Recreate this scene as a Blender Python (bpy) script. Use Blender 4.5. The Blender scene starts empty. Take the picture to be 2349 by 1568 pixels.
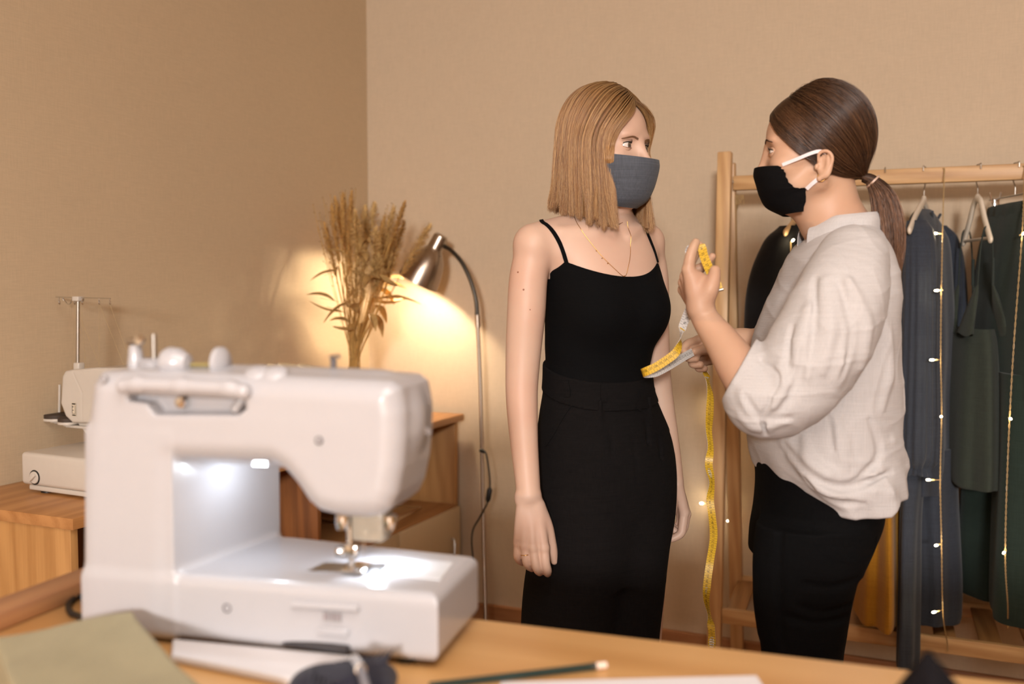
import bpy, bmesh, math, random
import numpy as np
from mathutils import Vector, Matrix, Euler

random.seed(7)
rng = np.random.default_rng(11)
R = math.radians
sc = bpy.context.scene
COL = sc.collection

# ---------------------------------------------------------------- camera, world, light, exposure
F_PX, CX, CY, CAM_H = 2284.0, 1174.5, 784.0, 1.29
YAW, PITCH = R(23.6), math.atan(134 / 2284)
cam_d = bpy.data.cameras.new('camera')
cam_d.sensor_width = 36.0
cam_d.lens = F_PX / 2349 * 36.0
cam_d.clip_start = 0.02
cam_d.dof.use_dof = True
cam_d.dof.focus_distance = 2.02
cam_d.dof.aperture_fstop = 2.8
cam = bpy.data.objects.new('camera', cam_d)
COL.objects.link(cam)
cam.location = (0, 0, CAM_H)
cam.rotation_euler = (math.pi / 2 - PITCH, 0, YAW)
sc.camera = cam

sc.view_settings.view_transform = 'Standard'
sc.view_settings.look = 'None'
sc.view_settings.gamma = 1.0
sc.view_settings.use_curve_mapping = False
sc.view_settings.exposure = 0.0
sc.cycles.max_bounces = 6
sc.cycles.diffuse_bounces = 4
sc.cycles.glossy_bounces = 3
sc.cycles.transmission_bounces = 6
sc.cycles.transparent_max_bounces = 8
sc.cycles.caustics_reflective = False
sc.cycles.caustics_refractive = False
sc.cycles.sample_clamp_indirect = 4.0
sc.cycles.use_denoising = True

wd = bpy.data.worlds.new('World')
sc.world = wd
wd.use_nodes = True
wd.node_tree.nodes['Background'].inputs[0].default_value = (1.0, 0.86, 0.70, 1)
wd.node_tree.nodes['Background'].inputs[1].default_value = 0.02


def light(name, kind, loc, power, color, size=0.3, size_y=None, target=None, rot=None):
    l = bpy.data.lights.new(name, kind)
    l.energy = power
    l.color = color
    if kind == 'AREA':
        l.shape = 'RECTANGLE' if size_y else 'DISK'
        l.size = size
        if size_y:
            l.size_y = size_y
    elif kind in ('POINT', 'SPOT'):
        l.shadow_soft_size = size
    o = bpy.data.objects.new(name, l)
    COL.objects.link(o)
    o.location = loc
    if target is not None:
        o.rotation_euler = (Vector(target) - Vector(loc)).to_track_quat('-Z', 'Y').to_euler()
    elif rot is not None:
        o.rotation_euler = rot
    return o


# the studio lamp beside the camera, and an unseen overhead fill added for ambient light
light('studio_lamp', 'AREA', (1.65, -6.0, 2.48), 610, (1.0, 0.955, 0.925), 0.85, target=(-0.2, 2.6, 1.2))
light('ceiling_fill', 'AREA', (0.3, -0.2, 2.66), 50, (1.0, 0.95, 0.90), 1.9, rot=(0, 0, 0))


# ---------------------------------------------------------------- helpers
def lin(h):
    h = h.lstrip('#')
    c = [int(h[i:i + 2], 16) / 255 for i in (0, 2, 4)]
    return tuple(x / 12.92 if x <= 0.04045 else ((x + 0.055) / 1.055) ** 2.4 for x in c)


class NT:
    """small wrapper round a material's node tree"""

    def __init__(self, name):
        self.m = bpy.data.materials.new(name)
        self.m.use_nodes = True
        self.t = self.m.node_tree
        self.b = self.t.nodes['Principled BSDF']

    def n(self, typ, **kw):
        nd = self.t.nodes.new(typ)
        for k, v in kw.items():
            if k.startswith('i_'):
                nd.inputs[k[2:].replace('_', ' ')].default_value = v
            else:
                setattr(nd, k, v)
        return nd

    def l(self, a, b):
        self.t.links.new(a, b)

    def ramp(self, src, stops):
        r = self.n('ShaderNodeValToRGB')
        while len(r.color_ramp.elements) < len(stops):
            r.color_ramp.elements.new(0.5)
        for e, (p, c) in zip(r.color_ramp.elements, stops):
            e.position = p
            e.color = (*c, 1) if len(c) == 3 else c
        self.l(src, r.inputs[0])
        return r.outputs[0]

    def coord(self, scale=(1, 1, 1), space='Object', rot=(0, 0, 0)):
        tc = self.n('ShaderNodeTexCoord')
        mp = self.n('ShaderNodeMapping')
        mp.inputs['Scale'].default_value = scale
        mp.inputs['Rotation'].default_value = rot
        self.l(tc.outputs[space], mp.inputs[0])
        return mp.outputs[0]

    def noise(self, vec, scale, detail=4, rough=0.55):
        nd = self.n('ShaderNodeTexNoise')
        nd.inputs['Scale'].default_value = scale
        nd.inputs['Detail'].default_value = detail
        nd.inputs['Roughness'].default_value = rough
        if vec is not None:
            self.l(vec, nd.inputs['Vector'])
        return nd.outputs['Fac']

    def bump(self, h, strength=0.3, dist=0.002):
        b = self.n('ShaderNodeBump')
        b.inputs['Strength'].default_value = strength
        b.inputs['Distance'].default_value = dist
        self.l(h, b.inputs['Height'])
        self.l(b.outputs[0], self.b.inputs['Normal'])

    def set(self, **kw):
        for k, v in kw.items():
            i = self.b.inputs[k.replace('_', ' ')]
            i.default_value = (*v, 1) if isinstance(v, tuple) and len(v) == 3 and i.type == 'RGBA' else v
        return self


MATS = {}


def plain(name, hexc, rough=0.5, metal=0.0, noise=0.06, scale=40, **kw):
    """a plain material with a little colour and roughness variation"""
    if name in MATS:
        return MATS[name]
    t = NT(name)
    c = lin(hexc)
    v = t.coord()
    f = t.noise(v, scale)
    col = t.ramp(f, [(0.25, tuple(x * (1 - noise) for x in c)), (0.75, tuple(min(1, x * (1 + noise)) for x in c))])
    t.l(col, t.b.inputs['Base Color'])
    t.set(Roughness=rough, Metallic=metal, **kw)
    MATS[name] = t.m
    return t.m


def fabric(name, hexc, scale=900, bump=0.35, contrast=0.14, sheen=0.15, rough=0.9, wrinkle=0.0, wscale=14, space='Object', spec=0.2):
    """woven cloth: crossed thread waves, slubs and soft creases"""
    t = NT(name)
    c = lin(hexc)
    v = t.coord(space=space)
    w = []
    for ax in ('X', 'Z'):
        nd = t.n('ShaderNodeTexNoise')
        mp = t.n('ShaderNodeMapping')
        mp.inputs['Scale'].default_value = (1, 1, 0.03) if ax == 'X' else (0.03, 0.03, 1)
        t.l(v, mp.inputs[0])
        t.l(mp.outputs[0], nd.inputs['Vector'])
        nd.inputs['Scale'].default_value = scale
        nd.inputs['Detail'].default_value = 2
        w.append(nd.outputs['Fac'])
    mx = t.n('ShaderNodeMath', operation='ADD')
    t.l(w[0], mx.inputs[0])
    t.l(w[1], mx.inputs[1])
    hf = t.n('ShaderNodeMath', operation='MULTIPLY')
    hf.inputs[1].default_value = 0.5
    t.l(mx.outputs[0], hf.inputs[0])
    col = t.ramp(hf.outputs[0], [(0.32, tuple(x * (1 - contrast) for x in c)), (0.68, tuple(min(1, x * (1 + contrast)) for x in c))])
    t.l(col, t.b.inputs['Base Color'])
    t.set(Roughness=rough, Sheen_Weight=sheen * 0.25, Sheen_Roughness=0.5, Specular_IOR_Level=spec)
    hgt = hf.outputs[0]
    if wrinkle > 0:
        wn = t.noise(v, wscale, 5, 0.5)
        a = t.n('ShaderNodeMath', operation='MULTIPLY_ADD')
        a.inputs[1].default_value = wrinkle
        t.l(wn, a.inputs[0])
        t.l(hgt, a.inputs[2])
        hgt = a.outputs[0]
    t.bump(hgt, bump, 0.002)
    MATS[name] = t.m
    return t.m


def wood(name, light_hex, dark_hex, axis='X', scale=6.0, rough=0.42, fine=1.0):
    """wood with its grain along one local axis"""
    t = NT(name)
    s = {'X': (0.10, 1, 1), 'Y': (1, 0.10, 1), 'Z': (1, 1, 0.10)}[axis]
    v = t.coord(s)
    n1 = t.noise(v, scale * 3.2, 6, 0.6)
    s2 = {'X': (0.02, 1, 1), 'Y': (1, 0.02, 1), 'Z': (1, 1, 0.02)}[axis]
    v2 = t.coord(s2)
    n2 = t.noise(v2, scale * 40 * fine, 3, 0.6)
    wv = t.n('ShaderNodeTexWave', wave_type='BANDS')
    wv.bands_direction = 'DIAGONAL'
    wv.inputs['Scale'].default_value = scale * 2.2
    wv.inputs['Distortion'].default_value = 7
    wv.inputs['Detail'].default_value = 3
    t.l(v, wv.inputs['Vector'])
    a = t.n('ShaderNodeMath', operation='MULTIPLY_ADD')
    a.inputs[1].default_value = 0.30
    t.l(wv.outputs['Fac'], a.inputs[0])
    t.l(n1, a.inputs[2])
    b = t.n('ShaderNodeMath', operation='MULTIPLY_ADD')
    b.inputs[1].default_value = 0.35
    t.l(n2, b.inputs[0])
    t.l(a.outputs[0], b.inputs[2])
    col = t.ramp(b.outputs[0], [(0.45, lin(dark_hex)), (1.05, lin(light_hex))])
    t.l(col, t.b.inputs['Base Color'])
    t.set(Roughness=rough)
    t.bump(n2, 0.08, 0.001)
    MATS[name] = t.m
    return t.m


# ---- object bookkeeping
def put(name, me, mat=None, parent=None, loc=None, rot=None):
    o = bpy.data.objects.new(name, me)
    COL.objects.link(o)
    if mat is not None:
        o.data.materials.clear()
        o.data.materials.append(mat)
    if parent is not None:
        o.parent = parent
    if loc is not None:
        o.location = loc
    if rot is not None:
        o.rotation_euler = rot
    return o


def tag(o, label=None, cat=None, group=None, kind=None):
    for k, v in (('label', label), ('category', cat), ('group', group), ('kind', kind)):
        if v:
            o[k] = v
    return o


def thing(name, label, cat, loc=(0, 0, 0), rz=0.0, group=None):
    o = bpy.data.objects.new(name, None)
    o.empty_display_size = 0.05
    COL.objects.link(o)
    o.location = loc
    o.rotation_euler = (0, 0, rz)
    return tag(o, label, cat, group)


def struct(name, bm, mat, parent=None):
    o = put(name, bm_mesh(name, bm), mat, parent)
    if parent is None:
        o['kind'] = 'structure'
    return o


def bm_mesh(name, bm, smooth=False):
    me = bpy.data.meshes.new(name)
    bmesh.ops.recalc_face_normals(bm, faces=bm.faces[:])
    bm.to_mesh(me)
    bm.free()
    if smooth:
        me.polygons.foreach_set('use_smooth', [True] * len(me.polygons))
    return me


def np_mesh(name, V, Q, smooth=True):
    me = bpy.data.meshes.new(name)
    V = np.asarray(V, np.float32)
    Q = np.asarray(Q, np.int32)
    k = Q.shape[1]
    me.vertices.add(len(V))
    me.vertices.foreach_set('co', V.ravel())
    me.loops.add(Q.size)
    me.loops.foreach_set('vertex_index', Q.ravel())
    me.polygons.add(len(Q))
    me.polygons.foreach_set('loop_start', np.arange(0, Q.size, k, dtype=np.int32))
    me.polygons.foreach_set('loop_total', np.full(len(Q), k, np.int32))
    me.polygons.foreach_set('use_smooth', np.full(len(Q), smooth))
    me.update(calc_edges=True)
    me.validate()
    return me


def sharp(me, deg=35):
    """smooth shading with sharp edges above an angle"""
    me.polygons.foreach_set('use_smooth', [True] * len(me.polygons))
    try:
        me.set_sharp_from_angle(angle=R(deg))
    except Exception:
        pass
    return me


def box(bm, lo, hi, bevel=0.0, seg=2, mat=None):
    lo, hi = Vector(lo), Vector(hi)
    r = bmesh.ops.create_cube(bm, size=1.0)
    vs = r['verts']
    c, s = (lo + hi) / 2, hi - lo
    for v in vs:
        v.co = Vector((v.co.x * s.x + c.x, v.co.y * s.y + c.y, v.co.z * s.z + c.z))
        if mat is not None:
            v.co = mat @ v.co
    if bevel > 0:
        es = list({e for v in vs for e in v.link_edges})
        bmesh.ops.bevel(bm, geom=es, offset=bevel, segments=seg, affect='EDGES', profile=0.5)


def box_mesh(name, lo, hi, bevel=0.002, seg=2, mat=None):
    bm = bmesh.new()
    box(bm, lo, hi, bevel, seg, mat)
    return sharp(bm_mesh(name, bm), 40)


def prism(bm, pts, z0, z1, bevel=0.0, seg=3):
    """polygon in xy extruded from z0 to z1"""
    a = [bm.verts.new((p[0], p[1], z0)) for p in pts]
    b = [bm.verts.new((p[0], p[1], z1)) for p in pts]
    fs = [bm.faces.new(a[::-1]), bm.faces.new(b)]
    n = len(pts)
    for i in range(n):
        fs.append(bm.faces.new((a[i], a[(i + 1) % n], b[(i + 1) % n], b[i])))
    if bevel:
        es = list({e for f in fs for e in f.edges})
        bmesh.ops.bevel(bm, geom=es, offset=bevel, segments=seg, affect='EDGES', profile=0.5)


def smooth_path(P, n):
    """Catmull-Rom resampling of a polyline to n points"""
    P = np.asarray(P, float)
    if len(P) < 3:
        t = np.linspace(0, 1, n)[:, None]
        return P[0] * (1 - t) + P[-1] * t
    e = np.vstack([2 * P[0] - P[1], P, 2 * P[-1] - P[-2]])
    u = np.linspace(0, len(P) - 1 - 1e-9, n)
    i = u.astype(int)
    t = (u - i)[:, None]
    p0, p1, p2, p3 = e[i], e[i + 1], e[i + 2], e[i + 3]
    return 0.5 * ((2 * p1) + (-p0 + p2) * t + (2 * p0 - 5 * p1 + 4 * p2 - p3) * t * t + (-p0 + 3 * p1 - 3 * p2 + p3) * t ** 3)


def frames(P):
    """parallel-transport frames along a polyline"""
    T = np.gradient(P, axis=0)
    T /= np.linalg.norm(T, axis=1)[:, None] + 1e-12
    a = np.array([0, 0, 1.0]) if abs(T[0, 2]) < 0.9 else np.array([1.0, 0, 0])
    N = np.zeros_like(P)
    n = a - T[0] * (a @ T[0])
    N[0] = n / np.linalg.norm(n)
    for i in range(1, len(P)):
        n = N[i - 1] - T[i] * (N[i - 1] @ T[i])
        N[i] = n / (np.linalg.norm(n) + 1e-12)
    return T, N, np.cross(T, N)


def tube(P, r, seg=8, n=None, smooth=True, name='tube', close=True):
    """swept tube; r a number or one radius per control point"""
    P = np.asarray(P, float)
    rr = np.full(len(P), r) if np.isscalar(r) else np.asarray(r, float)
    if n:
        rr = np.interp(np.linspace(0, len(P) - 1, n), np.arange(len(P)), rr)
        P = smooth_path(P, n)
    T, N, B = frames(P)
    a = np.linspace(0, 2 * np.pi, seg, endpoint=False)
    ring = P[:, None, :] + rr[:, None, None] * (np.cos(a)[None, :, None] * N[:, None, :] + np.sin(a)[None, :, None] * B[:, None, :])
    V = ring.reshape(-1, 3)
    m = len(P)
    i, j = np.meshgrid(np.arange(m - 1), np.arange(seg), indexing='ij')
    q = np.stack([i * seg + j, i * seg + (j + 1) % seg, (i + 1) * seg + (j + 1) % seg, (i + 1) * seg + j], -1).reshape(-1, 4)
    if close:
        V = np.vstack([V, P[0] - T[0] * rr[0] * 0.3, P[-1] + T[-1] * rr[-1] * 0.3])
        s0, s1 = m * seg, m * seg + 1
        c0 = [(s0, (k + 1) % seg, k, k) for k in range(seg)]
        c1 = [(s1, (m - 1) * seg + k, (m - 1) * seg + (k + 1) % seg, (m - 1) * seg + (k + 1) % seg) for k in range(seg)]
        tri = np.array([c[:3] for c in c0 + c1])
        return V, q, tri
    return V, q, np.zeros((0, 3), int)


class MB:
    """collects tubes, lathes and grids into ONE mesh"""

    def __init__(self):
        self.V, self.F, self.n = [], [], 0

    def add(self, V, *faces):
        for f in faces:
            self.F.extend((np.asarray(f) + self.n).tolist())
        self.V.extend(np.asarray(V, float).tolist())
        self.n = len(self.V)
        return self

    def tube(self, P, r, seg=8, n=None):
        V, q, t = tube(P, r, seg, n)
        return self.add(V, q, t)

    def lathe(self, prof, seg=24, M=None):
        """profile of (radius, z) revolved round z, then moved by matrix M"""
        prof = np.asarray(prof, float)
        a = np.linspace(0, 2 * np.pi, seg, endpoint=False)
        V = np.stack([prof[:, 0][:, None] * np.cos(a), prof[:, 0][:, None] * np.sin(a), np.repeat(prof[:, 1][:, None], seg, 1)], -1).reshape(-1, 3)
        m = len(prof)
        i, j = np.meshgrid(np.arange(m - 1), np.arange(seg), indexing='ij')
        q = np.stack([i * seg + j, i * seg + (j + 1) % seg, (i + 1) * seg + (j + 1) % seg, (i + 1) * seg + j], -1).reshape(-1, 4)
        if M is not None:
            V = V @ np.array(M.to_3x3()).T + np.array(M.translation)
        return self.add(V, q)

    def grid(self, G):
        """G: array (m, n, 3)"""
        m, n = G.shape[:2]
        i, j = np.meshgrid(np.arange(m - 1), np.arange(n - 1), indexing='ij')
        q = np.stack([i * n + j, i * n + j + 1, (i + 1) * n + j + 1, (i + 1) * n + j], -1).reshape(-1, 4)
        return self.add(G.reshape(-1, 3), q)

    def box(self, lo, hi, M=None):
        lo, hi = np.array(lo, float), np.array(hi, float)
        V = np.array([[x, y, z] for x in (lo[0], hi[0]) for y in (lo[1], hi[1]) for z in (lo[2], hi[2])])
        if M is not None:
            V = V @ np.array(M.to_3x3()).T + np.array(M.translation)
        return self.add(V, [(0, 1, 3, 2), (4, 6, 7, 5), (0, 4, 5, 1), (2, 3, 7, 6), (0, 2, 6, 4), (1, 5, 7, 3)])

    def build(self, name, mat=None, parent=None, smooth=True, angle=40):
        me = bpy.data.meshes.new(name)
        me.from_pydata(self.V, [], self.F)
        me.validate()
        bm = bmesh.new()
        bm.from_mesh(me)
        bmesh.ops.recalc_face_normals(bm, faces=bm.faces[:])
        bm.to_mesh(me)
        bm.free()
        if smooth:
            sharp(me, angle)
        return put(name, me, mat, parent)


def tube_obj(name, P, r, mat, parent=None, seg=8, n=None):
    return MB().tube(P, r, seg, n).build(name, mat, parent)


def align(p, d, roll=0.0):
    """matrix at p with local z along d"""
    q = Vector(d).to_track_quat('Z', 'Y')
    return Matrix.Translation(Vector(p)) @ q.to_matrix().to_4x4() @ Matrix.Rotation(roll, 4, 'Z')


# survey of the room: a sight line from the camera's place, met at a known distance
FWD = np.array([0, math.cos(PITCH), -math.sin(PITCH)])
UPV = np.array([0, math.sin(PITCH), math.cos(PITCH)])


def Q(px, py, y):
    """room point seen at (px, py) that lies y metres ahead; axes: right, ahead, up"""
    r = FWD + np.array([1.0, 0, 0]) * (px - CX) / F_PX - UPV * (py - CY) / F_PX
    t = y / r[1]
    return np.array([r[0] * t, y, CAM_H + r[2] * t])


RZ = np.array([[math.cos(YAW), -math.sin(YAW), 0], [math.sin(YAW), math.cos(YAW), 0], [0, 0, 1]])


def toW(p):
    """from right/ahead/up axes to the room's own axes"""
    return np.asarray(p) @ RZ.T


def W(px, py, v, ax):
    """room point on the sight line where world coordinate ax equals v"""
    r = FWD + np.array([1.0, 0, 0]) * (px - CX) / F_PX - UPV * (py - CY) / F_PX
    r = RZ @ r
    o = np.array([0, 0, CAM_H])
    return o + r * ((v - o[ax]) / r[ax])


# ---------------------------------------------------------------- smooth solids: distance fields turned into one mesh
def smin(a, b, k):
    if k <= 0:
        return np.minimum(a, b)
    h = np.clip(0.5 + 0.5 * (b - a) / k, 0, 1)
    return b * (1 - h) + a * h - k * h * (1 - h)


class Field:
    def __init__(self):
        self.ops = []

    def op(self, fn, lo, hi, k, mode):
        self.ops.append((fn, np.array(lo) - 2 * k - 0.012, np.array(hi) + 2 * k + 0.012, k, mode))
        return self

    def cone(self, a, b, r1, r2=None, k=0.01, mode='u', flat=None):
        """tapered capsule; flat=(axis, factor) squashes it along an axis"""
        a, b = np.array(a, float), np.array(b, float)
        r2 = r1 if r2 is None else r2
        ab = b - a
        L2 = ab @ ab + 1e-12
        if flat is not None:
            ax = np.array(flat[0], float)
            ax /= np.linalg.norm(ax)
            ff = flat[1]

        def fn(x, y, z):
            px, py, pz = x - a[0], y - a[1], z - a[2]
            t = np.clip((px * ab[0] + py * ab[1] + pz * ab[2]) / L2, 0, 1)
            dx, dy, dz = px - t * ab[0], py - t * ab[1], pz - t * ab[2]
            if flat is not None:
                s = (dx * ax[0] + dy * ax[1] + dz * ax[2]) * (1 / ff - 1)
                dx, dy, dz = dx + s * ax[0], dy + s * ax[1], dz + s * ax[2]
                return (np.sqrt(dx * dx + dy * dy + dz * dz) - (r1 + (r2 - r1) * t)) * min(1.0, (ff + 1) / 2)
            return np.sqrt(dx * dx + dy * dy + dz * dz) - (r1 + (r2 - r1) * t)
        m = max(r1, r2)
        return self.op(fn, np.minimum(a, b) - m, np.maximum(a, b) + m, k, mode)

    def chain(self, P, r, k=0.01, mode='u', flat=None, n=None):
        """smooth tapering tube through points P with radii r, one solid without bulges at its joints"""
        P, r = np.asarray(P, float), np.asarray(r, float)
        if n is None:
            n = 1 + 6 * (len(P) - 1) if len(P) > 2 else 2
        rr = smooth_path(np.stack([r, r * 0, r * 0], 1), n)[:, 0]
        S = smooth_path(P, n)
        if flat is not None:
            ax = np.array(flat[0], float)
            ax /= np.linalg.norm(ax)
            ff = flat[1]

        def fn(x, y, z):
            best = None
            for i in range(n - 1):
                a, ab = S[i], S[i + 1] - S[i]
                L2 = ab @ ab + 1e-12
                px, py, pz = x - a[0], y - a[1], z - a[2]
                t = np.clip((px * ab[0] + py * ab[1] + pz * ab[2]) / L2, 0, 1)
                dx, dy, dz = px - t * ab[0], py - t * ab[1], pz - t * ab[2]
                if flat is not None:
                    s = (dx * ax[0] + dy * ax[1] + dz * ax[2]) * (1 / ff - 1)
                    dx, dy, dz = dx + s * ax[0], dy + s * ax[1], dz + s * ax[2]
                d = np.sqrt(dx * dx + dy * dy + dz * dz) - (rr[i] + (rr[i + 1] - rr[i]) * t)
                best = d if best is None else np.minimum(best, d)
            return best
        m = rr.max()
        return self.op(fn, S.min(0) - m, S.max(0) + m, k, mode)

    def frustum(self, a, b, r1, r2, k=0.004, mode='u', rnd=0.0):
        """cone with flat ends"""
        a, b = np.array(a, float), np.array(b, float)
        ab = b - a
        L = np.linalg.norm(ab)
        ab = ab / L

        def fn(x, y, z):
            px, py, pz = x - a[0], y - a[1], z - a[2]
            t = px * ab[0] + py * ab[1] + pz * ab[2]
            dx, dy, dz = px - t * ab[0], py - t * ab[1], pz - t * ab[2]
            rad = np.sqrt(dx * dx + dy * dy + dz * dz) - (r1 + (r2 - r1) * np.clip(t / L, 0, 1)) + rnd
            axd = np.abs(t - L / 2) - L / 2 + rnd
            return np.sqrt(np.maximum(rad, 0) ** 2 + np.maximum(axd, 0) ** 2) + np.minimum(np.maximum(rad, axd), 0) - rnd
        m = max(r1, r2)
        return self.op(fn, np.minimum(a, b) - m, np.maximum(a, b) + m, k, mode)

    def ell(self, c, rad, M=None, k=0.01, mode='u'):
        """ellipsoid; M: 3x3 rotation whose columns are its axes"""
        c, rad = np.array(c, float), np.array(rad, float)
        M = np.eye(3) if M is None else np.array(M, float)
        ext = np.sqrt(((M * rad) ** 2).sum(1))

        def fn(x, y, z):
            px, py, pz = x - c[0], y - c[1], z - c[2]
            u = [(px * M[0, i] + py * M[1, i] + pz * M[2, i]) / rad[i] for i in range(3)]
            k0 = np.sqrt(u[0] ** 2 + u[1] ** 2 + u[2] ** 2)
            k1 = np.sqrt((u[0] / rad[0]) ** 2 + (u[1] / rad[1]) ** 2 + (u[2] / rad[2]) ** 2) + 1e-9
            return k0 * (k0 - 1) / k1
        return self.op(fn, c - ext, c + ext, k, mode)

    def loft(self, rings, k=0.01, mode='u', p=2.0, grow=0.0, fold=None, zr=None):
        """rings (z, x, y, a, b, yaw deg) top to bottom or bottom to top; fold(ang, z) adds to the radius"""
        A = np.array(sorted(rings), float)
        n = 200
        S = smooth_path(A, n)
        S = S[np.argsort(S[:, 0])]
        z0, z1 = (A[0, 0], A[-1, 0]) if zr is None else zr
        m = max(A[:, 3].max(), A[:, 4].max()) + abs(grow) + 0.03

        def fn(x, y, z):
            zz = z.ravel()
            cx, cy, a, b, w = [np.interp(zz, S[:, 0], S[:, i])[None, None, :] for i in range(1, 6)]
            a, b = a + grow, b + grow
            w = np.radians(w)
            px, py = x - cx, y - cy
            u = (px * np.cos(w) + py * np.sin(w)) / a
            v = (-px * np.sin(w) + py * np.cos(w)) / b
            rho = (np.abs(u) ** p + np.abs(v) ** p) ** (1 / p)
            d = (rho - 1) * np.minimum(a, b)
            # first-order distance correction for flat ellipses
            g = np.sqrt((u / a) ** 2 + (v / b) ** 2) / (np.sqrt(u * u + v * v) + 1e-9)
            d = (rho - 1) / (g + 1e-9)
            if fold is not None:
                d = d - fold(np.arctan2(v, u), z)
            return np.maximum(d, np.maximum(z0 - z, z - z1))
        return self.op(fn, (A[:, 1].min() - m, A[:, 2].min() - m, z0), (A[:, 1].max() + m, A[:, 2].max() + m, z1), k, mode)

    def extend(self, other):
        self.ops += other.ops
        return self

    def ev(self, lo, n, h):
        lo = np.array(lo, float)
        D = np.full(n, 0.06, np.float32)
        for fn, a, b, k, mode in self.ops:
            i0 = np.maximum(0, np.floor((a - lo) / h).astype(int))
            i1 = np.minimum(n, np.ceil((b - lo) / h).astype(int) + 1)
            if np.any(i1 <= i0):
                continue
            ax = [(lo[c] + h * np.arange(i0[c], i1[c])).astype(np.float32) for c in range(3)]
            x, y, z = ax[0][:, None, None], ax[1][None, :, None], ax[2][None, None, :]
            sl = tuple(slice(i0[c], i1[c]) for c in range(3))
            d = fn(x, y, z)
            if mode == 'u':
                D[sl] = smin(D[sl], d, k)
            elif mode == 's':
                D[sl] = -smin(-D[sl], d, k)
            elif mode == 'i':
                D[sl] = -smin(-D[sl], -d, k)
            else:
                D[sl] = D[sl] + d
        return D

    def at(self, p):
        """distance at single points (N,3)"""
        p = np.atleast_2d(p)
        out = np.empty(len(p))
        for i, q in enumerate(p):
            out[i] = self.ev(q, (1, 1, 1), 1e-6)[0, 0, 0]
        return out

    def pts(self, P):
        """distance at many points at once (solids without lofts)"""
        x, y, z = [np.ascontiguousarray(P[..., i]).ravel() for i in range(3)]
        D = np.full(x.shape, 0.06)
        for fn, a, b, k, mode in self.ops:
            d = fn(x, y, z)
            D = smin(D, d, k) if mode == 'u' else -smin(-D, d, k)
        return D.reshape(P.shape[:-1])

    def onto(self, px, py, y0, y1, off=0.0, steps=70):
        """where the sight line through (px, py) meets this solid (right/ahead/up axes)"""
        prev = None
        for y in np.linspace(y0, y1, steps):
            p = Q(px, py, y)
            d = self.at(p)[0] - off
            if d <= 0:
                if prev is None:
                    return p
                t = prev[1] / (prev[1] - d)
                return prev[0] + (p - prev[0]) * t
            prev = (p, d)
        return Q(px, py, (y0 + y1) / 2)

    def mesh(self, lo, hi, h, open_ends=False):
        lo, hi = np.array(lo, float), np.array(hi, float)
        n = np.ceil((hi - lo) / h).astype(int) + 1
        D = self.ev(lo, n, h)
        for ax in range(3):
            s = [slice(None)] * 3
            for e in (0, -1):
                s[ax] = e
                D[tuple(s)] = np.maximum(D[tuple(s)], 0.4 * h)
        V, Qd = surface_nets(D, lo, h)
        if open_ends:
            edge = ((V < lo + 1.6 * h) | (V > lo + (n - 1) * h - 1.6 * h)).any(1)
            Qd = Qd[~edge[Qd].any(1)]
        return V, Qd


def surface_nets(D, lo, h):
    I = D < 0
    nx, ny, nz = D.shape
    cnt = np.zeros((nx - 1, ny - 1, nz - 1), np.int8)
    offs = [(a, b, c) for a in (0, 1) for b in (0, 1) for c in (0, 1)]
    for a, b, c in offs:
        cnt += I[a:nx - 1 + a, b:ny - 1 + b, c:nz - 1 + c]
    act = (cnt > 0) & (cnt < 8)
    ii = np.argwhere(act)
    idx = np.full(act.shape, -1, np.int32)
    idx[act] = np.arange(len(ii), dtype=np.int32)
    val = np.stack([D[ii[:, 0] + a, ii[:, 1] + b, ii[:, 2] + c] for a, b, c in offs], 1).astype(np.float64)
    acc = np.zeros((len(ii), 3))
    num = np.zeros(len(ii))
    O = np.array(offs, float)
    for i in range(8):
        for j in range(i + 1, 8):
            if np.abs(O[i] - O[j]).sum() != 1:
                continue
            m = (val[:, i] < 0) != (val[:, j] < 0)
            t = val[m, i] / (val[m, i] - val[m, j])
            acc[m] += O[i] + t[:, None] * (O[j] - O[i])
            num[m] += 1
    V = (ii + acc / num[:, None]) * h + lo
    quads = []
    for ax in range(3):
        s0 = [slice(1, -1)] * 3
        s1 = [slice(1, -1)] * 3
        s0[ax] = slice(0, -1)
        s1[ax] = slice(1, None)
        A, B = I[tuple(s0)], I[tuple(s1)]
        ch = A != B
        e = np.argwhere(ch)
        if not len(e):
            continue
        ins = A[ch]
        e = e + 1
        e[:, ax] -= 1
        u, v = (ax + 1) % 3, (ax + 2) % 3
        c = []
        for du, dv in ((-1, -1), (0, -1), (0, 0), (-1, 0)):
            f = e.copy()
            f[:, u] += du
            f[:, v] += dv
            c.append(idx[f[:, 0], f[:, 1], f[:, 2]])
        q = np.stack(c, 1)
        q[~ins] = q[~ins][:, ::-1]
        quads.append(q)
    Qd = np.vstack(quads)
    return V, Qd[(Qd >= 0).all(1)]


def relax(V, Qd, it=1, w=0.5):
    """light smoothing of a mesh"""
    n = len(V)
    e = np.vstack([Qd[:, [0, 1]], Qd[:, [1, 2]], Qd[:, [2, 3]], Qd[:, [3, 0]]])
    for _ in range(it):
        s = np.zeros((n, 3))
        c = np.zeros(n)
        for a, b in ((0, 1), (1, 0)):
            for k in range(3):
                s[:, k] += np.bincount(e[:, a], V[e[:, b], k], n)
            c += np.bincount(e[:, a], minlength=n)
        V = V * (1 - w) + w * s / np.maximum(c, 1)[:, None]
    return V


def join_parts(parts):
    Vs, Qs, o = [], [], 0
    for V, q in parts:
        Vs.append(V)
        Qs.append(q + o)
        o += len(V)
    return np.vstack(Vs), np.vstack(Qs)

# ---------------------------------------------------------------- room shell
XL, YB = -2.10, 3.39


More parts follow.
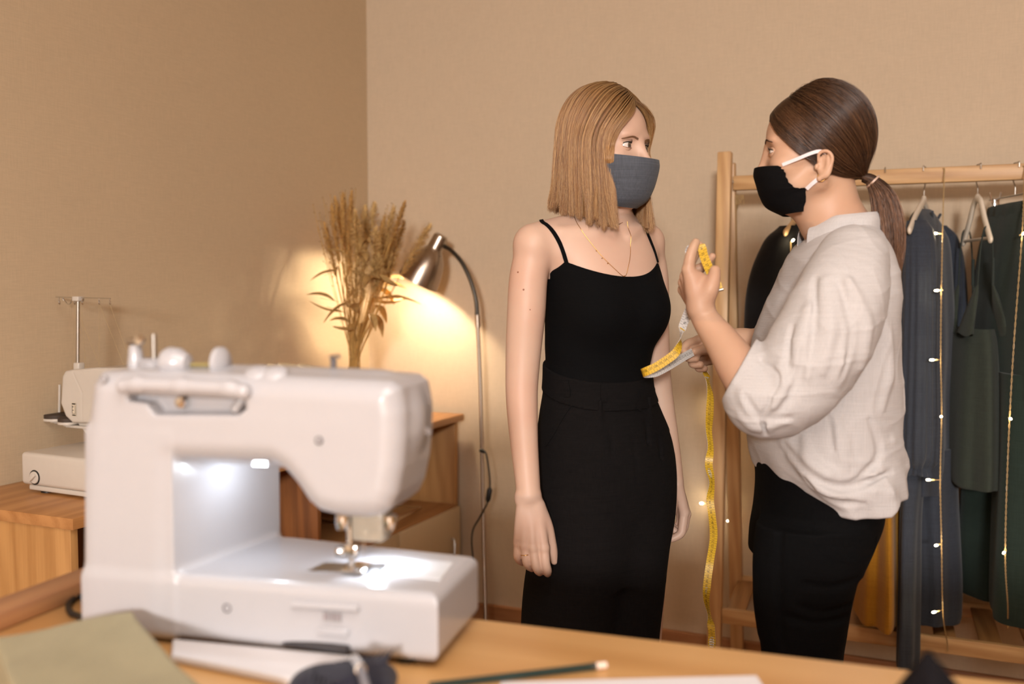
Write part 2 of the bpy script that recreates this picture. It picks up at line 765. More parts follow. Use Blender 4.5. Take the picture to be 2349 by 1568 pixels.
def wallpaper(name, hexc):
    t = NT(name)
    c = lin(hexc)
    v = t.coord()
    fs = []
    for sc3, s in (((1, 1, 0.05), 420), ((0.06, 0.06, 1), 520)):
        mp = t.n('ShaderNodeMapping')
        mp.inputs['Scale'].default_value = sc3
        t.l(v, mp.inputs[0])
        fs.append(t.noise(mp.outputs[0], s, 3, 0.6))
    a = t.n('ShaderNodeMath', operation='ADD')
    t.l(fs[0], a.inputs[0])
    t.l(fs[1], a.inputs[1])
    h = t.n('ShaderNodeMath', operation='MULTIPLY')
    h.inputs[1].default_value = 0.5
    t.l(a.outputs[0], h.inputs[0])
    big = t.noise(v, 2.5, 3)
    m = t.n('ShaderNodeMath', operation='MULTIPLY_ADD')
    m.inputs[1].default_value = 0.12
    t.l(big, m.inputs[0])
    t.l(h.outputs[0], m.inputs[2])
    col = t.ramp(m.outputs[0], [(0.38, tuple(x * 0.90 for x in c)), (0.74, tuple(min(1, x * 1.07) for x in c))])
    t.l(col, t.b.inputs['Base Color'])
    t.set(Roughness=0.75, Specular_IOR_Level=0.25)
    t.bump(h.outputs[0], 0.35, 0.0015)
    return t.m


M_WALL = wallpaper('linen_wallpaper', '#C8B59C')
M_WALL2 = wallpaper('linen_wallpaper_left', '#C9B496')
M_CEIL = plain('ceiling_paint', '#E6DCCB', 0.9)
M_FLOOR = wood('floor_laminate', '#9A6A43', '#6B4326', 'X', 4, 0.4)
M_SKIRT = wood('skirting_wood', '#A9744A', '#7E4F2C', 'X', 5, 0.45)


def slab(name, lo, hi, mat):
    bm = bmesh.new()
    box(bm, lo, hi)
    return struct(name, bm, mat)


slab('wall_back', (-2.2, YB, 0), (2.7, YB + 0.1, 2.7), M_WALL)
slab('wall_left', (-2.2, -7.6, 0), (XL, YB, 2.7), M_WALL2)
slab('wall_right', (2.6, -7.6, 0), (2.7, YB, 2.7), M_WALL)
slab('wall_front', (-2.2, -7.7, 0), (2.7, -7.6, 2.7), M_WALL)
slab('ceiling', (-2.2, -7.7, 2.7), (2.7, YB + 0.1, 2.8), M_CEIL)
fl = slab('floor', (-2.2, -7.7, -0.1), (2.7, YB + 0.1, 0), M_FLOOR)
# floor boards, each a piece of its own
plank_me = {}
for row in range(22):
    y1 = YB - row * 0.19
    y0 = y1 - 0.188
    if y1 < 0.9:
        break
    off = (row % 3) * 0.43
    x = XL - off
    while x < 2.6:
        a, b = max(x, XL), min(x + 1.28, 2.6)
        if b - a > 0.03:
            key = (round(b - a, 3))
            if key not in plank_me:
                plank_me[key] = box_mesh('plank', (0, 0, 0), (b - a - 0.002, 0.188, 0.006), 0.0008, 1)
                plank_me[key].materials.append(M_FLOOR)
            o = bpy.data.objects.new('plank', plank_me[key])
            COL.objects.link(o)
            o.parent = fl
            o.location = (a, y0, 0)
        x += 1.282
FZ = 0.006
for nm, lo, hi in (('baseboard_back', (XL, YB - 0.018, FZ), (2.6, YB, 0.072)), ('baseboard_left', (XL, -7.5, FZ), (XL + 0.018, YB - 0.018, 0.072))):
    bm = bmesh.new()
    box(bm, lo, hi, 0.004, 2)
    struct(nm, bm, M_SKIRT)

# ---------------------------------------------------------------- sideboard along the left wall
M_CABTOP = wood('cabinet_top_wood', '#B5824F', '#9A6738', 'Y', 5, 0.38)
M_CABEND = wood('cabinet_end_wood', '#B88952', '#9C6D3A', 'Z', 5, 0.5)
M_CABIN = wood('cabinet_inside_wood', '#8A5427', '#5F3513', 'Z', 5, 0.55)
M_DOOR = plain('cabinet_door_lacquer', '#CDB794', 0.35, noise=0.02)
M_STEEL = plain('brushed_steel', '#B9B4AC', 0.32, 1.0)
M_CHROME = plain('chrome', '#D8D8D8', 0.12, 1.0, 0.02)
M_BLACKP = plain('black_plastic', '#141414', 0.45)
CX0, CX1, CY0, CY1 = XL + 0.002, -1.674, 1.52, 3.345
cab = thing('cabinet', 'long low wooden sideboard with an open niche and pale doors along the wall', 'cabinet', ((CX0 + CX1) / 2, (CY0 + CY1) / 2, FZ))


def cabpart(name, lo, hi, mat, bev=0.002, parent=None):
    o = Vector(cab.location)
    me = box_mesh(name, Vector(lo) - o, Vector(hi) - o, bev)
    return put(name, me, mat, parent or cab)


cabpart('top_board', (CX0, CY0 - 0.006, 0.775), (CX1 + 0.012, CY1 + 0.006, 0.80), M_CABTOP)
cabpart('side_panel', (CX0, CY0, 0.06), (CX1 - 0.002, CY0 + 0.02, 0.775), M_CABEND)
cabpart('side_panel', (CX0, CY1 - 0.02, 0.06), (CX1 - 0.012, CY1, 0.775), M_CABEND)
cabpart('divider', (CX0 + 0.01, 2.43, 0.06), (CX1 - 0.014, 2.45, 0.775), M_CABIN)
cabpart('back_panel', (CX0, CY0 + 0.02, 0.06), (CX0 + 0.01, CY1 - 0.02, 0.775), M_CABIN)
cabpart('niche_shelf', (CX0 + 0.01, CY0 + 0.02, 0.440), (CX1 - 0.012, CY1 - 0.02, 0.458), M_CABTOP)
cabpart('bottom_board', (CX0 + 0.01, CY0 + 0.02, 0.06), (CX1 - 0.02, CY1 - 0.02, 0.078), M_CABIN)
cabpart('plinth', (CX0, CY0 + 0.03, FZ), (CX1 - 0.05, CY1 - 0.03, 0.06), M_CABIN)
ys = np.linspace(CY0 + 0.002, CY1 - 0.002, 5)
for i in range(4):
    d = cabpart('door', (CX1 - 0.018, ys[i] + 0.0015, 0.066), (CX1, ys[i + 1] - 0.0015, 0.449), M_DOOR)
    yh = ys[i + 1] - 0.06 if i % 2 else ys[i] + 0.06
    if i == 3:
        yh = 3.268
    h = MB().tube([(CX1 - 0.002, yh, 0.34), (CX1 + 0.012, yh, 0.335), (CX1 + 0.012, yh, 0.285), (CX1 - 0.002, yh, 0.28)], 0.0035, 8, 24)
    h.V = [tuple(Vector(v) - Vector(cab.location)) for v in h.V]
    h.build('handle', M_STEEL, d)
# magazines lying in the niche
for k, (y, x, c, rz) in enumerate(((3.05, -1.86, '#C9A57A', 6), (3.02, -1.87, '#9C6F45', -4), (2.70, -1.86, '#B58A5C', 3))):
    m = box_mesh('magazine', (-0.11, -0.15, 0), (0.11, 0.15, 0.008), 0.002)
    o = put('magazine', m, plain('magazine_cover_%d' % k, c, 0.25), None, (x, y, 0.4586 + (0.0084 if k == 1 else 0)), (0, 0, R(rz)))
    tag(o, ('tan magazine lying at the bottom in the sideboard niche by the wall', 'brown magazine lying on another one in the sideboard niche', 'light brown magazine alone in the middle of the sideboard niche')[k], 'magazine', 'magazines in the sideboard niche')

# ---------------------------------------------------------------- work table
TZ = 0.90
TR = R(4.5)
M_TABLE = wood('table_beech_veneer', '#DCAD72', '#C89459', 'X', 3.0, 0.40, 0.8)
M_TABLEEDGE = wood('table_edge_wood', '#C08E62', '#A07052', 'Y', 4.0, 0.45)
tb = thing('work_table', 'honey-coloured wooden work table with a raised strip along one side, in front', 'table', (-0.482, 1.030, FZ), TR)


def tpart(name, lo, hi, mat, bev=0.002):
    return put(name, box_mesh(name, (lo[0], lo[1], lo[2] - FZ), (hi[0], hi[1], hi[2] - FZ), bev), mat, tb)


tpart('tabletop', (-0.548, -1.05, TZ - 0.03), (1.30, 0, TZ), M_TABLE, 0.003)
tpart('edge_strip', (-0.548, -0.98, TZ + 0.0003), (-0.501, -0.002, TZ + 0.0215), M_TABLEEDGE, 0.003)
for x in (-0.55, 1.20):
    for y in (-1.0, -0.1):
        tpart('leg', (x, y, FZ), (x + 0.06, y + 0.06, TZ - 0.03), M_TABLE, 0.003)
tpart('apron', (-0.49, -0.07, TZ - 0.10), (1.20, -0.05, TZ - 0.03), M_TABLE)
tpart('apron', (-0.49, -0.99, TZ - 0.10), (1.20, -0.97, TZ - 0.03), M_TABLE)

# ---------------------------------------------------------------- floor lamp
M_LAMPM = plain('lamp_brushed_nickel', '#B3A596', 0.30, 1.0, 0.10, 300)
M_DARKM = plain('lamp_dark_metal', '#4A4640', 0.35, 1.0)
M_LAMPIN = plain('lamp_inner_white', '#F4EEE2', 0.5)
YP = 3.20
base = W(1142, 1425, 3.17, 1)
lp = thing('floor_lamp', 'brushed metal gooseneck floor lamp glowing beside the dried bouquet', 'lamp', (base[0], 3.17, FZ))
LO = np.array([base[0], 3.17, FZ])


def rel(pts, o):
    return [np.asarray(p) - o for p in pts]


prof = [(0, 0), (0.128, 0), (0.134, 0.004), (0.132, 0.012), (0.115, 0.026), (0.07, 0.036), (0.03, 0.042), (0.012, 0.055), (0, 0.058)]
MB().lathe(prof, 48).build('base', M_BLACKP, lp)
pole = [W(1114, 1440, 3.17, 1) * np.array([1, 1, 0]) + np.array([0, 0, 0.05]), W(1110, 1250, 3.18, 1), W(1107, 1080, 3.19, 1), W(1101, 860, YP, 1), W(1095, 735, YP, 1)]
pole[0][0] = W(1115, 1430, 3.17, 1)[0]
tube_obj('pole', rel(pole, LO), 0.0065, M_LAMPM, lp, 12, 30)
gn = [W(1095, 738, YP, 1), W(1092, 690, YP, 1), W(1080, 645, YP, 1), W(1060, 603, YP, 1), W(1036, 575, YP, 1), W(1014, 562, YP, 1)]
V, q, t = tube(rel(gn, LO), 0.0072, 12, 120)
MB().tube(rel(gn, LO), [0.0075] * 6, 12, 60).build('gooseneck', M_DARKM, lp)
tube_obj('collar', rel([W(1096, 750, YP, 1), W(1095, 722, YP, 1)], LO), 0.0095, M_LAMPM, lp, 16)
ptop, prim = W(1014, 538, YP, 1), W(961, 648, YP, 1)
ax = prim - ptop
ax = ax / np.linalg.norm(ax) + np.array([0.02, -0.10, 0.0])
ax /= np.linalg.norm(ax)
Lh = 0.192
Msh = align(ptop - LO, ax)
outer = [(0, 0), (0.018, 0.001), (0.026, 0.006), (0.028, 0.016), (0.029, 0.05), (0.030, 0.058), (0.040, 0.070), (0.055, 0.092), (0.066, 0.122), (0.073, 0.155), (0.0765, Lh)]
inner = [(0.0752, Lh), (0.0715, 0.155), (0.0645, 0.122), (0.0535, 0.093), (0.038, 0.072), (0.02, 0.064), (0, 0.063)]
shade = MB().lathe(outer, 48, Msh).build('lamp_shade', M_LAMPM, lp)
MB().lathe([(0.0765, Lh)] + inner, 48, Msh).build('shade_lining', M_LAMPIN, shade)
for k in range(4):
    a = k * math.pi / 2 + 0.5
    p = Msh @ Vector((0.0405 * math.cos(a), 0.0405 * math.sin(a), 0.0695))
    MB().lathe([(0, 0.003), (0.003, 0.0025), (0.004, 0)], 10, align(p, Msh.to_3x3() @ Vector((math.cos(a), math.sin(a), -0.6)))).build('vent_stud', M_CHROME, shade)
bulb_mat = NT('warm_bulb_glass')
bulb_mat.set(Base_Color=(1, 0.9, 0.75), Emission_Color=(1.0, 0.78, 0.50), Emission_Strength=30.0)
MB().lathe([(0.012, 0.066), (0.013, 0.085), (0.022, 0.105), (0.0285, 0.13), (0.026, 0.15), (0.014, 0.163), (0, 0.166)], 24, Msh).build('bulb', bulb_mat.m, lp)
bp = np.array(Msh @ Vector((0, 0, 0.158))) + LO
lamp_spot = light('lamp_glow', 'SPOT', tuple(bp), 28, (1.0, 0.80, 0.56), 0.03, target=tuple(bp + ax))
lamp_spot.data.spot_size = R(165)
lamp_spot.data.spot_blend = 0.2
# lamp cord with its switch
cord = [W(1106, 1030, 3.19, 1), W(1115, 1040, 3.17, 1), W(1121, 1075, 3.16, 1), W(1124, 1110, 3.16, 1), W(1119, 1150, 3.16, 1), W(1100, 1187, 3.16, 1), W(1086, 1212, 3.16, 1), W(1082, 1240, 3.16, 1), W(1085, 1290, 3.16, 1), W(1080, 1345, 3.2, 1)]
cord += [np.array([cord[-1][0] - 0.03, 3.24, 0.05]), np.array([cord[-1][0] - 0.10, 3.30, FZ + 0.006]), np.array([cord[-1][0] - 0.16, 3.35, FZ + 0.006])]
cd = tube_obj('cord', rel(cord, LO), 0.0032, M_BLACKP, lp, 8, 90)
sw = MB().lathe([(0, 0), (0.006, 0.001), (0.0095, 0.010), (0.0095, 0.042), (0.006, 0.052), (0, 0.053)], 12, align(W(1124, 1118, 3.16, 1) - LO, W(1117, 1160, 3.16, 1) - W(1124, 1118, 3.16, 1)))
sw.build('switch', M_BLACKP, cd)
tube_obj('clip', rel([W(1101, 1032, 3.185, 1), W(1112, 1036, 3.185, 1)], LO), 0.006, M_BLACKP, lp, 10)

# ---------------------------------------------------------------- clothes rack
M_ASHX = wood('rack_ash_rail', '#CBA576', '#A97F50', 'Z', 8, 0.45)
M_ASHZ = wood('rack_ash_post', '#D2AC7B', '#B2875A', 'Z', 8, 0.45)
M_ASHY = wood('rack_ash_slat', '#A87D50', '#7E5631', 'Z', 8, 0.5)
rk = thing('clothes_rack', 'pale wooden A-frame clothes rack with a slatted bottom shelf by the wall', 'clothes rack', (0.06, 3.10, FZ))
RO = np.array([0.06, 3.10, FZ])


def beam(name, a, b, wx, wy, mat, parent=rk, o=RO, bev=0.004):
    """rectangular bar from a to b; wx across x, wy across the other side"""
    a, b = np.array(a, float) - o, np.array(b, float) - o
    d = b - a
    L = np.linalg.norm(d)
    z = Vector(d / L)
    x = Vector((1, 0, 0)) if abs(z.x) < 0.9 else Vector((0, 0, 1))
    y = z.cross(x).normalized()
    x = y.cross(z).normalized()
    M = Matrix((x, y, z)).transposed().to_4x4()
    me = box_mesh(name, (-wx / 2, -wy / 2, 0), (wx / 2, wy / 2, L), bev)
    ob = put(name, me, mat, parent)
    ob.matrix_local = Matrix.Translation(Vector(a)) @ M
    return ob


RX0, RX1 = -0.632, 0.78
for x, s in ((RX0, 1), (RX1, -1)):
    beam('post', (x, 2.995, FZ), (x, 3.072, 1.690), 0.042, 0.030, M_ASHZ)
    beam('post', (x + s * 0.004, 3.362, FZ), (x + s * 0.004, 3.104, 1.66), 0.042, 0.030, M_ASHZ)
beam('hanging_rail', (RX0 - 0.02 + 0.041, 3.10, 1.597), (RX1 - 0.021, 3.10, 1.597), 0.044, 0.030, M_ASHX)
beam('shelf_rail', (RX0 + 0.021, 3.008, 0.275), (RX1 - 0.021, 3.008, 0.275), 0.046, 0.022, M_ASHX)
beam('shelf_rail', (RX0 + 0.021, 3.322, 0.29), (RX1 - 0.021, 3.322, 0.29), 0.046, 0.022, M_ASHX)
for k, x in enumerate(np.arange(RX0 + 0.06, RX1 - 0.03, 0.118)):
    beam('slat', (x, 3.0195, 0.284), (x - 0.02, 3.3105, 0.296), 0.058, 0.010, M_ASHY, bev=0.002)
for x in (RX0, RX1):
    tube_obj('peg', rel([(x + (0.0215 if x < 0 else -0.0215), 3.088, 1.60), (x + (0.0235 if x < 0 else -0.0235), 3.088, 1.60)], RO), 0.006, M_STEEL, rk, 12)

# ---------------------------------------------------------------- sewing machine on the table
M_WHITE = plain('machine_white_plastic', '#AFAEB2', 0.28, noise=0.012, Coat_Weight=0.3, Coat_Roughness=0.1)
M_WHITE2 = plain('machine_grey_plastic', '#9D9B9E', 0.35, noise=0.02)
M_GREYD = plain('machine_dark_grey', '#5B5759', 0.4, noise=0.05)
M_PLATE = plain('needle_plate_steel', '#A9ABAD', 0.28, 1.0, 0.04)
SO = np.array([-0.857, 0.801, TZ + 0.0003])
SA = R(10)
sx, sy = np.array([math.cos(SA), math.sin(SA), 0]), np.array([-math.sin(SA), math.cos(SA), 0])
sm = thing('sewing_machine', 'large white sewing machine seen from its back on the work table', 'sewing machine', tuple(SO), SA)


def SL(px, py, depth=0.0):
    """machine coordinates of the point seen at (px, py) on the plane 'depth' behind its near face"""
    r = FWD + np.array([1.0, 0, 0]) * (px - CX) / F_PX - UPV * (py - CY) / F_PX
    r = RZ @ r
    o = np.array([0, 0, CAM_H])
    t = ((SO + sy * depth - o) @ sy) / (r @ sy)
    p = o + r * t - SO
    return np.array([p @ sx, depth, p[2]])


def sd_poly(pts, x, z):
    """signed distance to a 2D polygon, arrays x (n,1) and z (1,m)"""
    d = np.full(np.broadcast(x, z).shape, 1e9)
    inside = np.zeros(d.shape, bool)
    n = len(pts)
    for i in range(n):
        ax_, az = pts[i]
        bx, bz = pts[(i + 1) % n]
        ex, ez = bx - ax_, bz - az
        t = np.clip(((x - ax_) * ex + (z - az) * ez) / (ex * ex + ez * ez + 1e-12), 0, 1)
        d = np.minimum(d, (x - ax_ - t * ex) ** 2 + (z - az - t * ez) ** 2)
        c = ((az > z) != (bz > z)) & (x < (bx - ax_) * (z - az) / (bz - az + 1e-12) + ax_)
        inside ^= c
    d = np.sqrt(d)
    return np.where(inside, -d, d)


def extrude(f, pts, lo, hi, r=0.01, axis='y', k=0.004, mode='u'):
    """rounded extrusion of a polygon along y (points x, z) or z (points x, y)"""
    P = np.array(pts, float)
    c, hh = (lo + hi) / 2, (hi - lo) / 2

    def fn(x, y, z):
        if axis == 'y':
            d2 = sd_poly(P, x[:, 0, 0][:, None], z[0, 0, :][None, :])[:, None, :] + r
            dz = np.abs(y - c) - hh + r
        else:
            d2 = sd_poly(P, x[:, 0, 0][:, None], y[0, :, 0][None, :])[:, :, None] + r
            dz = np.abs(z - c) - hh + r
        return np.sqrt(np.maximum(d2, 0) ** 2 + np.maximum(dz, 0) ** 2) + np.minimum(np.maximum(d2, dz), 0) - r
    if axis == 'y':
        b0, b1 = (P[:, 0].min(), lo, P[:, 1].min()), (P[:, 0].max(), hi, P[:, 1].max())
    else:
        b0, b1 = (P[:, 0].min(), P[:, 1].min(), lo), (P[:, 0].max(), P[:, 1].max(), hi)
    return f.op(fn, b0, b1, k, mode)


def pp(*pts):
    return [tuple(SL(a, b)[[0, 2]]) for a, b in pts]


sf = Field()
arm_px = [(174, 1462), (173, 1300), (174, 1150), (181, 1000), (195, 880), (214, 853), (300, 850), (600, 861), (840, 872), (884, 876), (906, 893), (917, 950), (917, 1010), (911, 1080), (899, 1140), (884, 1172), (862, 1190), (830, 1196), (770, 1192), (722, 1180), (696, 1158), (668, 1116), (640, 1083), (612, 1066), (392, 1060), (390, 1462)]
extrude(sf, pp(*arm_px), 0.0, 0.125, 0.024)
wedge = [(-0.004, 0.004), (0.103, 0.002), (0.117, 0.080), (0.137, 0.185), (0.03, 0.185), (-0.004, 0.13)]
extrude(sf, wedge, 0.004, 0.24, 0.012, 'z', 0.006)
xr = SL(1004, 1430)[0]
bed = [(-0.010, 0.0), (xr, 0.0), (xr, 0.152), (0.16, 0.185), (0.02, 0.185), (-0.010, 0.17)]
zb0, zb1 = 0.006, SL(1000, 1364)[2]
extrude(sf, bed, zb0, zb1, 0.012, 'z', 0.010)
# domed top
xa, xb = SL(230, 850)[0], SL(870, 876)[0]
ztop = SL(600, 861)[2]
sf.cone((xa + 0.03, 0.062, ztop - 0.050), (xb - 0.03, 0.062, ztop - 0.052), 0.055, k=0.01)
# recess behind the carrying handle, and the handle's lip
rc = [SL(a, b)[[0, 2]] for a, b in ((292, 905), (560, 915), (562, 938), (545, 951), (355, 951), (335, 925), (292, 918))]
extrude(sf, [tuple(p) for p in rc], -0.02, 0.022, 0.005, 'y', 0.004, 's')
# seams and the underside of the head
for a, b in (((735, 880), (735, 1190)),):
    p, q = SL(*a), SL(*b)
    sf.cone(p + np.array([0, -0.0005, 0]), q + np.array([0, -0.0005, 0]), 0.0009, k=0.001, mode='s')
V, Qd = sf.mesh((-0.025, -0.02, -0.002), (xr + 0.02, 0.205, ztop + 0.03), 0.0019)
put('body', np_mesh('body', V, Qd), M_WHITE, sm)
# handle bar
hp = [SL(288, 884), SL(320, 880), SL(420, 884), SL(530, 890), SL(562, 897)]
fh = Field()
for i in range(len(hp) - 1):
    fh.cone(hp[i] + np.array([0, -0.003, 0]), hp[i + 1] + np.array([0, -0.003, 0]), 0.0085, k=0.006)
V, Qd = fh.mesh(np.min(hp, 0) - 0.02, np.max(hp, 0) + 0.02, 0.0016)
put('carrying_handle', np_mesh('carrying_handle', V, Qd), M_WHITE, sm)
tube_obj('handle_hinge', [SL(545, 925) + np.array([0, 0.012, 0.004]), SL(530, 945) + np.array([0, 0.006, 0])], 0.006, M_WHITE2, sm, 12)
tube_obj('handle_screw', [SL(400, 925) + np.array([0, 0.010, 0]), SL(400, 925) + np.array([0, 0.022, 0])], 0.006, M_CHROME, sm, 12)


def screw(px, py, r, mat=M_GREYD, name='screw'):
    p = SL(px, py)
    M = align(p + np.array([0, 0.0015, 0]), (0, -1, 0))
    return MB().lathe([(r * 1.25, 0.0), (r * 1.25, 0.0022), (r, 0.0026), (r * 0.9, 0.0015), (0, 0.0012)], 16, M).build(name, mat, sm)


screw(732, 1010, 0.0036)
screw(236, 869, 0.0036, M_WHITE2)
screw(521, 1394, 0.0040)
# printed rating label and the ventilation ledge on the bed's back
lab = SL(766, 1413)
for k, (dx, w) in enumerate(((-0.008, 0.006), (-0.001, 0.004), (0.0055, 0.006))):
    put('printed_mark', box_mesh('printed_mark', (lab[0] + dx - w / 2, -0.0028, lab[2] - 0.004), (lab[0] + dx + w / 2, -0.0015, lab[2] + 0.004), 0), plain('grey_print', '#8F8789', 0.5), sm)
p, q = SL(672, 1384), SL(824, 1394)
MB().tube([p + np.array([0, -0.001, 0]), q + np.array([0, -0.001, 0])], 0.0042, 10).build('ledge', M_WHITE, sm)
p = SL(766, 1446)
put('raised_badge', box_mesh('raised_badge', (p[0] - 0.017, -0.0035, p[2] - 0.004), (p[0] + 0.017, 0.0, p[2] + 0.004), 0.0015), M_WHITE, sm)
# thread guides at the head's edge
p = SL(955, 985, 0.07)
MB().tube([p + np.array([-0.012, -0.002, 0.008]), p + np.array([0.004, -0.006, 0.006]), p + np.array([0.010, 0.01, -0.004])], 0.004, 10, 16).build('thread_cutter', M_WHITE2, sm)
# feet
for x, y in ((0.03, 0.02), (xr - 0.04, 0.02), (0.03, 0.16), (xr - 0.04, 0.10)):
    MB().lathe([(0, 0), (0.010, 0), (0.010, 0.009), (0, 0.009)], 16, Matrix.Translation((x, y, 0))).build('rubber_foot', M_BLACKP, sm)
# needle plate, presser bar, presser foot, needle
nz = zb1
dpt = 0.062


def ZL(px, py, z):
    """machine coordinates of the point seen at (px, py) at height z above the table"""
    w = W(px, py, SO[2] + z, 2) - SO
    return np.array([w @ sx, w @ sy, z])


np_px = [(703, 1310), (745, 1291), (890, 1293), (868, 1316)]
pl = [ZL(a, b, nz)[:2] for a, b in np_px]
bm = bmesh.new()
prism(bm, pl, nz - 0.001, nz + 0.0012, 0.0004, 1)
put('needle_plate', sharp(bm_mesh('needle_plate', bm), 30), M_PLATE, sm)
cp = [ZL(a, b, nz)[:2] for a, b in ((905, 1280), (1040, 1290), (1010, 1330), (880, 1318))]
bm = bmesh.new()
prism(bm, cp, nz - 0.001, nz + 0.0008, 0.0004, 1)
put('bobbin_cover', sharp(bm_mesh('bobbin_cover', bm), 30), plain('clear_cover', '#D6D8DC', 0.12), sm)
foot = ZL(815, 1306, nz + 0.002)
fx, fy = foot[0], foot[1]
hb = SL(812, 1190, fy)[2]
bars = MB().tube([(fx - 0.006, fy, hb + 0.02), (fx - 0.006, fy, nz + 0.028)], 0.0032, 12)
bars.build('presser_bar', M_CHROME, sm)
MB().tube([(fx + 0.009, fy + 0.003, hb + 0.02), (fx + 0.009, fy + 0.003, nz + 0.040)], 0.0028, 12).build('needle_bar', M_CHROME, sm)
MB().tube([(fx + 0.009, fy + 0.003, nz + 0.040), (fx + 0.009, fy + 0.003, nz + 0.002)], [0.0009, 0.0004], 8).build('needle', M_CHROME, sm)
put('needle_clamp', box_mesh('needle_clamp', (fx + 0.003, fy - 0.003, nz + 0.037), (fx + 0.016, fy + 0.010, nz + 0.049), 0.002), M_CHROME, sm)
put('presser_foot_holder', box_mesh('presser_foot_holder', (fx - 0.012, fy - 0.005, nz + 0.014), (fx + 0.004, fy + 0.006, nz + 0.030), 0.003), M_CHROME, sm)
bm = bmesh.new()
prism(bm, [(fx - 0.012, fy - 0.014), (fx + 0.014, fy - 0.014), (fx + 0.014, fy + 0.016), (fx + 0.006, fy + 0.022), (fx - 0.006, fy + 0.022), (fx - 0.012, fy + 0.016)], nz + 0.0025, nz + 0.0055, 0.0012, 2)
put('presser_foot', sharp(bm_mesh('presser_foot', bm), 40), M_CHROME, sm)
MB().tube([(fx - 0.004, fy, nz + 0.005), (fx - 0.004, fy, nz + 0.016)], 0.004, 10).build('foot_ankle', M_CHROME, sm)
MB().lathe([(0, 0), (0.0065, 0.0), (0.0075, 0.003), (0.006, 0.010), (0, 0.011)], 16, align((fx - 0.012, fy, nz + 0.022), (-1, -0.3, 0))).build('foot_screw', M_CHROME, sm)
put('light_lens', box_mesh('light_lens', (fx - 0.004, fy - 0.004, hb - 0.024), (fx + 0.034, fy + 0.028, hb + 0.012), 0.005), plain('frosted_lens', '#CFC6B6', 0.15, Transmission_Weight=0.4), sm)
for dx, dy in ((-0.012, -0.004), (0.038, 0.006)):
    MB().lathe([(0, -0.004), (0.007, -0.003), (0.0085, 0.004), (0.008, 0.012), (0, 0.012)], 16, Matrix.Translation((fx + dx, fy + dy, hb - 0.007))).build('thread_guide', M_CHROME, sm)
led = light('machine_led_or_fill', 'SPOT', (0, 0, 0), 0.7, (0.80, 0.90, 1.0), 0.006)
led.parent = sm
led.location = (fx + 0.016, fy + 0.020, hb - 0.028)
led.data.spot_size = R(165)
led.data.spot_blend = 0.6
ux = SL(520, 1060)[0]
uz = SL(520, 1060)[2]
put('light_lens', box_mesh('light_lens', (ux - 0.02, 0.05, uz - 0.0006), (ux + 0.02, 0.07, uz + 0.004), 0.0003), MATS['frosted_lens'], sm)  # lens made up to go with the added fill light
arm_fill = light('machine_led_or_fill', 'POINT', (0, 0, 0), 0.26, (0.82, 0.91, 1.0), 0.008)  # fill light added under the arm to brighten the inner pillar wall
arm_fill.parent = sm
arm_fill.location = (ux, 0.07, uz - 0.022)
# things on its top: bobbin winder, spool caps, pins
zt = ztop + 0.004
a = SL(312, 840, 0.05)
MB().lathe([(0, 0), (0.009, 0), (0.009, 0.006), (0.0075, 0.022), (0.006, 0.026), (0, 0.026)], 16, Matrix.Translation((a[0], 0.05, zt - 0.004))).build('bobbin_stop', M_WHITE, sm)
MB().tube([(a[0] - 0.010, 0.05, zt + 0.026), (a[0] + 0.004, 0.05, zt + 0.027)], 0.0035, 10).build('tension_disc', M_STEEL, sm)
MB().lathe([(0, 0), (0.006, 0.0), (0.006, 0.004), (0, 0.005)], 16, align((a[0] + 0.010, 0.045, zt + 0.028), (0, -1, 0.3))).build('guide_button', M_CHROME, sm)
b = SL(354, 830, 0.06)
MB().tube([(b[0], 0.06, zt - 0.004), (b[0], 0.06, zt + 0.034)], 0.0032, 10).build('winder_shaft', M_STEEL, sm)
MB().lathe([(0, 0), (0.02, 0), (0.02, 0.006), (0.016, 0.010), (0, 0.010)], 24, Matrix.Translation((b[0], 0.06, zt - 0.003))).build('winder_wheel', M_WHITE2, sm)
c1, c2 = SL(395, 852, 0.035), SL(515, 846, 0.045)
MB().lathe([(0, -0.012), (0.010, -0.010), (0.0165, 0.0), (0.018, 0.012), (0.015, 0.018), (0, 0.019)], 24, align((c1[0] + 0.010, 0.035, zt + 0.004), (-1, 0, 0))).build('spool_cap', M_WHITE, sm)
MB().lathe([(0, -0.004), (0.012, -0.003), (0.018, 0.002), (0.018, 0.008), (0.010, 0.013), (0, 0.014)], 24, align((c2[0], 0.045, zt + 0.004), (-1, 0, 0))).build('spool_cap', M_WHITE, sm)
MB().tube([(c1[0] + 0.018, 0.038, zt + 0.002), (c2[0] - 0.004, 0.044, zt + 0.002)], 0.0025, 10).build('spool_pin', plain('brass_pin', '#8A7B4A', 0.4), sm)
e = SL(765, 850, 0.06)
MB().tube([(e[0], 0.06, zt - 0.012), (e[0], 0.06, zt + 0.010)], 0.0035, 10).build('pressure_pin', M_GREYD, sm)
MB().tube([(e[0] - 0.004, 0.06, zt + 0.012), (e[0] + 0.008, 0.06, zt + 0.013)], 0.002, 8).build('thread_hook', M_STEEL, sm)
for px, dx in ((600, 0.0), (640, 0.0)):  # paired glossy discs added in place of the bright highlight on the top
    g = SL(px, 850, 0.03)
    MB().lathe([(0, 0), (0.013, 0), (0.013, 0.004), (0.009, 0.007), (0, 0.0075)], 20, align((g[0], 0.022, ztop - 0.002), (0.1, -0.6, 1))).build('dial', M_WHITE, sm)
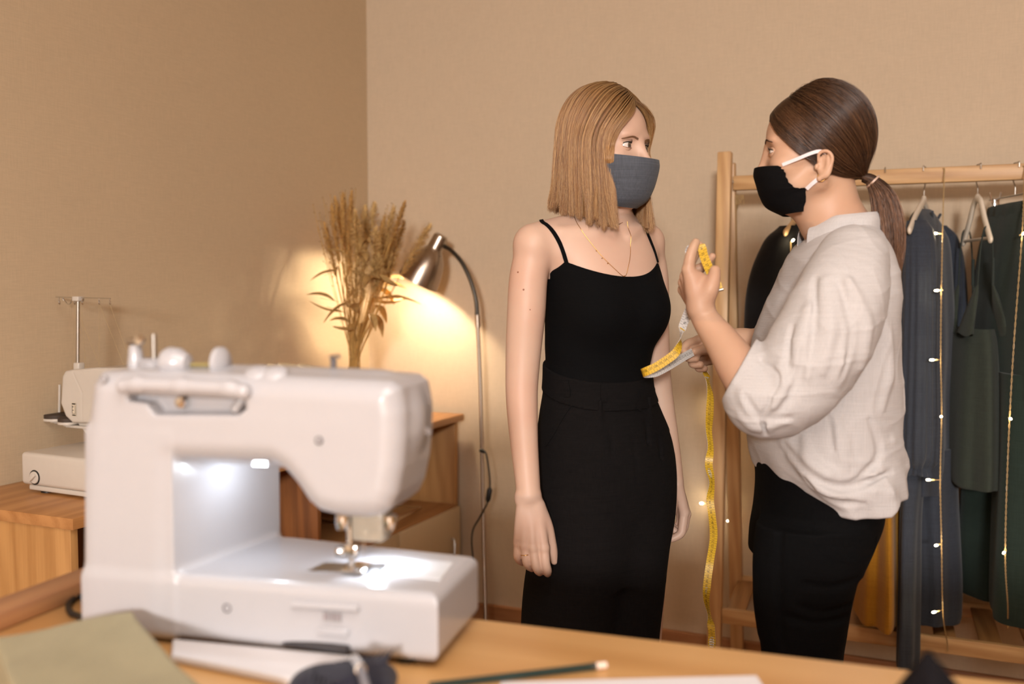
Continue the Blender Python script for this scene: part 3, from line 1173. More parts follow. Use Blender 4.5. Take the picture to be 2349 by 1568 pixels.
# mains cable looping out beside the machine
cb = [np.array([0.02, 0.10, 0.03]), np.array([0.0, 0.075, 0.014]), ZL(186, 1368, 0.0042), ZL(166, 1376, 0.0040), ZL(157, 1390, 0.0040), ZL(164, 1406, 0.0040), ZL(186, 1416, 0.0040), np.array([0.03, -0.012, 0.004])]
MB().tube(cb, 0.0036, 10, 50).build('power_cable', M_BLACKP, sm)

# ---------------------------------------------------------------- small things on the table
tray = thing('extension_plate', 'flat white plastic plate lying on the table before the sewing machine', 'plate', (*W(600, 1520, TZ, 2)[:2], TZ + 0.0003))
bm = bmesh.new()
bk = [SO + sx * SL(a, b)[0] - sy * 0.0016 for a, b in ((398, 1480), (838, 1500))]
q4 = [bk[0], bk[1], W(855, 1578, TZ + 0.009, 2), W(715, 1566, TZ + 0.009, 2), W(392, 1500, TZ + 0.009, 2)]
f = Field()
TO = np.array(tray.location)
extrude(f, [tuple((p - TO)[:2]) for p in q4], 0.0, 0.009, 0.003, 'z')
lo = np.min([p - TO for p in q4], 0)
hi = np.max([p - TO for p in q4], 0)
V, Qd = f.mesh((lo[0] - 0.01, lo[1] - 0.01, -0.004), (hi[0] + 0.01, hi[1] + 0.01, 0.014), 0.0012)
put('plate', np_mesh('plate', V, Qd), plain('plate_white_plastic', '#D9D5D6', 0.35, noise=0.012), tray)
pz = TZ + 0.0095
a, b = W(598, 1464, pz, 2), W(800, 1500, pz, 2)
a = W(604, 1474, pz, 2)
PO = (a + b) / 2
pen = thing('marking_pen', 'slender dark grey pen lying on the white plate by the sewing machine', 'pen', (PO[0], PO[1], pz))
ab = (b - a) / np.linalg.norm(b - a)
pr = 0.0048
c = np.array([0, 0, pr])
MB().tube([a - PO + c + ab * 0.028, b - PO + c], pr, 14).build('barrel', plain('pen_barrel', '#3A383B', 0.35), pen)
MB().tube([a - PO + c * 0.6, a - PO + c + ab * 0.024, a - PO + c + ab * 0.0285], [0.0012, 0.0042, 0.0046], 14).build('tip', plain('pen_tip', '#565459', 0.35), pen)
MB().tube([a - PO + c * 2.1 + ab * 0.032, a - PO + c * 2.15 + ab * 0.066], 0.0011, 8).build('clip', M_STEEL, pen)

# navy pouch with a metal clip
w0 = W(795, 1560, TZ, 2)
pouch = thing('pin_pouch', 'dark navy cloth pouch with a metal clip in front of the sewing machine', 'pouch', (w0[0], w0[1] - 0.03, TZ + 0.0003))
f = Field()
L0 = np.array([w0[0], w0[1] - 0.03, TZ])


def TP(px, py, z):
    return W(px, py, TZ + z, 2) - L0


f.ell(TP(790, 1572, 0.016), (0.052, 0.034, 0.017), k=0.01)
f.ell(TP(850, 1556, 0.015), (0.026, 0.026, 0.015), k=0.012)
f.ell(TP(730, 1585, 0.010), (0.030, 0.026, 0.010), k=0.012)
for i in range(14):
    aa = i * 0.45
    f.cone(TP(700 + 14 * i, 1600 - 6 * i, 0.030), TP(720 + 14 * i, 1530 - 3 * i, 0.033), 0.0012, k=0.004)
f.op(lambda x, y, z: -z + 0 * x + 0 * y, (-0.15, -0.15, -0.05), (0.15, 0.15, 0.06), 0.002, 'i')
V, Qd = f.mesh((-0.12, -0.09, -0.006), (0.12, 0.09, 0.06), 0.0016)
put('cushion', np_mesh('cushion', V, Qd), fabric('navy_cloth', '#23222E', 700, 0.4, 0.25, 0.4), pouch)
p0 = f.onto  # pouch lies in room axes, so the clip is set by hand
ca, cb2 = TP(812, 1512, 0.034), TP(828, 1536, 0.037)
MB().tube([ca, cb2], [0.0052, 0.0056], 16).build('clip', M_CHROME, pouch)
MB().tube([cb2, TP(838, 1570, 0.037), TP(846, 1600, 0.030)], [0.0042, 0.004, 0.004], 12, 16).build('strap', plain('grey_ribbon', '#77747A', 0.6), pouch)

# pencil
pz = TZ + 0.0003
a, b = W(985, 1572, pz + 0.0037, 2), W(1392, 1524, pz + 0.0037, 2)
PO = (a + b) / 2
PO[2] = pz
pc = thing('pencil', 'dark green pencil lying on the table edge beside a white sheet', 'pencil', tuple(PO))
ab = (b - a) / np.linalg.norm(b - a)
LL = np.linalg.norm(b - a)
c = np.array([0, 0, 0.0002])
MB().tube([a - PO, b - PO - ab * 0.0125], 0.0037, 6).build('shaft', plain('pencil_green', '#1E2F2C', 0.3), pc, angle=20)
MB().tube([b - PO - ab * 0.0125, b - PO - ab * 0.001, b - PO], [0.0036, 0.0036, 0.0026], 14).build('eraser', plain('pencil_eraser', '#E5CDBB', 0.7), pc)
MB().tube([b - PO - ab * 0.017, b - PO - ab * 0.012], 0.00385, 14).build('ferrule', plain('pencil_band', '#3B3A33', 0.4), pc)
# sheet of paper
bm = bmesh.new()
pts = [W(1735, 1551, TZ, 2), W(1150, 1566, TZ, 2), W(1100, 1700, TZ, 2), W(1820, 1680, TZ, 2)]
O = np.mean(pts, 0)
prism(bm, [tuple((p - O)[:2]) for p in pts], 0.0, 0.0008)
pa = put('paper_sheet', bm_mesh('paper_sheet', bm), plain('paper', '#D6D2D4', 0.8, noise=0.01), None, (O[0], O[1], TZ + 0.0004))
tag(pa, 'sheet of white paper at the front of the work table', 'paper')


def cloth_heap(name, label, cat, O, fn, lo, hi, n, mat, thick=0.002, rz=0.0):
    """folded cloth as a height field with a real underside"""
    xs, ys = np.linspace(lo[0], hi[0], n[0]), np.linspace(lo[1], hi[1], n[1])
    X, Y = np.meshgrid(xs, ys, indexing='ij')
    X, Y, Z = fn(X, Y)
    top = np.stack([X, Y, Z], -1)
    mb = MB()
    mb.grid(top)
    bot = top.copy()
    bot[..., 2] = 0.0
    mb.grid(bot[::-1])
    for e in ((slice(None), 0), (slice(None), -1), (0, slice(None)), (-1, slice(None))):
        mb.grid(np.stack([top[e], bot[e]], 0))
    o = mb.build(name, mat, None, True, 50)
    o.location = O
    o.rotation_euler = (0, 0, rz)
    return tag(o, label, cat)


# olive cloth folded in layers, left of the machine
M_OLIVE = fabric('olive_cloth', '#958C6F', 500, 0.35, 0.10, 0.3, wrinkle=0.0)
c_top = W(297, 1404, 0.782, 1)
hh = c_top[2] - TZ
f = Field()
tip = c_top
l_dir = W(0, 1459, TZ + hh, 2)
e1 = np.array([l_dir[0] - tip[0], l_dir[1] - tip[1]])
l1 = np.linalg.norm(e1) * 1.06
e1 /= np.linalg.norm(e1)
r_dir = W(432, 1568, TZ + hh * 0.9, 2)
e2 = np.array([r_dir[0] - tip[0], r_dir[1] - tip[1]])
e2 /= np.linalg.norm(e2)
OC = thing('folded_cloth', 'olive green cloth folded in layers beside the sewing machine', 'cloth', (tip[0], tip[1], TZ + 0.0003))
nl = 5
for k in range(nl):
    z0, z1 = hh * k / nl, hh * (k + 1) / nl
    s = 0.004 * ((k * 7) % 3)
    poly = [(-e1 * s + -e2 * s)[:], e1 * l1 - e2 * s, e1 * l1 + e2 * 0.30, e2 * (0.30 + s) - e1 * s]
    g = Field()
    extrude(g, [tuple(p) for p in poly], z0 + 0.0004, z1 - 0.0002, 0.0024, 'z')
    if k == nl - 1:
        g.op(lambda x, y, z: 0.0016 * np.sin(26 * (x * 0.7 + y) + 2 * np.sin(19 * x)) * np.clip((z - z0) / (z1 - z0), 0, 1), (-0.5, -0.5, z0), (0.5, 0.5, z1 + 0.01), 0.002, 'f')
    P = np.array(poly)
    V, Qd = g.mesh((P[:, 0].min() - 0.01, P[:, 1].min() - 0.01, z0 - 0.006), (P[:, 0].max() + 0.01, P[:, 1].max() + 0.01, z1 + 0.008), 0.0028)
    put('fold', np_mesh('fold', V, Qd), M_OLIVE, OC)

# dark cloth heap at the table's front corner
M_DARKC = fabric('black_cloth', '#151316', 600, 0.4, 0.2, 0.0, spec=0.1)
pk = W(2128, 1482, 0.80, 1)
pkh = pk[2] - TZ


def heap(X, Y):
    r = np.hypot(X * 1.0, Y * 1.25)
    a = np.arctan2(Y, X)
    Z = pkh * np.exp(-np.abs(X / np.where(X < 0, 0.052, 0.070)) ** 1.15) * np.exp(-np.abs(Y / 0.10) ** 1.5)
    Z2 = 0.050 * np.exp(-((X + 0.012) / 0.040) ** 2 - (Y / 0.10) ** 2)
    Z3 = (pkh - 0.024) * np.exp(-((X - 0.12) / 0.12) ** 4 - (Y / 0.12) ** 2)
    Z = np.log(np.exp(Z / 0.006) + np.exp(Z2 / 0.006) + np.exp(Z3 / 0.006)) * 0.006 - 0.006
    Z += 0.005 * np.exp(-(r / 0.16) ** 2) * np.sin(5 * a + 40 * r) * np.clip(r / 0.05, 0, 1)
    fall = np.clip((0.27 - np.hypot(np.where(X < 0, X * 2.9, X * 1.0), Y * 1.7)) / 0.05, 0, 1)
    return X, Y, np.maximum(Z * fall, 0.0) + 0.004


cloth_heap('black_cloth', 'crumpled black cloth rising to a peak at the table corner', 'cloth', (pk[0], pk[1], TZ + 0.0003), heap, (-0.085, -0.15), (0.26, 0.13), (80, 70), M_DARKC)

# ---------------------------------------------------------------- overlock machine on the sideboard
M_OFFW = plain('serger_cream_plastic', '#C5BDB2', 0.35, noise=0.02)
M_RUBBER = plain('dark_rubber', '#3A2E24', 0.7)
M_THREAD = plain('thread', '#A8916B', 0.8)
KZ = 0.80
kx = W(47, 1075, 1.665, 1)[0]
SGO = np.array([kx, 1.665, KZ + 0.0003])
sg = thing('overlock_machine', 'cream overlock machine with tall thread stand on the sideboard', 'sewing machine', tuple(SGO), R(-3))


def gbox(name, lo, hi, mat, bev=0.006, parent=None, seg=3):
    return put(name, box_mesh(name, lo, hi, bev, seg), mat, parent or sg)


def GL(px, py, dy=0.0):
    return W(px, py, SGO[1] + dy, 1) - SGO


gbox('base', (0, 0, 0.018), (0.255, 0.29, 0.095), M_OFFW, 0.010, seg=4)
gbox('bottom_tray', (0.020, 0.006, 0.006), (0.25, 0.28, 0.018), M_OFFW, 0.003)
for x, y in ((0.055, 0.03), (0.22, 0.03), (0.055, 0.25), (0.22, 0.25)):
    MB().lathe([(0, 0), (0.016, 0), (0.016, 0.0065), (0, 0.0065)], 16, Matrix.Translation((x, y, 0))).build('rubber_foot', M_BLACKP, sg)
k = GL(82, 1094)
MB().lathe([(0.0175, -0.004), (0.0175, 0.001), (0.0145, 0.0012), (0.0145, -0.004)], 28, align((k[0], 0, k[2]), (0, -1, 0))).build('knob_ring', M_BLACKP, sg)
kn = MB().lathe([(0, 0.0005), (0.0135, 0.0), (0.0145, 0.002), (0.0135, 0.004), (0, 0.0045)], 28, align((k[0], 0, k[2]), (0, -1, 0))).build('knob', M_OFFW, sg)
bm = bmesh.new()
box(bm, (-0.012, -0.003, 0), (0.012, 0.003, 0.007), 0.0015, 2, align((k[0], -0.003, k[2]), (0, -1, 0), R(40)))
put('grip', sharp(bm_mesh('grip', bm), 40), M_OFFW, kn)
ay = 0.14
g = Field()
arm = [GL(a, b, ay)[[0, 2]] for a, b in ((135, 862), (142, 850), (158, 847), (215, 842), (330, 842), (330, 972), (160, 970), (143, 955), (131, 925))]
extrude(g, [tuple(p) for p in arm], ay, ay + 0.145, 0.008)
g.cone(GL(157, 843, ay) + np.array([0, 0, 0.002]), GL(185, 900, ay), 0.0012, k=0.001, mode='s')
g.cone(GL(185, 900, ay), GL(185, 985, ay), 0.0012, k=0.001, mode='s')
pil = [(0.15, 0.09), (0.255, 0.09), (0.255, 0.26), (0.15, 0.26)]
extrude(g, [(0.165, ay + 0.01), (0.262, ay + 0.01), (0.262, 0.28), (0.165, 0.28)], 0.085, 0.20, 0.006, 'z')
head_lo = [GL(a, b, ay)[[0, 2]] for a, b in ((150, 965), (195, 965), (195, 1003), (178, 998))]
extrude(g, [tuple(p) for p in head_lo], ay + 0.02, ay + 0.10, 0.004)
P = np.array(arm)
V, Qd = g.mesh((P[:, 0].min() - 0.012, ay - 0.012, 0.07), (P[:, 0].max() + 0.012, 0.30, P[:, 1].max() + 0.012), 0.0022)
put('arm', np_mesh('arm', V, Qd), M_OFFW, sg)
# printed threading chart
ch = GL(167, 938, ay)
st = put('chart_label', box_mesh('chart_label', (ch[0] - 0.007, ay - 0.0022, ch[2] - 0.017), (ch[0] + 0.007, ay - 0.0012, ch[2] + 0.017), 0), plain('label_paper', '#CFC3AE', 0.5), sg)
M_INK = plain('dark_ink', '#3A342E', 0.6)
for dx0, dx1, dz0, dz1 in ((-0.006, 0.006, 0.012, 0.0155), (-0.006, -0.0052, -0.010, 0.010), (0.0045, 0.0053, -0.010, 0.010), (-0.004, -0.0015, 0.005, 0.008), (-0.004, -0.001, -0.003, -0.001), (-0.005, 0.005, -0.0105, -0.0097), (-0.006, 0.006, -0.0155, -0.0125)):
    put('printed_line', box_mesh('printed_line', (ch[0] + dx0, ay - 0.0028, ch[2] + dz0), (ch[0] + dx1, ay - 0.002, ch[2] + dz1), 0), M_INK, st)
# spool stands
for px, py, yy, r in ((121, 960, 0.19, 0.034), (152, 968, 0.16, 0.027)):
    d = GL(px, py, yy)
    s = MB().lathe([(0, -0.008), (r * 0.5, -0.008), (r * 0.55, -0.003), (r, -0.003), (r, 0.003), (0, 0.003)], 28, Matrix.Translation((d[0], yy, d[2]))).build('spool_tray', M_OFFW, sg)
    MB().lathe([(0, 0.003), (r * 0.97, 0.003), (r * 0.97, 0.012), (r * 0.9, 0.0135), (0, 0.0135)], 28, Matrix.Translation((d[0], yy, d[2]))).build('rubber_mat', M_RUBBER, s)
    gbox('tray_bracket', (d[0] - 0.004, yy - 0.008, d[2] - 0.012), (0.19, yy + 0.012, d[2] - 0.005), M_OFFW, 0.002)
d = GL(125, 945, 0.20)
MB().tube([d, GL(126, 882, 0.20)], 0.0032, 10).build('spool_pin', M_OFFW, sg)
# thread stand
mast = [GL(171, 840, 0.19), GL(172, 690, 0.19)]
MB().tube(mast, 0.0045, 12).build('mast', M_STEEL, sg)
gm = GL(174, 838, 0.19)
gbox('mast_socket', (gm[0] - 0.010, 0.18, gm[2] - 0.012), (gm[0] + 0.010, 0.20, gm[2] + 0.008), M_OFFW, 0.003)
ba, bb = GL(118, 681, 0.19), GL(250, 684, 0.19)
bar = MB().tube([ba, bb], 0.0016, 8).build('cross_bar', M_CHROME, sg)
gt = GL(172, 683, 0.19)
gbox('bar_clamp', (gt[0] - 0.011, 0.18, gt[2] - 0.008), (gt[0] + 0.011, 0.20, gt[2] + 0.004), M_OFFW, 0.002)
for px in (126, 163, 182, 223, 249):
    e = GL(px, 683, 0.19)
    MB().tube([e, e + np.array([0, -0.001, -0.006]), e + np.array([0.002, -0.003, -0.013]), e + np.array([-0.001, 0.002, -0.016]), e + np.array([-0.002, 0.003, -0.008])], 0.0013, 8, 20).build('wire_eyelet', M_CHROME, bar)
wv = [GL(134, 683, 0.19), GL(140, 690, 0.19), GL(147, 697, 0.19), GL(153, 695, 0.19), GL(158, 684, 0.19)]
MB().tube(wv, 0.0013, 8, 24).build('wire_guide', M_CHROME, bar)
for a, b in (((163, 700), (159, 845)), ((180, 700), (189, 842)), ((177, 728), (226, 842)), ((223, 698), (222, 842)), ((224, 698), (284, 840)), ((249, 698), (292, 812))):
    MB().tube([GL(*a, 0.19), GL(*b, 0.19)], 0.0004, 5).build('thread', M_THREAD, sg)

# ---------------------------------------------------------------- dried bouquet in a glass vase, cream bundle
VO = np.array([-1.895, 2.96, KZ + 0.0003])
glass = NT('vase_glass')
glass.set(Base_Color=(0.95, 0.97, 0.95), Roughness=0.03, Transmission_Weight=1.0, IOR=1.45)
vs = MB().lathe([(0, 0.004), (0.040, 0.004), (0.042, 0.010), (0.040, 0.07), (0.036, 0.15), (0.0375, 0.17), (0.0395, 0.17), (0.0385, 0.15), (0.0425, 0.07), (0.0445, 0.008), (0.042, 0), (0, 0)], 32).build('vase', glass.m)
vs.location = VO
tag(vs, 'clear glass vase holding the dried bouquet on the sideboard corner', 'vase')
bq = thing('dried_bouquet', 'bouquet of dried grasses, plumes and leaves standing in a glass vase', 'bouquet', tuple(VO + np.array([0, 0, 0.006])))
BO = np.array(bq.location)
M_STRAW = plain('straw_stem', '#B58E50', 0.7, noise=0.2, scale=60)
M_PLUME = plain('plume_fibre', '#C79A58', 0.85, noise=0.22, scale=80)
M_PLUME2 = plain('plume_fibre_pale', '#D9B678', 0.85, noise=0.18, scale=80)
M_SEED = plain('seed_brown', '#8A6233', 0.8, noise=0.25, scale=80)
M_LEAF = plain('dry_leaf', '#B5935C', 0.7, noise=0.25, scale=50)


def BP(px, py, y):
    return W(px, py, y, 1) - BO


rb = random.Random(4)
stemV = MB()


def stem(tip, r=0.0016, bow=0.02):
    b = np.array([rb.uniform(-0.022, 0.022), rb.uniform(-0.022, 0.022), 0.004])
    n = np.array([b[0] * 0.75, b[1] * 0.75, 0.19])
    m = n * 0.5 + tip * 0.5 + np.array([rb.uniform(-bow, bow), rb.uniform(-bow, bow), 0.0])
    P = smooth_path([b, n, m, tip], 14)
    stemV.tube(P, r, 5)
    return P


# plumes: a stalk with many tapering spikelets
pl_px = [(787, 450, 3.0, 0), (762, 478, 2.92, 0), (806, 448, 2.9, 0), (838, 478, 3.02, 1), (858, 472, 3.05, 1), (902, 482, 2.98, 1), (926, 470, 2.92, 0), (905, 545, 3.02, 1), (984, 520, 3.04, 1), (925, 515, 3.02, 1), (746, 520, 2.9, 0), (815, 492, 2.84, 1), (862, 530, 2.84, 1), (880, 505, 3.08, 0), (895, 585, 2.96, 1), (790, 520, 3.05, 0), (835, 560, 2.85, 1), (770, 460, 3.05, 0), (868, 590, 2.86, 1), (820, 600, 2.84, 1)]
for px, py, y, kd in pl_px:
    tip = BP(px, py, y)
    P = stem(tip)
    L = rb.uniform(0.15, 0.21)
    d = P[-1] - P[-4]
    d /= np.linalg.norm(d)
    base_p = tip - d * L
    V, F = [], []
    nsp = 520
    for i in range(nsp):
        u = (i / nsp) ** 0.9
        c = base_p + d * L * u
        rad = (0.030 if kd else 0.021) * (math.sin(math.pi * min(1, u * 0.86 + 0.10)) ** 0.8 + 0.05)
        ph = rb.uniform(0, 2 * math.pi)
        n1 = np.cross(d, [0.3, 0.8, 0.5])
        n1 /= np.linalg.norm(n1)
        n2 = np.cross(d, n1)
        o = n1 * math.cos(ph) + n2 * math.sin(ph)
        ln = rb.uniform(0.6, 1.15)
        e = c + o * rad * ln + d * rb.uniform(0.012, 0.026)
        e[2] -= 0.012 * ln * rb.random()
        w = np.cross(o, d) * rb.uniform(0.0006, 0.0012)
        md = c * 0.22 + e * 0.78 + d * 0.004
        k0 = len(V)
        V += [c - w * 0.4, c + w * 0.4, md + w * 1.5, md - w * 1.5, e, md + d * 0.0012 + o * 0.001]
        F += [(k0, k0 + 1, k0 + 2, k0 + 3), (k0 + 3, k0 + 2, k0 + 4, k0 + 4)]
    me = bpy.data.meshes.new('plume')
    me.from_pydata([tuple(v) for v in V], [], [f if f[2] != f[3] else f[:3] for f in F])
    put('plume', me, (M_PLUME2 if kd else M_PLUME), bq)
# thin seed sprays at the top left
spr = [(718, 470, 2.95), (733, 490, 2.9), (742, 455, 2.95), (748, 470, 3.0), (757, 447, 2.9), (792, 438, 2.95), (808, 434, 2.95), (816, 433, 2.9), (728, 520, 2.9), (890, 472, 3.0), (901, 468, 3.05), (884, 480, 3.0), (735, 508, 2.88), (779, 442, 2.92)]
for px, py, y in spr:
    tip = BP(px, py, y)
    P = stem(tip, 0.0009)
    mb = MB()
    for i in range(9):
        u = 1 - 0.035 * i
        j = u * 13
        a = int(min(12, j))
        c = P[a] * (1 - (j - a)) + P[a + 1] * (j - a) if a < 13 else P[13]
        o = np.array([rb.uniform(-1, 1), rb.uniform(-1, 1), rb.uniform(0.1, 1)]) * (0.004 + 0.0014 * i)
        mb.tube([c, c + o], 0.0004, 4)
        mb.lathe([(0, -0.003), (0.0019, 0), (0, 0.0035)], 6, align(c + o, o))
    mb.build('seed_spray', M_SEED, bq)
# leaves
M_LEAFS = M_LEAF


def leaf(base_p, tip, width, curl=0.25, up=(0, 0, 1)):
    base_p, tip = np.array(base_p), np.array(tip)
    d = tip - base_p
    L = np.linalg.norm(d)
    d /= L
    s = np.cross(d, up)
    s /= np.linalg.norm(s)
    n = np.cross(s, d)
    m = 12
    G = np.zeros((m, 5, 3))
    for i in range(m):
        u = i / (m - 1)
        w = width * (math.sin(math.pi * u ** 0.75) ** 0.9) + 0.0006
        c = base_p + d * L * u + n * curl * L * math.sin(math.pi * u) * 0.5
        for j in range(5):
            v = (j - 2) / 2
            G[i, j] = c + s * w * v * 0.5 + n * (abs(v) ** 1.5) * w * 0.35
    mb = MB()
    mb.grid(G)
    mb.grid((G - n * 0.0005)[:, ::-1])
    mb.tube([base_p - d * 0.02, base_p, base_p + d * L * 0.5], 0.0008, 5)
    return mb.build('leaf', M_LEAFS, bq)


lv = [((775, 620, 2.9), (711, 644, 2.84), 0.022, 0.15), ((768, 690, 2.88), (702, 676, 2.82), 0.03, 0.2), ((790, 715, 2.9), (710, 690, 2.84), 0.02, -0.2), ((808, 690, 2.9), (742, 740, 2.84), 0.026, 0.15), ((802, 740, 2.9), (756, 735, 2.84), 0.03, 0.2), ((812, 755, 2.9), (762, 748, 2.86), 0.03, -0.2), ((818, 718, 2.88), (796, 705, 2.80), 0.04, 0.3),
      ((848, 692, 3.02), (967, 698, 3.16), 0.030, 0.2), ((858, 672, 3.02), (932, 662, 3.18), 0.034, 0.25), ((862, 652, 3.02), (927, 640, 3.15), 0.038, 0.2), ((856, 700, 3.02), (887, 742, 3.12), 0.034, 0.2), ((850, 640, 3.0), (908, 622, 3.14), 0.034, 0.3), ((856, 662, 3.02), (905, 700, 3.14), 0.034, 0.2), ((856, 720, 3.02), (878, 775, 3.10), 0.030, 0.2), ((852, 690, 3.04), (940, 680, 3.20), 0.03, -0.2), ((848, 720, 2.9), (862, 760, 2.86), 0.026, 0.2), ((800, 590, 2.86), (748, 572, 2.82), 0.018, 0.2), ((870, 630, 2.86), (915, 655, 2.80), 0.03, -0.2), ((840, 600, 2.84), (815, 585, 2.78), 0.032, 0.4), ((826, 572, 2.84), (850, 556, 2.78), 0.03, 0.4), ((835, 660, 2.86), (872, 640, 2.80), 0.034, 0.3)]
for a, b, w, c in lv:
    leaf(BP(*a), BP(*b), w, c)
for _ in range(34):
    stem(BP(rb.uniform(770, 905), rb.uniform(520, 640), rb.uniform(2.88, 3.02)), 0.0019, 0.012)
stemV.build('stem_bundle', M_STRAW, bq)['kind'] = 'stuff'

# cream cloth bundle on the sideboard behind the machine
M_CREAM = fabric('cream_cloth', '#DCC9A4', 500, 0.3, 0.1, 0.3)
cO = W(765, 900, 2.62, 1)
f = Field()
hz = W(735, 831, 2.62, 1)[2] - KZ
f.ell((0, 0, hz * 0.42), (0.085, 0.16, hz * 0.52), k=0.02)
f.cone((-0.03, -0.08, hz * 0.9), (0.03, 0.09, hz * 0.80), 0.022, 0.016, k=0.03)
f.cone((0.02, 0.05, hz * 0.8), (0.05, 0.13, hz * 0.62), 0.016, 0.010, k=0.02)
f.op(lambda x, y, z: 0.005 * np.sin(40 * y + 12 * np.sin(30 * z + 20 * x)) + 0 * x, (-0.2, -0.2, 0), (0.2, 0.2, 0.3), 0.01, 'f')
f.op(lambda x, y, z: -z + 0 * x + 0 * y, (-0.3, -0.3, -0.1), (0.3, 0.3, 0.3), 0.002, 'i')
V, Qd = f.mesh((-0.13, -0.2, -0.01), (0.13, 0.2, hz + 0.04), 0.004)
o = put('cloth_bundle', np_mesh('cloth_bundle', V, Qd), M_CREAM, None, (-1.90, 2.62, KZ + 0.0003))
tag(o, 'cream cloth bundle on the sideboard beside the vase, mostly hidden by the sewing machine', 'cloth')

# ---------------------------------------------------------------- hangers and garments on the rack
RAILY, RAILTOP = 3.10, 1.619
M_HANGER = plain('hanger_white_wood', '#D8CDBD', 0.4, noise=0.04)
M_HANGER2 = plain('hanger_natural_wood', '#CFAE82', 0.45, noise=0.08)


def hanger(x, ang, label, mat, bar=True, w=0.21, drop=0.065):
    """wooden hanger; local y is its long side"""
    h = thing('hanger', label, 'hanger', (x, RAILY, RAILTOP), R(ang), 'hangers on the rail')
    top = -0.082
    P = [(0, -0.022, -0.010), (0, -0.021, 0.004), (0, -0.012, 0.0035), (0, 0.0, 0.0038), (0, 0.013, 0.003), (0, 0.023, -0.008), (0, 0.0225, -0.030), (0, 0.010, -0.050), (0, 0, -0.062), (0, 0, top)]
    MB().tube(P, 0.0017, 8, 60).build('hook', M_STEEL, h)
    f = Field()
    for s in (-1, 1):
        A = [(0, 0, top - 0.008), (0, s * 0.03, top - 0.022), (0, s * w * 0.55, top - drop * 0.85), (0, s * w, top - drop * 1.6)]
        f.chain(smooth_path(A, 7), [0.0115] * 7, 0.006, flat=((1, 0, 0), 0.55))
    V, Qd = f.mesh((-0.02, -w - 0.02, top - drop * 1.6 - 0.02), (0.02, w + 0.02, top + 0.012), 0.0025)
    put('shoulder_bow', np_mesh('shoulder_bow', V, Qd), mat, h)
    if bar:
        zb = top - drop * 1.55
        MB().tube([(0, -w + 0.01, zb), (0, w - 0.01, zb)], 0.0045, 10).build('trouser_bar', mat, h)
    return h


def drape(name, rings, mat, parent, n=72, folds=(), close_top=True, thick=0.0):
    """hanging cloth: rings (z, x, y, ax, ay, yaw, foldamp) from top to bottom, closed round"""
    A = np.array(rings, float)
    m = 60
    S = smooth_path(A, m)
    th = np.linspace(0, 2 * np.pi, n, endpoint=False)
    G = np.zeros((m, n + 1, 3))
    for i in range(m):
        z, x, y, ax_, ay_, w, fa = S[i]
        w = R(w)
        r = np.ones(n)
        for (k, ph, dr) in folds:
            r = r + fa * np.sin(k * th + ph + dr * i / m)
        u, v = ax_ * np.cos(th) * r, ay_ * np.sin(th) * r
        G[i, :n, 0] = x + u * math.cos(w) - v * math.sin(w)
        G[i, :n, 1] = y + u * math.sin(w) + v * math.cos(w)
        G[i, :n, 2] = z + 0.004 * np.sin(3 * th + i * 0.1) * (i / m)
        G[i, n] = G[i, 0]
    mb = MB()
    mb.grid(G)
    if close_top:
        c = G[0].mean(0)
        mb.grid(np.stack([np.repeat(c[None], n + 1, 0), G[0]], 0))
    inner = G.copy()
    c = inner[:, :n].mean(1)[:, None, :]
    inner = c + (inner - c) * 0.94
    mb.grid(np.stack([G[-1], inner[-1]], 0))
    mb.grid(inner[::-1])
    o = mb.build(name, mat, parent, True, 60)
    return o


M_NAVY = fabric('navy_linen', '#353A44', 600, 0.45, 0.22, 0.5, wrinkle=0.3)
M_GREEN = fabric('dark_green_cloth', '#24302A', 600, 0.4, 0.2, 0.35, wrinkle=0.3)
M_GREEN2 = fabric('moss_green_cloth', '#343A33', 600, 0.4, 0.2, 0.35, wrinkle=0.3)
M_MUST = fabric('mustard_cloth', '#9C6C1B', 600, 0.4, 0.15, 0.35, wrinkle=0.3)
M_JACKET = fabric('black_wool', '#121214', 600, 0.4, 0.3, 0.4)
M_STRAP = plain('green_strap', '#222A25', 0.8)

# navy jumpsuit
HA = -8
hanger(-0.068, HA, 'white wooden hanger carrying the navy jumpsuit on the rail', M_HANGER)
nv = thing('jumpsuit', 'navy linen jumpsuit with gathered sleeves hanging on a white hanger', 'garment', (-0.068, RAILY, 0.24), R(HA))
Z = lambda z: z - 0.24
# hanging plane is local y-z; near side is -y
drape('bodice', [(Z(1.500), 0.0, 0, 0.020, 0.055, 0, 0), (Z(1.475), 0.002, 0, 0.034, 0.115, 0, .01), (Z(1.44), 0.006, 0.02, 0.044, 0.160, 0, .02), (Z(1.38), 0.014, 0.02, 0.052, 0.180, 0, .03), (Z(1.15), 0.026, 0.02, 0.056, 0.175, 0, .04), (Z(0.98), 0.028, 0.02, 0.052, 0.160, 0, .05), (Z(0.93), 0.028, 0.02, 0.055, 0.165, 0, .06), (Z(0.80), 0.028, 0.02, 0.060, 0.175, 0, .05), (Z(0.70), 0.026, 0.02, 0.056, 0.17, 0, .05)], M_NAVY, nv, 90, ((9, 0, 1.0), (5, 1.2, -0.7)))


def nvl(px, y):
    w = W(px, 1400, y, 1)
    dx, dy = w[0] + 0.068, y - RAILY
    c, s_ = math.cos(-R(HA)), math.sin(-R(HA))
    return dx * c - dy * s_, dx * s_ + dy * c


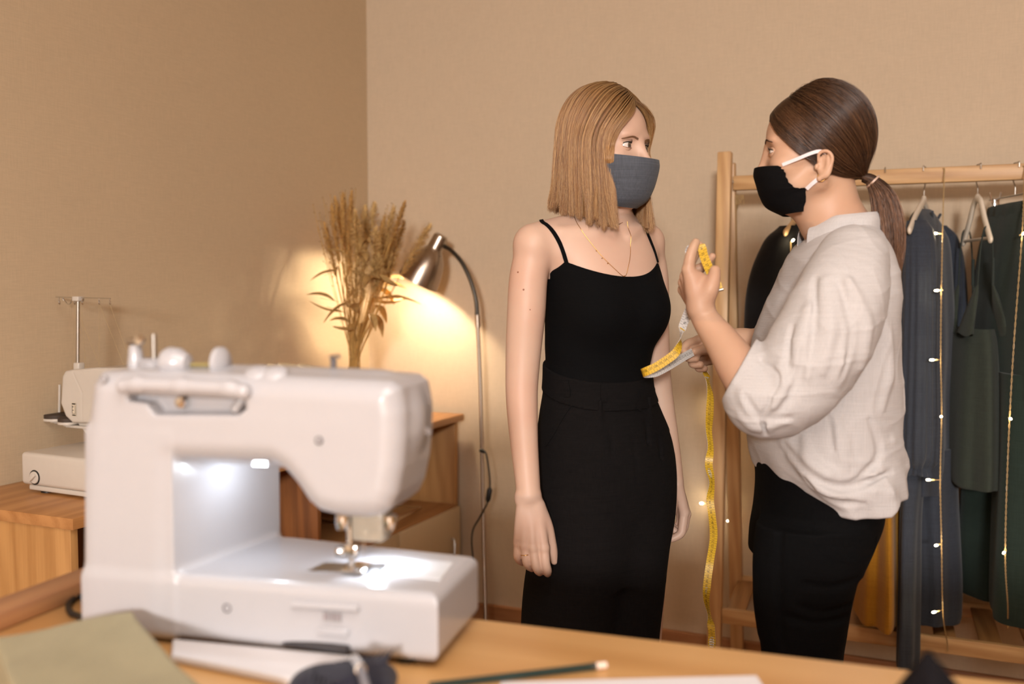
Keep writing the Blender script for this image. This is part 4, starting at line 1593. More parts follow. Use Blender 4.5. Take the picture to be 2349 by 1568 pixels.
for px, Yl, zh, k, ax_, ay_ in ((2084, 2.938, 0.225, 0.0, 0.027, 0.052), (2152, 3.120, 0.322, 2.0, 0.056, 0.125)):
    x_, y_ = nvl(px, Yl)
    drape('trouser_leg', [(Z(0.82), x_ * 0.4 + 0.006, y_ * 0.75, ax_ * 1.2, ay_ * 0.95, 0, .02), (Z(0.65), x_ * 0.8, y_ * .95, ax_ * 1.0, ay_, 0, .05), (Z(0.45), x_, y_, ax_ * 1.0, ay_, 0, .08), (Z(zh + .03), x_, y_, ax_ * 1.05, ay_, 0, .08), (Z(zh), x_, y_, ax_ * 1.02, ay_, 0, .07)], M_NAVY, nv, 72, ((6, k, 1.2), (3, k * .5, 0.5)))
nx_, ny_ = nvl(2094, 2.925)
fx_, fy2_ = 0.05, 0.20
for s, (ex, ey) in ((-1, (nx_, ny_)), (1, (fx_, fy2_))):
    drape('sleeve', [(Z(1.462), ex * .3, s * 0.150, 0.026, 0.020, 0, 0), (Z(1.42), ex * .6, ey * .92, 0.040, 0.038, 0, .01), (Z(1.3), ex * .9, ey, 0.045, 0.046, 0, .03), (Z(1.05), ex, ey, 0.050, 0.052, 0, .04), (Z(0.88), ex, ey, 0.056, 0.056, 0, .05), (Z(0.82), ex, ey, 0.054, 0.054, 0, .07), (Z(0.795), ex, ey, 0.040, 0.042, 0, .09), (Z(0.785), ex, ey, 0.036, 0.038, 0, .11)], M_NAVY, nv, 96, ((16, 0, 0), (5, 1, 0.8)))
    drape('cuff', [(Z(0.790), ex, ey, 0.034, 0.036, 0, .05), (Z(0.780), ex, ey, 0.038, 0.040, 0, .10), (Z(0.768), ex, ey, 0.042, 0.044, 0, .12)], M_NAVY, nv, 96, ((16, 0.5, 0),), False)
tube_obj('neck_binding', [(0.034, -0.07, Z(1.490)), (0.026, 0, Z(1.455)), (0.034, 0.07, Z(1.490))], 0.004, M_NAVY, nv, 8, 16)

# dark green strappy camisole
hanger(0.071, 16, 'white wooden hanger with thin straps of the green camisole over it', M_HANGER, True, 0.115, 0.080)
cm = thing('camisole', 'moss green strappy camisole hanging from a white hanger', 'garment', (0.071, RAILY, 0.72), R(16))
Z = lambda z: z - 0.72
drape('bodice', [(Z(1.165), 0.0, 0, 0.046, 0.105, 0, .02), (Z(1.12), 0.0, 0, 0.052, 0.125, 0, .03), (Z(1.0), 0.0, 0, 0.056, 0.145, 0, .04), (Z(0.86), 0.0, 0, 0.060, 0.160, 0, .05), (Z(0.745), 0.0, 0, 0.060, 0.168, 0, .06), (Z(0.728), 0.0, 0, 0.054, 0.162, 0, .05)], M_GREEN2, cm, 90, ((7, 0, 1.4), (4, 1.0, -0.6)), False)
for s in (-1, 1):
    for u in (-1, 1):
        c = drape('cup', [(Z(1.285), u * 0.020, s * 0.085, 0.003, 0.004, 0, 0), (Z(1.25), u * 0.028, s * 0.084, 0.008, 0.020, 0, 0), (Z(1.20), u * 0.038, s * 0.078, 0.010, 0.045, 0, 0), (Z(1.15), u * 0.046, s * 0.070, 0.012, 0.062, 0, 0)], M_GREEN2, cm, 24, ())
        tube_obj('strap', [(u * 0.020, s * 0.085, Z(1.28)), (u * 0.016, s * 0.088, Z(1.38)), (u * 0.010, s * 0.092, Z(1.435)), (0, s * 0.092, Z(1.447))], 0.0022, M_STRAP, cm, 8, 16)
    tube_obj('strap_slider', [(0.020, s * 0.085, Z(1.285)), (0.019, s * 0.086, Z(1.36))], 0.0048, M_STRAP, cm, 10)

# dark green trousers on a clip hanger
ch_ = thing('clip_hanger', 'chrome clip hanger gripping the dark green trousers', 'hanger', (0.165, RAILY, RAILTOP), R(20), 'hangers on the rail')
P = [(0, -0.022, -0.010), (0, -0.021, 0.004), (0, -0.012, 0.0035), (0, 0.0, 0.0038), (0, 0.013, 0.003), (0, 0.023, -0.008), (0, 0.0225, -0.030), (0, 0.010, -0.050), (0, 0, -0.062), (0, 0, -0.085)]
MB().tube(P, 0.0017, 8, 60).build('hook', M_STEEL, ch_)
MB().tube([(0, -0.17, -0.085), (0, 0.17, -0.085)], 0.0022, 8).build('bar', M_STEEL, ch_)
for yy in (-0.13, 0.13):
    cl = put('clip', box_mesh('clip', (-0.008, yy - 0.012, -0.125), (0.008, yy + 0.012, -0.082), 0.003), M_CHROME, ch_)
    for s in (-1, 1):
        MB().tube([(s * 0.004, yy, -0.105), (s * 0.014, yy, -0.075), (s * 0.016, yy, -0.066)], 0.003, 8).build('lever', M_CHROME, cl)
gt_ = thing('trousers', 'dark green wide trousers clipped to a chrome hanger', 'garment', (0.165, RAILY, 0.38), R(20))
Z = lambda z: z - 0.38
drape('waistband', [(Z(1.512), 0.0, 0, 0.022, 0.165, 0, .03), (Z(1.50), 0.0, 0, 0.026, 0.168, 0, .05), (Z(1.47), 0.004, 0, 0.034, 0.172, 0, .05)], M_GREEN, gt_, 90, ((14, 0, 0),))
drape('hips', [(Z(1.48), 0.004, 0, 0.034, 0.170, 0, .05), (Z(1.40), 0.010, 0, 0.060, 0.195, 0, .06), (Z(1.25), 0.014, 0, 0.080, 0.215, 0, .05), (Z(1.05), 0.016, 0, 0.086, 0.225, 0, .05), (Z(0.95), 0.016, 0, 0.082, 0.225, 0, .05)], M_GREEN, gt_, 96, ((8, 0, 1.2), (5, 1, -0.5)))
for s in (-1, 1):
    drape('trouser_leg', [(Z(1.05), 0.014, s * 0.10, 0.082, 0.125, 0, .03), (Z(0.8), 0.014, s * 0.112, 0.086, 0.122, 0, .05), (Z(0.55), 0.014, s * 0.116, 0.090, 0.125, 0, .06), (Z(0.42), 0.014, s * 0.118, 0.090, 0.125, 0, .06), (Z(0.385), 0.014, s * 0.118, 0.086, 0.12, 0, .06)], M_GREEN, gt_, 84, ((6, s, 1.0), (4, 0.3, 0.8)))

# mustard dress and black jacket behind the woman in the white shirt
hanger(-0.175, 6, 'white wooden hanger carrying the mustard dress', M_HANGER)
md = thing('dress', 'mustard yellow dress hanging behind the woman in the white shirt', 'garment', (-0.175, RAILY, 0.33), R(6))
Z = lambda z: z - 0.33
drape('bodice', [(Z(1.500), 0.0, 0, 0.018, 0.05, 0, 0), (Z(1.47), 0.0, 0, 0.032, 0.12, 0, .01), (Z(1.42), 0.0, 0, 0.040, 0.185, 0, .02), (Z(1.2), 0.0, 0, 0.046, 0.19, 0, .03), (Z(1.0), 0.0, 0, 0.044, 0.165, 0, .05), (Z(0.92), 0, 0, 0.045, 0.165, 0, .05)], M_MUST, md, 90, ((7, 0, 1), (5, 1, 1)))
drape('skirt', [(Z(0.96), 0.0, 0, 0.043, 0.165, 0, .05), (Z(0.8), 0.005, 0, 0.055, 0.19, 0, .06), (Z(0.55), 0.010, 0, 0.066, 0.22, 0, .07), (Z(0.37), 0.012, 0, 0.072, 0.235, 0, .07), (Z(0.335), 0.012, 0, 0.072, 0.235, 0, .07)], M_MUST, md, 96, ((8, 0, 0.8), (5, 2, 0.5)))
hanger(-0.372, -14, 'pale wooden hanger carrying the black jacket behind the masked woman', M_HANGER2)
jk = thing('jacket', 'black jacket hanging on the rail behind the woman in the white shirt', 'garment', (-0.372, RAILY, 0.85), R(-14))
Z = lambda z: z - 0.85
drape('bodice', [(Z(1.500), 0.0, 0.0, 0.020, 0.05, 0, 0), (Z(1.47), 0.0, 0, 0.034, 0.11, 0, .01), (Z(1.43), 0.0, 0, 0.042, 0.175, 0, .02), (Z(1.2), -0.006, 0, 0.050, 0.19, 0, .03), (Z(0.9), 0.0, 0, 0.055, 0.195, 0, .04), (Z(0.86), 0, 0, 0.055, 0.195, 0, .04)], M_JACKET, jk, 90, ((7, 0, 1), (5, 1, 1)))
drape('sleeve', [(Z(1.455), -0.006, -0.165, 0.030, 0.020, 0, 0), (Z(1.40), -0.030, -0.190, 0.046, 0.045, 0, .01), (Z(1.25), -0.060, -0.215, 0.050, 0.055, 0, .03), (Z(0.95), -0.055, -0.225, 0.050, 0.056, 0, .03), (Z(0.88), -0.055, -0.225, 0.048, 0.054, 0, .03)], M_JACKET, jk, 48, ((5, 0, 1),))

# ---------------------------------------------------------------- fairy lights
fl_m = NT('fairy_bulb')
fl_m.set(Base_Color=(1, 0.9, 0.7), Emission_Color=(1.0, 0.86, 0.58), Emission_Strength=22.0)
M_FAIRY = fl_m.m
M_WIRE = plain('fairy_wire', '#B09468', 0.4)


def fairy(label, pts, bulbs, group='strings of fairy lights', y_of=None):
    """pts: (px, py, Y) along the twisted wire; bulbs: (px, py, Y) of each lamp"""
    P = np.array([W(a, b, y, 1) for a, b, y in pts])
    t = thing('fairy_lights', label, 'string lights', tuple(P[-1]), 0, group)
    O = P[-1]
    S = smooth_path(P - O, max(20, 14 * len(P)))
    a = np.arange(len(S)) * 0.9
    mb = MB()
    n = 6
    S2 = smooth_path(S, len(S) * n)
    a = np.arange(len(S2)) * 0.55
    off = np.stack([np.cos(a), np.sin(a), 0 * a], 1) * 0.0013
    mb.tube(S2 + off, 0.0009, 5)
    mb.tube(S2 - off, 0.0009, 5)
    mb.build('wire', M_WIRE, t)
    for i, (px, py, y) in enumerate(bulbs):
        b = W(px, py, y, 1) - O
        k = np.argmin(((S2 - b) ** 2).sum(1))
        w = S2[k]
        d = b - w
        L = np.linalg.norm(d)
        d = d / L if L > 1e-4 else np.array([-1, 0, 0.2])
        bl = MB().lathe([(0.0010, -0.016), (0.0022, -0.015), (0.0025, -0.005), (0.0016, -0.003)], 10, align(b, d)).build('socket', plain('bulb_socket', '#D9C08A', 0.3), t)
        if L > 0.016:
            MB().tube([w, b - d * 0.014], 0.0011, 6).build('lead', M_WIRE, bl)
        MB().lathe([(0, -0.005), (0.0026, -0.004), (0.0032, 0.0), (0.0026, 0.005), (0, 0.007)], 12, align(b, d)).build('bulb', M_FAIRY, bl)
        l = light('fairy_glow', 'POINT', (0, 0, 0), 0.11, (1.0, 0.80, 0.48), 0.004)
        l.parent = t
        l.location = b - np.array([0.0, 0.006, 0])


fy_ = 2.86
fairy('string of fairy lights hanging down before the navy jumpsuit', [(2165, 385, 3.078), (2166, 400, 3.074), (2163, 500, 2.99), (2160, 640, fy_), (2158, 800, 2.84), (2160, 950, 2.83), (2157, 1100, 2.82), (2160, 1250, 2.83), (2163, 1400, 2.86), (2172, 1470, 2.96), (2174, 1492, 2.985)],
      [(2146, 535, 2.95), (2149, 666, fy_ - .01), (2138, 825, 2.83), (2159, 955, 2.815), (2130, 1100, 2.81), (2148, 1250, 2.815), (2143, 1403, 2.85)])
fairy('string of fairy lights hanging before the dark green trousers', [(2348, 380, 3.078), (2350, 395, 3.074), (2345, 530, 2.93), (2325, 800, 2.80), (2312, 1050, 2.79), (2306, 1270, 2.80), (2312, 1390, 2.86), (2311, 1440, 2.97)],
      [(2349, 535, 2.92), (2318, 960, 2.78), (2303, 1267, 2.79), (2336, 1424, 2.93)])
fairy('string of fairy lights trailing down behind the left post of the rack', [(1690, 445, 3.13), (1692, 470, 3.14), (1686, 520, 3.18), (1684, 700, 3.26), (1686, 900, 3.28), (1684, 1020, 3.30), (1680, 1190, 3.335), (1690, 1280, 3.34)],
      [(1672, 1194, 3.33), (1690, 1022, 3.28)])
fairy('string of fairy lights lying along the wall left of the rack post', [(1660, 700, 3.36), (1650, 850, 3.365), (1640, 940, 3.365), (1645, 1060, 3.365), (1625, 1158, 3.365), (1640, 1240, 3.365), (1655, 1330, 3.37)],
      [(1633, 945, 3.36), (1610, 1154, 3.36)])
fairy('string of fairy lights hanging before the black jacket', [(1817, 420, 3.078), (1817, 440, 3.075), (1816, 500, 2.98), (1814, 552, 2.90), (1816, 620, 2.89), (1822, 700, 2.89), (1830, 900, 2.9)],
      [(1819, 551, 2.885), (1840, 850, 2.89)])
# knot of spare wire under the rail
kn_ = W(1697, 458, 3.09, 1)
P = [kn_ + np.array([0.012 * math.cos(a * 1.3), 0.008 * math.sin(a * 0.9), 0.014 * math.sin(a * 1.7)]) for a in np.linspace(0, 12, 60)] + [W(1690, 520, 3.09, 1), W(1686, 600, 3.09, 1)]
o = MB().tube(np.array(P) - kn_, 0.0010, 5).build('wire_knot', M_WIRE)
o.location = kn_
tag(o, 'small knot of fairy light wire under the left end of the rail', 'wire')

# ---------------------------------------------------------------- people: shared pieces
def skin(name, hexc, blush):
    t = NT(name)
    c = lin(hexc)
    b = lin(blush)
    v = t.coord()
    f = t.noise(v, 9, 4)
    col = t.ramp(f, [(0.35, c), (0.72, tuple(x * 0.6 + y * 0.4 for x, y in zip(c, b)))])
    t.l(col, t.b.inputs['Base Color'])
    t.set(Roughness=0.48, Specular_IOR_Level=0.35, Subsurface_Weight=0.12, Subsurface_Radius=(0.9, 0.35, 0.18), Subsurface_Scale=0.006)
    fine = t.noise(v, 700, 2)
    t.bump(fine, 0.06, 0.001)
    return t.m


def hair_mat(name, root, mid, light_, rough=0.34):
    """hair strands: colour streaks per strand, darker near the root"""
    t = NT(name)
    hi = t.n('ShaderNodeHairInfo')
    col = t.ramp(hi.outputs['Random'], [(0.0, lin(root)), (0.5, lin(mid)), (0.92, lin(light_))])
    rt_ = t.ramp(hi.outputs['Intercept'], [(0.0, (0.45, 0.45, 0.45)), (0.38, (1, 1, 1))])
    m = t.n('ShaderNodeMix', data_type='RGBA', blend_type='MULTIPLY')
    m.inputs[0].default_value = 1.0
    t.l(col, m.inputs[6])
    t.l(rt_, m.inputs[7])
    t.l(m.outputs[2], t.b.inputs['Base Color'])
    t.set(Roughness=rough, Specular_IOR_Level=0.55)
    return t.m


def hair_cap_mat(name, a, b, scale=(30, 30, 1.5)):
    t = NT(name)
    v = t.coord(scale)
    f = t.noise(v, 6, 4, 0.6)
    col = t.ramp(f, [(0.3, lin(a)), (0.7, lin(b))])
    t.l(col, t.b.inputs['Base Color'])
    t.set(Roughness=0.55, Specular_IOR_Level=0.3)
    t.bump(f, 0.5, 0.003)
    return t.m


def strands(name, S, mat, parent, r0=0.00022, r1=0.00010):
    """S: array (N, K, 3): real hair strands as ONE curves object"""
    N, K, _ = S.shape
    cu = bpy.data.hair_curves.new(name)
    cu.add_curves([K] * N)
    cu.attributes['position'].data.foreach_set('vector', np.ascontiguousarray(S, np.float32).ravel())
    ra = cu.attributes.get('radius') or cu.attributes.new('radius', 'FLOAT', 'POINT')
    ra.data.foreach_set('value', np.tile(np.linspace(r0, r1, K), N).astype(np.float32))
    cu.materials.append(mat)
    o = bpy.data.objects.new(name, cu)
    COL.objects.link(o)
    o.parent = parent
    o['kind'] = 'stuff'
    return o


class Head:
    """head coordinates: x her right, y the way the face looks, z up; origin at eye level between the ears"""

    def __init__(self, o, yaw, pitch=0.0, roll=0.0, s=1.0):
        self.o = np.array(o, float)
        a = R(yaw)
        Mx = np.array([[-math.cos(a), math.sin(a), 0], [-math.sin(a), -math.cos(a), 0], [0, 0, 1.0]])  # columns: right, face, up
        p = R(pitch)
        P = np.array([[1, 0, 0], [0, math.cos(p), -math.sin(p)], [0, math.sin(p), math.cos(p)]])
        q = R(roll)
        Rl = np.array([[math.cos(q), 0, math.sin(q)], [0, 1, 0], [-math.sin(q), 0, math.cos(q)]])
        self.M = Mx @ P @ Rl
        self.s = s

    def __call__(self, p):
        return self.o + (np.asarray(p, float) * self.s) @ self.M.T

    def d(self, v):
        return np.asarray(v, float) @ self.M.T

    def ell(self, f, c, r, k, mode='u', rot=None):
        M = self.M if rot is None else self.M @ rot
        f.ell(self(c), np.array(r) * self.s, M, k, mode)

    def cone(self, f, a, b, r1, r2, k, mode='u', flat=None):
        f.cone(self(a), self(b), r1 * self.s, r2 * self.s, k, mode, flat if flat is None else (self.d(flat[0]), flat[1]))

    def build(self, f, ear_detail=(), chin=1.0, tall=0.0, nose=0.0, ears=True):
        def z_(p):
            p = np.array(p, float)
            if p[2] < -0.05:
                p[2] = -0.05 + (p[2] + 0.05) * chin
                p[1] -= 0.03 * (1 - chin)
            return p

        def E(f, c, r, k, mode='u', rot=None):
            r = np.array(r, float) * ((1, 1, chin) if c[2] < -0.05 and rot is None else (1, 1, 1))
            self.ell(f, z_(c), r, k, mode, rot)

        def Cn(f, a, b, r1, r2, k, mode='u', flat=None):
            self.cone(f, z_(a), z_(b), r1, r2, k, mode, flat)
        E(f, (0, -0.010, 0.030 + tall / 2), (0.0735, 0.088, 0.082 + tall / 2), 0.01)
        E(f, (0, 0.036, 0.034), (0.056, 0.046, 0.052), 0.025)
        E(f, (0, 0.036, -0.030), (0.057, 0.046, 0.060), 0.025)
        E(f, (0, 0.038, -0.074), (0.044, 0.040, 0.036), 0.025)
        E(f, (0, 0.064, -0.096), (0.017, 0.016, 0.016), 0.02)
        for s in (-1, 1):
            Cn(f, (s * 0.053, -0.002, -0.052), (s * 0.016, 0.058, -0.098), 0.016, 0.013, 0.025)
            E(f, (s * 0.045, 0.052, -0.024), (0.020, 0.020, 0.016), 0.02)
            E(f, (s * 0.026, 0.071, 0.0205), (0.021, 0.011, 0.0075), 0.014)
        for s in (-1, 1):
            E(f, (s * 0.0325, 0.0925, -0.0005), (0.0185, 0.0160, 0.0120), 0.012, 's')
        Cn(f, (0, 0.079, 0.008), (0, 0.1010 - nose, -0.034), 0.0075, 0.0082, 0.012)
        E(f, (0, 0.1025 - nose, -0.0365), (0.0098, 0.0085, 0.0082), 0.010)
        for s in (-1, 1):
            E(f, (s * 0.0105, 0.090, -0.0405), (0.0072, 0.0095, 0.0068), 0.008)
        E(f, (0, 0.0835, -0.0625), (0.021, 0.0085, 0.0085), 0.010)
        for s in (-1, 1) if ears else ():
            rot = np.array(Euler((R(-12), R(s * -8), R(s * 24))).to_matrix())
            if s in ear_detail:
                # shell of the ear, its hollow and the rolled rim
                ec = np.array([s * 0.0745, -0.017, -0.026])

                def er(p, kx=0.82):
                    return ec + (np.array(p) * (s, 1, 1) - np.array([s * 0.0745, -0.017, -0.014])) * (1.0, kx, kx)
                E(f, ec, (0.0065, 0.0140, 0.0235), 0.006, rot=rot)
                E(f, er((0.0825, -0.012, -0.013)), (0.0058, 0.0072, 0.0108), 0.004, 's', rot=rot)
                rim = [(0.0745, -0.004, -0.004), (0.077, -0.003, 0.008), (0.079, -0.010, 0.0155), (0.081, -0.021, 0.0155), (0.083, -0.030, 0.006), (0.082, -0.031, -0.008), (0.080, -0.026, -0.022), (0.078, -0.018, -0.034), (0.0755, -0.009, -0.042)]
                P = smooth_path([er(q) for q in rim], 18)
                rr = np.interp(np.linspace(0, 1, 18), [0, 0.3, 0.8, 1], [0.0024, 0.0032, 0.0030, 0.0050])
                f.chain([self(p) for p in P], rr * self.s, 0.003, n=18)
                inn = smooth_path([er((0.0785, -0.022, 0.006)), er((0.080, -0.0235, -0.008)), er((0.078, -0.019, -0.024))], 6)
                f.chain([self(p) for p in inn], np.full(6, 0.0023) * self.s, 0.004, n=6)
                E(f, er((0.0760, -0.001, -0.017)), (0.0034, 0.0036, 0.0055), 0.003)
            else:
                E(f, (s * 0.071, -0.016, -0.014), (0.0055, 0.0155, 0.027), 0.008, rot=rot)
        return f

    def clear(self, hf, P, c, off):
        """moves head points P that lie inside the head out to 'off' above its skin"""
        c = np.asarray(c)
        v = P - c
        v /= np.linalg.norm(v, axis=-1)[..., None] + 1e-9
        for _ in range(2):
            d = hf.pts(self(P.reshape(-1, 3))).reshape(P.shape[:-1])
            P = P + v * np.clip(np.broadcast_to(off, d.shape) - d, 0, 0.02)[..., None]
        return P

    def surf(self, f, p, d, n=60, L=0.05):
        """first point of solid f from head point p along head direction d"""
        a, dd = self(p), self.d(np.asarray(d, float) / np.linalg.norm(d))
        prev = None
        for t in np.linspace(0, L, n):
            q = a + dd * t
            v = f.at(q)[0]
            if v <= 0:
                return q if prev is None else prev[0] + (q - prev[0]) * (prev[1] / (prev[1] - v))
            prev = (q, v)
        return a + dd * L

    def eyes(self, f, parent, O, gaze, mats, open_=(21, -15), brow=((0.013, 0.020), (0.026, 0.0255), (0.045, 0.0205)), which=(-1, 1), ball=0.0150, spread=0.0315):
        """eyeballs, lids, lashes and brows as parts of the person"""
        m_eye, m_skin, m_dark, m_brow = mats
        Rr = ball * self.s
        g = np.asarray(gaze, float)
        g = g / np.linalg.norm(g)
        for s in which:
            e = np.array([s * spread, 0.0790 - ball, -0.0005])
            c = self(e) - O
            bm = bmesh.new()
            bmesh.ops.create_uvsphere(bm, u_segments=32, v_segments=24, radius=Rr)
            eb = put('eye', bm_mesh('eye', bm, True), m_eye, parent)
            eb.matrix_local = Matrix.Translation(Vector(c)) @ Vector(g).to_track_quat('Z', 'Y').to_matrix().to_4x4()
            # lids: a thick shell over the ball, open along an almond line
            fwd = np.array([s * 0.14, 0.99, 0.0])
            fwd /= np.linalg.norm(fwd)
            sx_ = np.array([fwd[1], -fwd[0], 0.0])
            up_ = np.array([0, 0, 1.0])

            def sph(az, el, r):
                az, el = np.radians(az), np.radians(el)
                v = (np.sin(az) * np.cos(el))[..., None] * sx_ + (np.cos(az) * np.cos(el))[..., None] * fwd + np.sin(el)[..., None] * up_
                return e + v * (r / self.s)[..., None]
            n, mrow = 61, 12
            az = np.linspace(-92, 92, n)
            t = np.clip(az / 60.0, -1, 1)
            op_ = np.where(np.abs(az) < 57)[0]
            shape = np.sqrt(np.clip(1 - np.abs(t) ** 2.2, 0, 1))
            tilt = 2.5 * t * s
            for sign, op in ((1, open_[0]), (-1, open_[1])):
                edge = tilt + op * shape * (1 + 0.18 * (-t * s if sign > 0 else t * s))
                G = np.zeros((mrow + 2, n, 3))
                for i in range(mrow):
                    u = i / (mrow - 1)
                    el = edge + (sign * 84 - edge) * u ** 1.3
                    rr = Rr * ((1.075 if sign > 0 else 1.045) + (0.03 if sign > 0 else 0.0) * math.sin(math.pi * min(1, u * 2.2)) - (0.10 if sign > 0 else 0.025) * u)
                    G[i + 2] = sph(az, el, np.full(n, rr))
                G[1] = sph(az, edge, np.full(n, Rr * 1.035))
                G[0] = sph(az, edge + sign * 5, np.full(n, Rr * 1.0))
                G = self(G) - O
                if sign < 0:
                    G = G[:, ::-1]
                MB().grid(G).build('eyelid', m_skin, parent, True, 70)
                line = self(sph(az[op_], edge[op_] + sign * 1.0, np.full(len(op_), Rr * 1.085))) - O
                w = (0.00085 if sign > 0 else 0.00035) * self.s
                MB().tube(line, w * (0.4 + 0.8 * shape[op_]), 6).build('lash_line', m_dark if sign > 0 else MATS['lower_lash'], parent)
                if sign > 0:
                    mb = MB()
                    for k in op_[2:-2]:
                        a0 = self(sph(az[k:k + 1], edge[k:k + 1] + 1, np.full(1, Rr * 1.09)))[0] - O
                        a1 = self(sph(az[k:k + 1] * 1.12, edge[k:k + 1] + 3, np.full(1, Rr * 1.22)))[0] - O
                        a2 = self(sph(az[k:k + 1] * 1.22, edge[k:k + 1] + 12, np.full(1, Rr * 1.40)))[0] - O
                        mb.tube(smooth_path([a0, a1, a2], 5), np.linspace(0.0002, 0.00006, 5), 4)
                    mb.build('eyelashes', m_dark, parent)['kind'] = 'stuff'
            # brow: short hairs lying on the skin
            br = smooth_path([(s * a, 0.10, b) for a, b in brow], 26)
            mb = MB()
            for k, p in enumerate(br):
                u = k / 25
                for j in range(4):
                    dz = (j - 1.5) * 0.0011 * (1.0 - 0.55 * u)
                    q = self.surf(f, (p[0], 0.10, p[2] + dz), (0, -1, 0), 40, 0.07)
                    o_ = self.d((s * 0.0042, -0.0012 * u, 0.0012 * (1 - 1.6 * u)))
                    nrm = self.d((0, 0.0006, 0))
                    mb.tube([q - O - nrm, q - O + nrm * 1.6 + o_ * 0.6, q - O + nrm + o_ * 1.25], [0.00024, 0.00024, 0.0001], 4)
            mb.build('eyebrow', m_brow, parent)['kind'] = 'stuff'


def eye_mat(name, iris):
    t = NT(name)
    tc = t.n('ShaderNodeTexCoord')
    nv_ = t.n('ShaderNodeVectorMath', operation='NORMALIZE')
    t.l(tc.outputs['Object'], nv_.inputs[0])
    sp = t.n('ShaderNodeSeparateXYZ')
    t.l(nv_.outputs[0], sp.inputs[0])
    c = lin(iris)
    col = t.ramp(sp.outputs['Z'], [(0.0, lin('#C9AEA2')), (0.80, lin('#D3C8C0')), (0.884, lin('#CBC0B8')), (0.892, tuple(x * 0.35 for x in c)), (0.93, c), (0.972, tuple(x * 0.8 for x in c)), (0.977, (0.004, 0.004, 0.004))])
    t.l(col, t.b.inputs['Base Color'])
    t.set(Roughness=0.08, Coat_Weight=0.6, Coat_Roughness=0.02)
    return t.m


M_LASH = plain('lashes_dark', '#1F1512', 0.6)
plain('lower_lash', '#8A5A48', 0.6)


def shell(name, G, mat, parent, thick, normals_out=True):
    """a cloth sheet (m, n, 3) given real thickness"""
    du = np.gradient(G, axis=0)
    dv = np.gradient(G, axis=1)
    N = np.cross(du, dv)
    N /= np.linalg.norm(N, axis=2)[..., None] + 1e-12
    B = G - N * thick
    mb = MB()
    mb.grid(G)
    mb.grid(B[::-1])
    for e in ((slice(None), 0), (slice(None), -1), (0, slice(None)), (-1, slice(None))):
        mb.grid(np.stack([G[e], B[e]], 0))
    return mb.build(name, mat, parent, True, 50)


def ribbon(P, Nrm, w, t, name, mat, parent):
    """flat band along points P, lying with its face along the normals Nrm"""
    P = np.asarray(P, float)
    Nrm = np.asarray(Nrm, float)
    T = np.gradient(P, axis=0)
    T /= np.linalg.norm(T, axis=1)[:, None] + 1e-12
    Bv = np.cross(T, Nrm)
    Bv /= np.linalg.norm(Bv, axis=1)[:, None] + 1e-12
    Nn = np.cross(Bv, T)
    w = np.broadcast_to(w, len(P))[:, None]
    ring = np.stack([P + Bv * w / 2 + Nn * t / 2, P - Bv * w / 2 + Nn * t / 2, P - Bv * w / 2 - Nn * t / 2, P + Bv * w / 2 - Nn * t / 2, P + Bv * w / 2 + Nn * t / 2], 1)
    mb = MB().grid(ring)
    return mb.build(name, mat, parent, True, 40)


def gradn(f, p, e=0.002):
    """outward normal of a solid at p"""
    q = np.array([f.at(p + e * v)[0] - f.at(p - e * v)[0] for v in np.eye(3)])
    return q / (np.linalg.norm(q) + 1e-9)


def drop(f, p, off=0.001, it=6):
    """moves p onto the surface of solid f, off metres above it"""
    p = np.array(p, float)
    for _ in range(it):
        d = f.at(p)[0] - off
        p = p - gradn(f, p) * d
    return p


def fingers(f, parts, k=0.004, kn=0.006):
    """parts: lists of (point, radius): each finger its own tapering chain"""
    for P, r in parts:
        f.chain(P, r, k)

# ---------------------------------------------------------------- woman in the black camisole
Y1 = 1.94
feet = np.array([Q(1372, 900, Y1)[0], Y1, 0.0])
fw_ = toW(feet)
p1 = thing('person', 'person with a blond bob, grey face mask and black camisole standing by the lamp', 'person', (fw_[0], fw_[1], FZ), YAW)
O1 = np.array([feet[0], feet[1], FZ])
M_SKIN1 = skin('skin_fair', '#C8A995', '#C2917B')
H1 = Head(Q(1387, 344, 1.935), 52, 0, 0, 0.955)
b1 = Field()
H1.build(b1)
# neck and torso
nb, nt = Q(1380, 530, 1.955), Q(1392, 430, 1.945)
b1.cone(nb, nt, 0.056, 0.047, k=0.02)
tor = []
for py, px, a, b in ((500, 1378, 0.050, 0.046), (530, 1374, 0.100, 0.058), (570, 1376, 0.122, 0.072), (620, 1382, 0.120, 0.084), (680, 1386, 0.117, 0.090), (740, 1383, 0.114, 0.088), (800, 1375, 0.107, 0.082), (850, 1371, 0.104, 0.080), (910, 1377, 0.114, 0.086), (980, 1384, 0.130, 0.094), (1060, 1387, 0.140, 0.098), (1130, 1388, 0.142, 0.098), (1200, 1386, 0.135, 0.094)):
    q = Q(px, py, Y1)
    tor.append((q[2], q[0], q[1], a, b, 30))
b1.loft(tor, k=0.02, p=2.15)
tf = np.array([math.sin(R(30)), -math.cos(R(30)), 0])
tr = np.array([-math.cos(R(30)), -math.sin(R(30)), 0])
ct = Q(1384, 712, Y1)
for s in (-1, 1):
    b1.ell(ct + tf * 0.056 + tr * s * 0.050, (0.046, 0.044, 0.048), k=0.04)
SR, SLd = Q(1224, 566, 1.876), Q(1482, 560, 2.005)
for S_, r in ((SR, 0.038), (SLd, 0.036)):
    b1.cone(Q(1380, 512, 1.955), S_ + np.array([0, 0, 0.006]), 0.034, r, k=0.03)
# collar bones
for S_, px in ((SR, 1392), (SLd, 1442)):
    a = Q(px, 545, 1.90)
    b1.cone(drop(b1, a, -0.004), drop(b1, S_ * 0.62 + a * 0.38 + np.array([0, -0.03, 0.03]), -0.005), 0.007, 0.007, k=0.012)
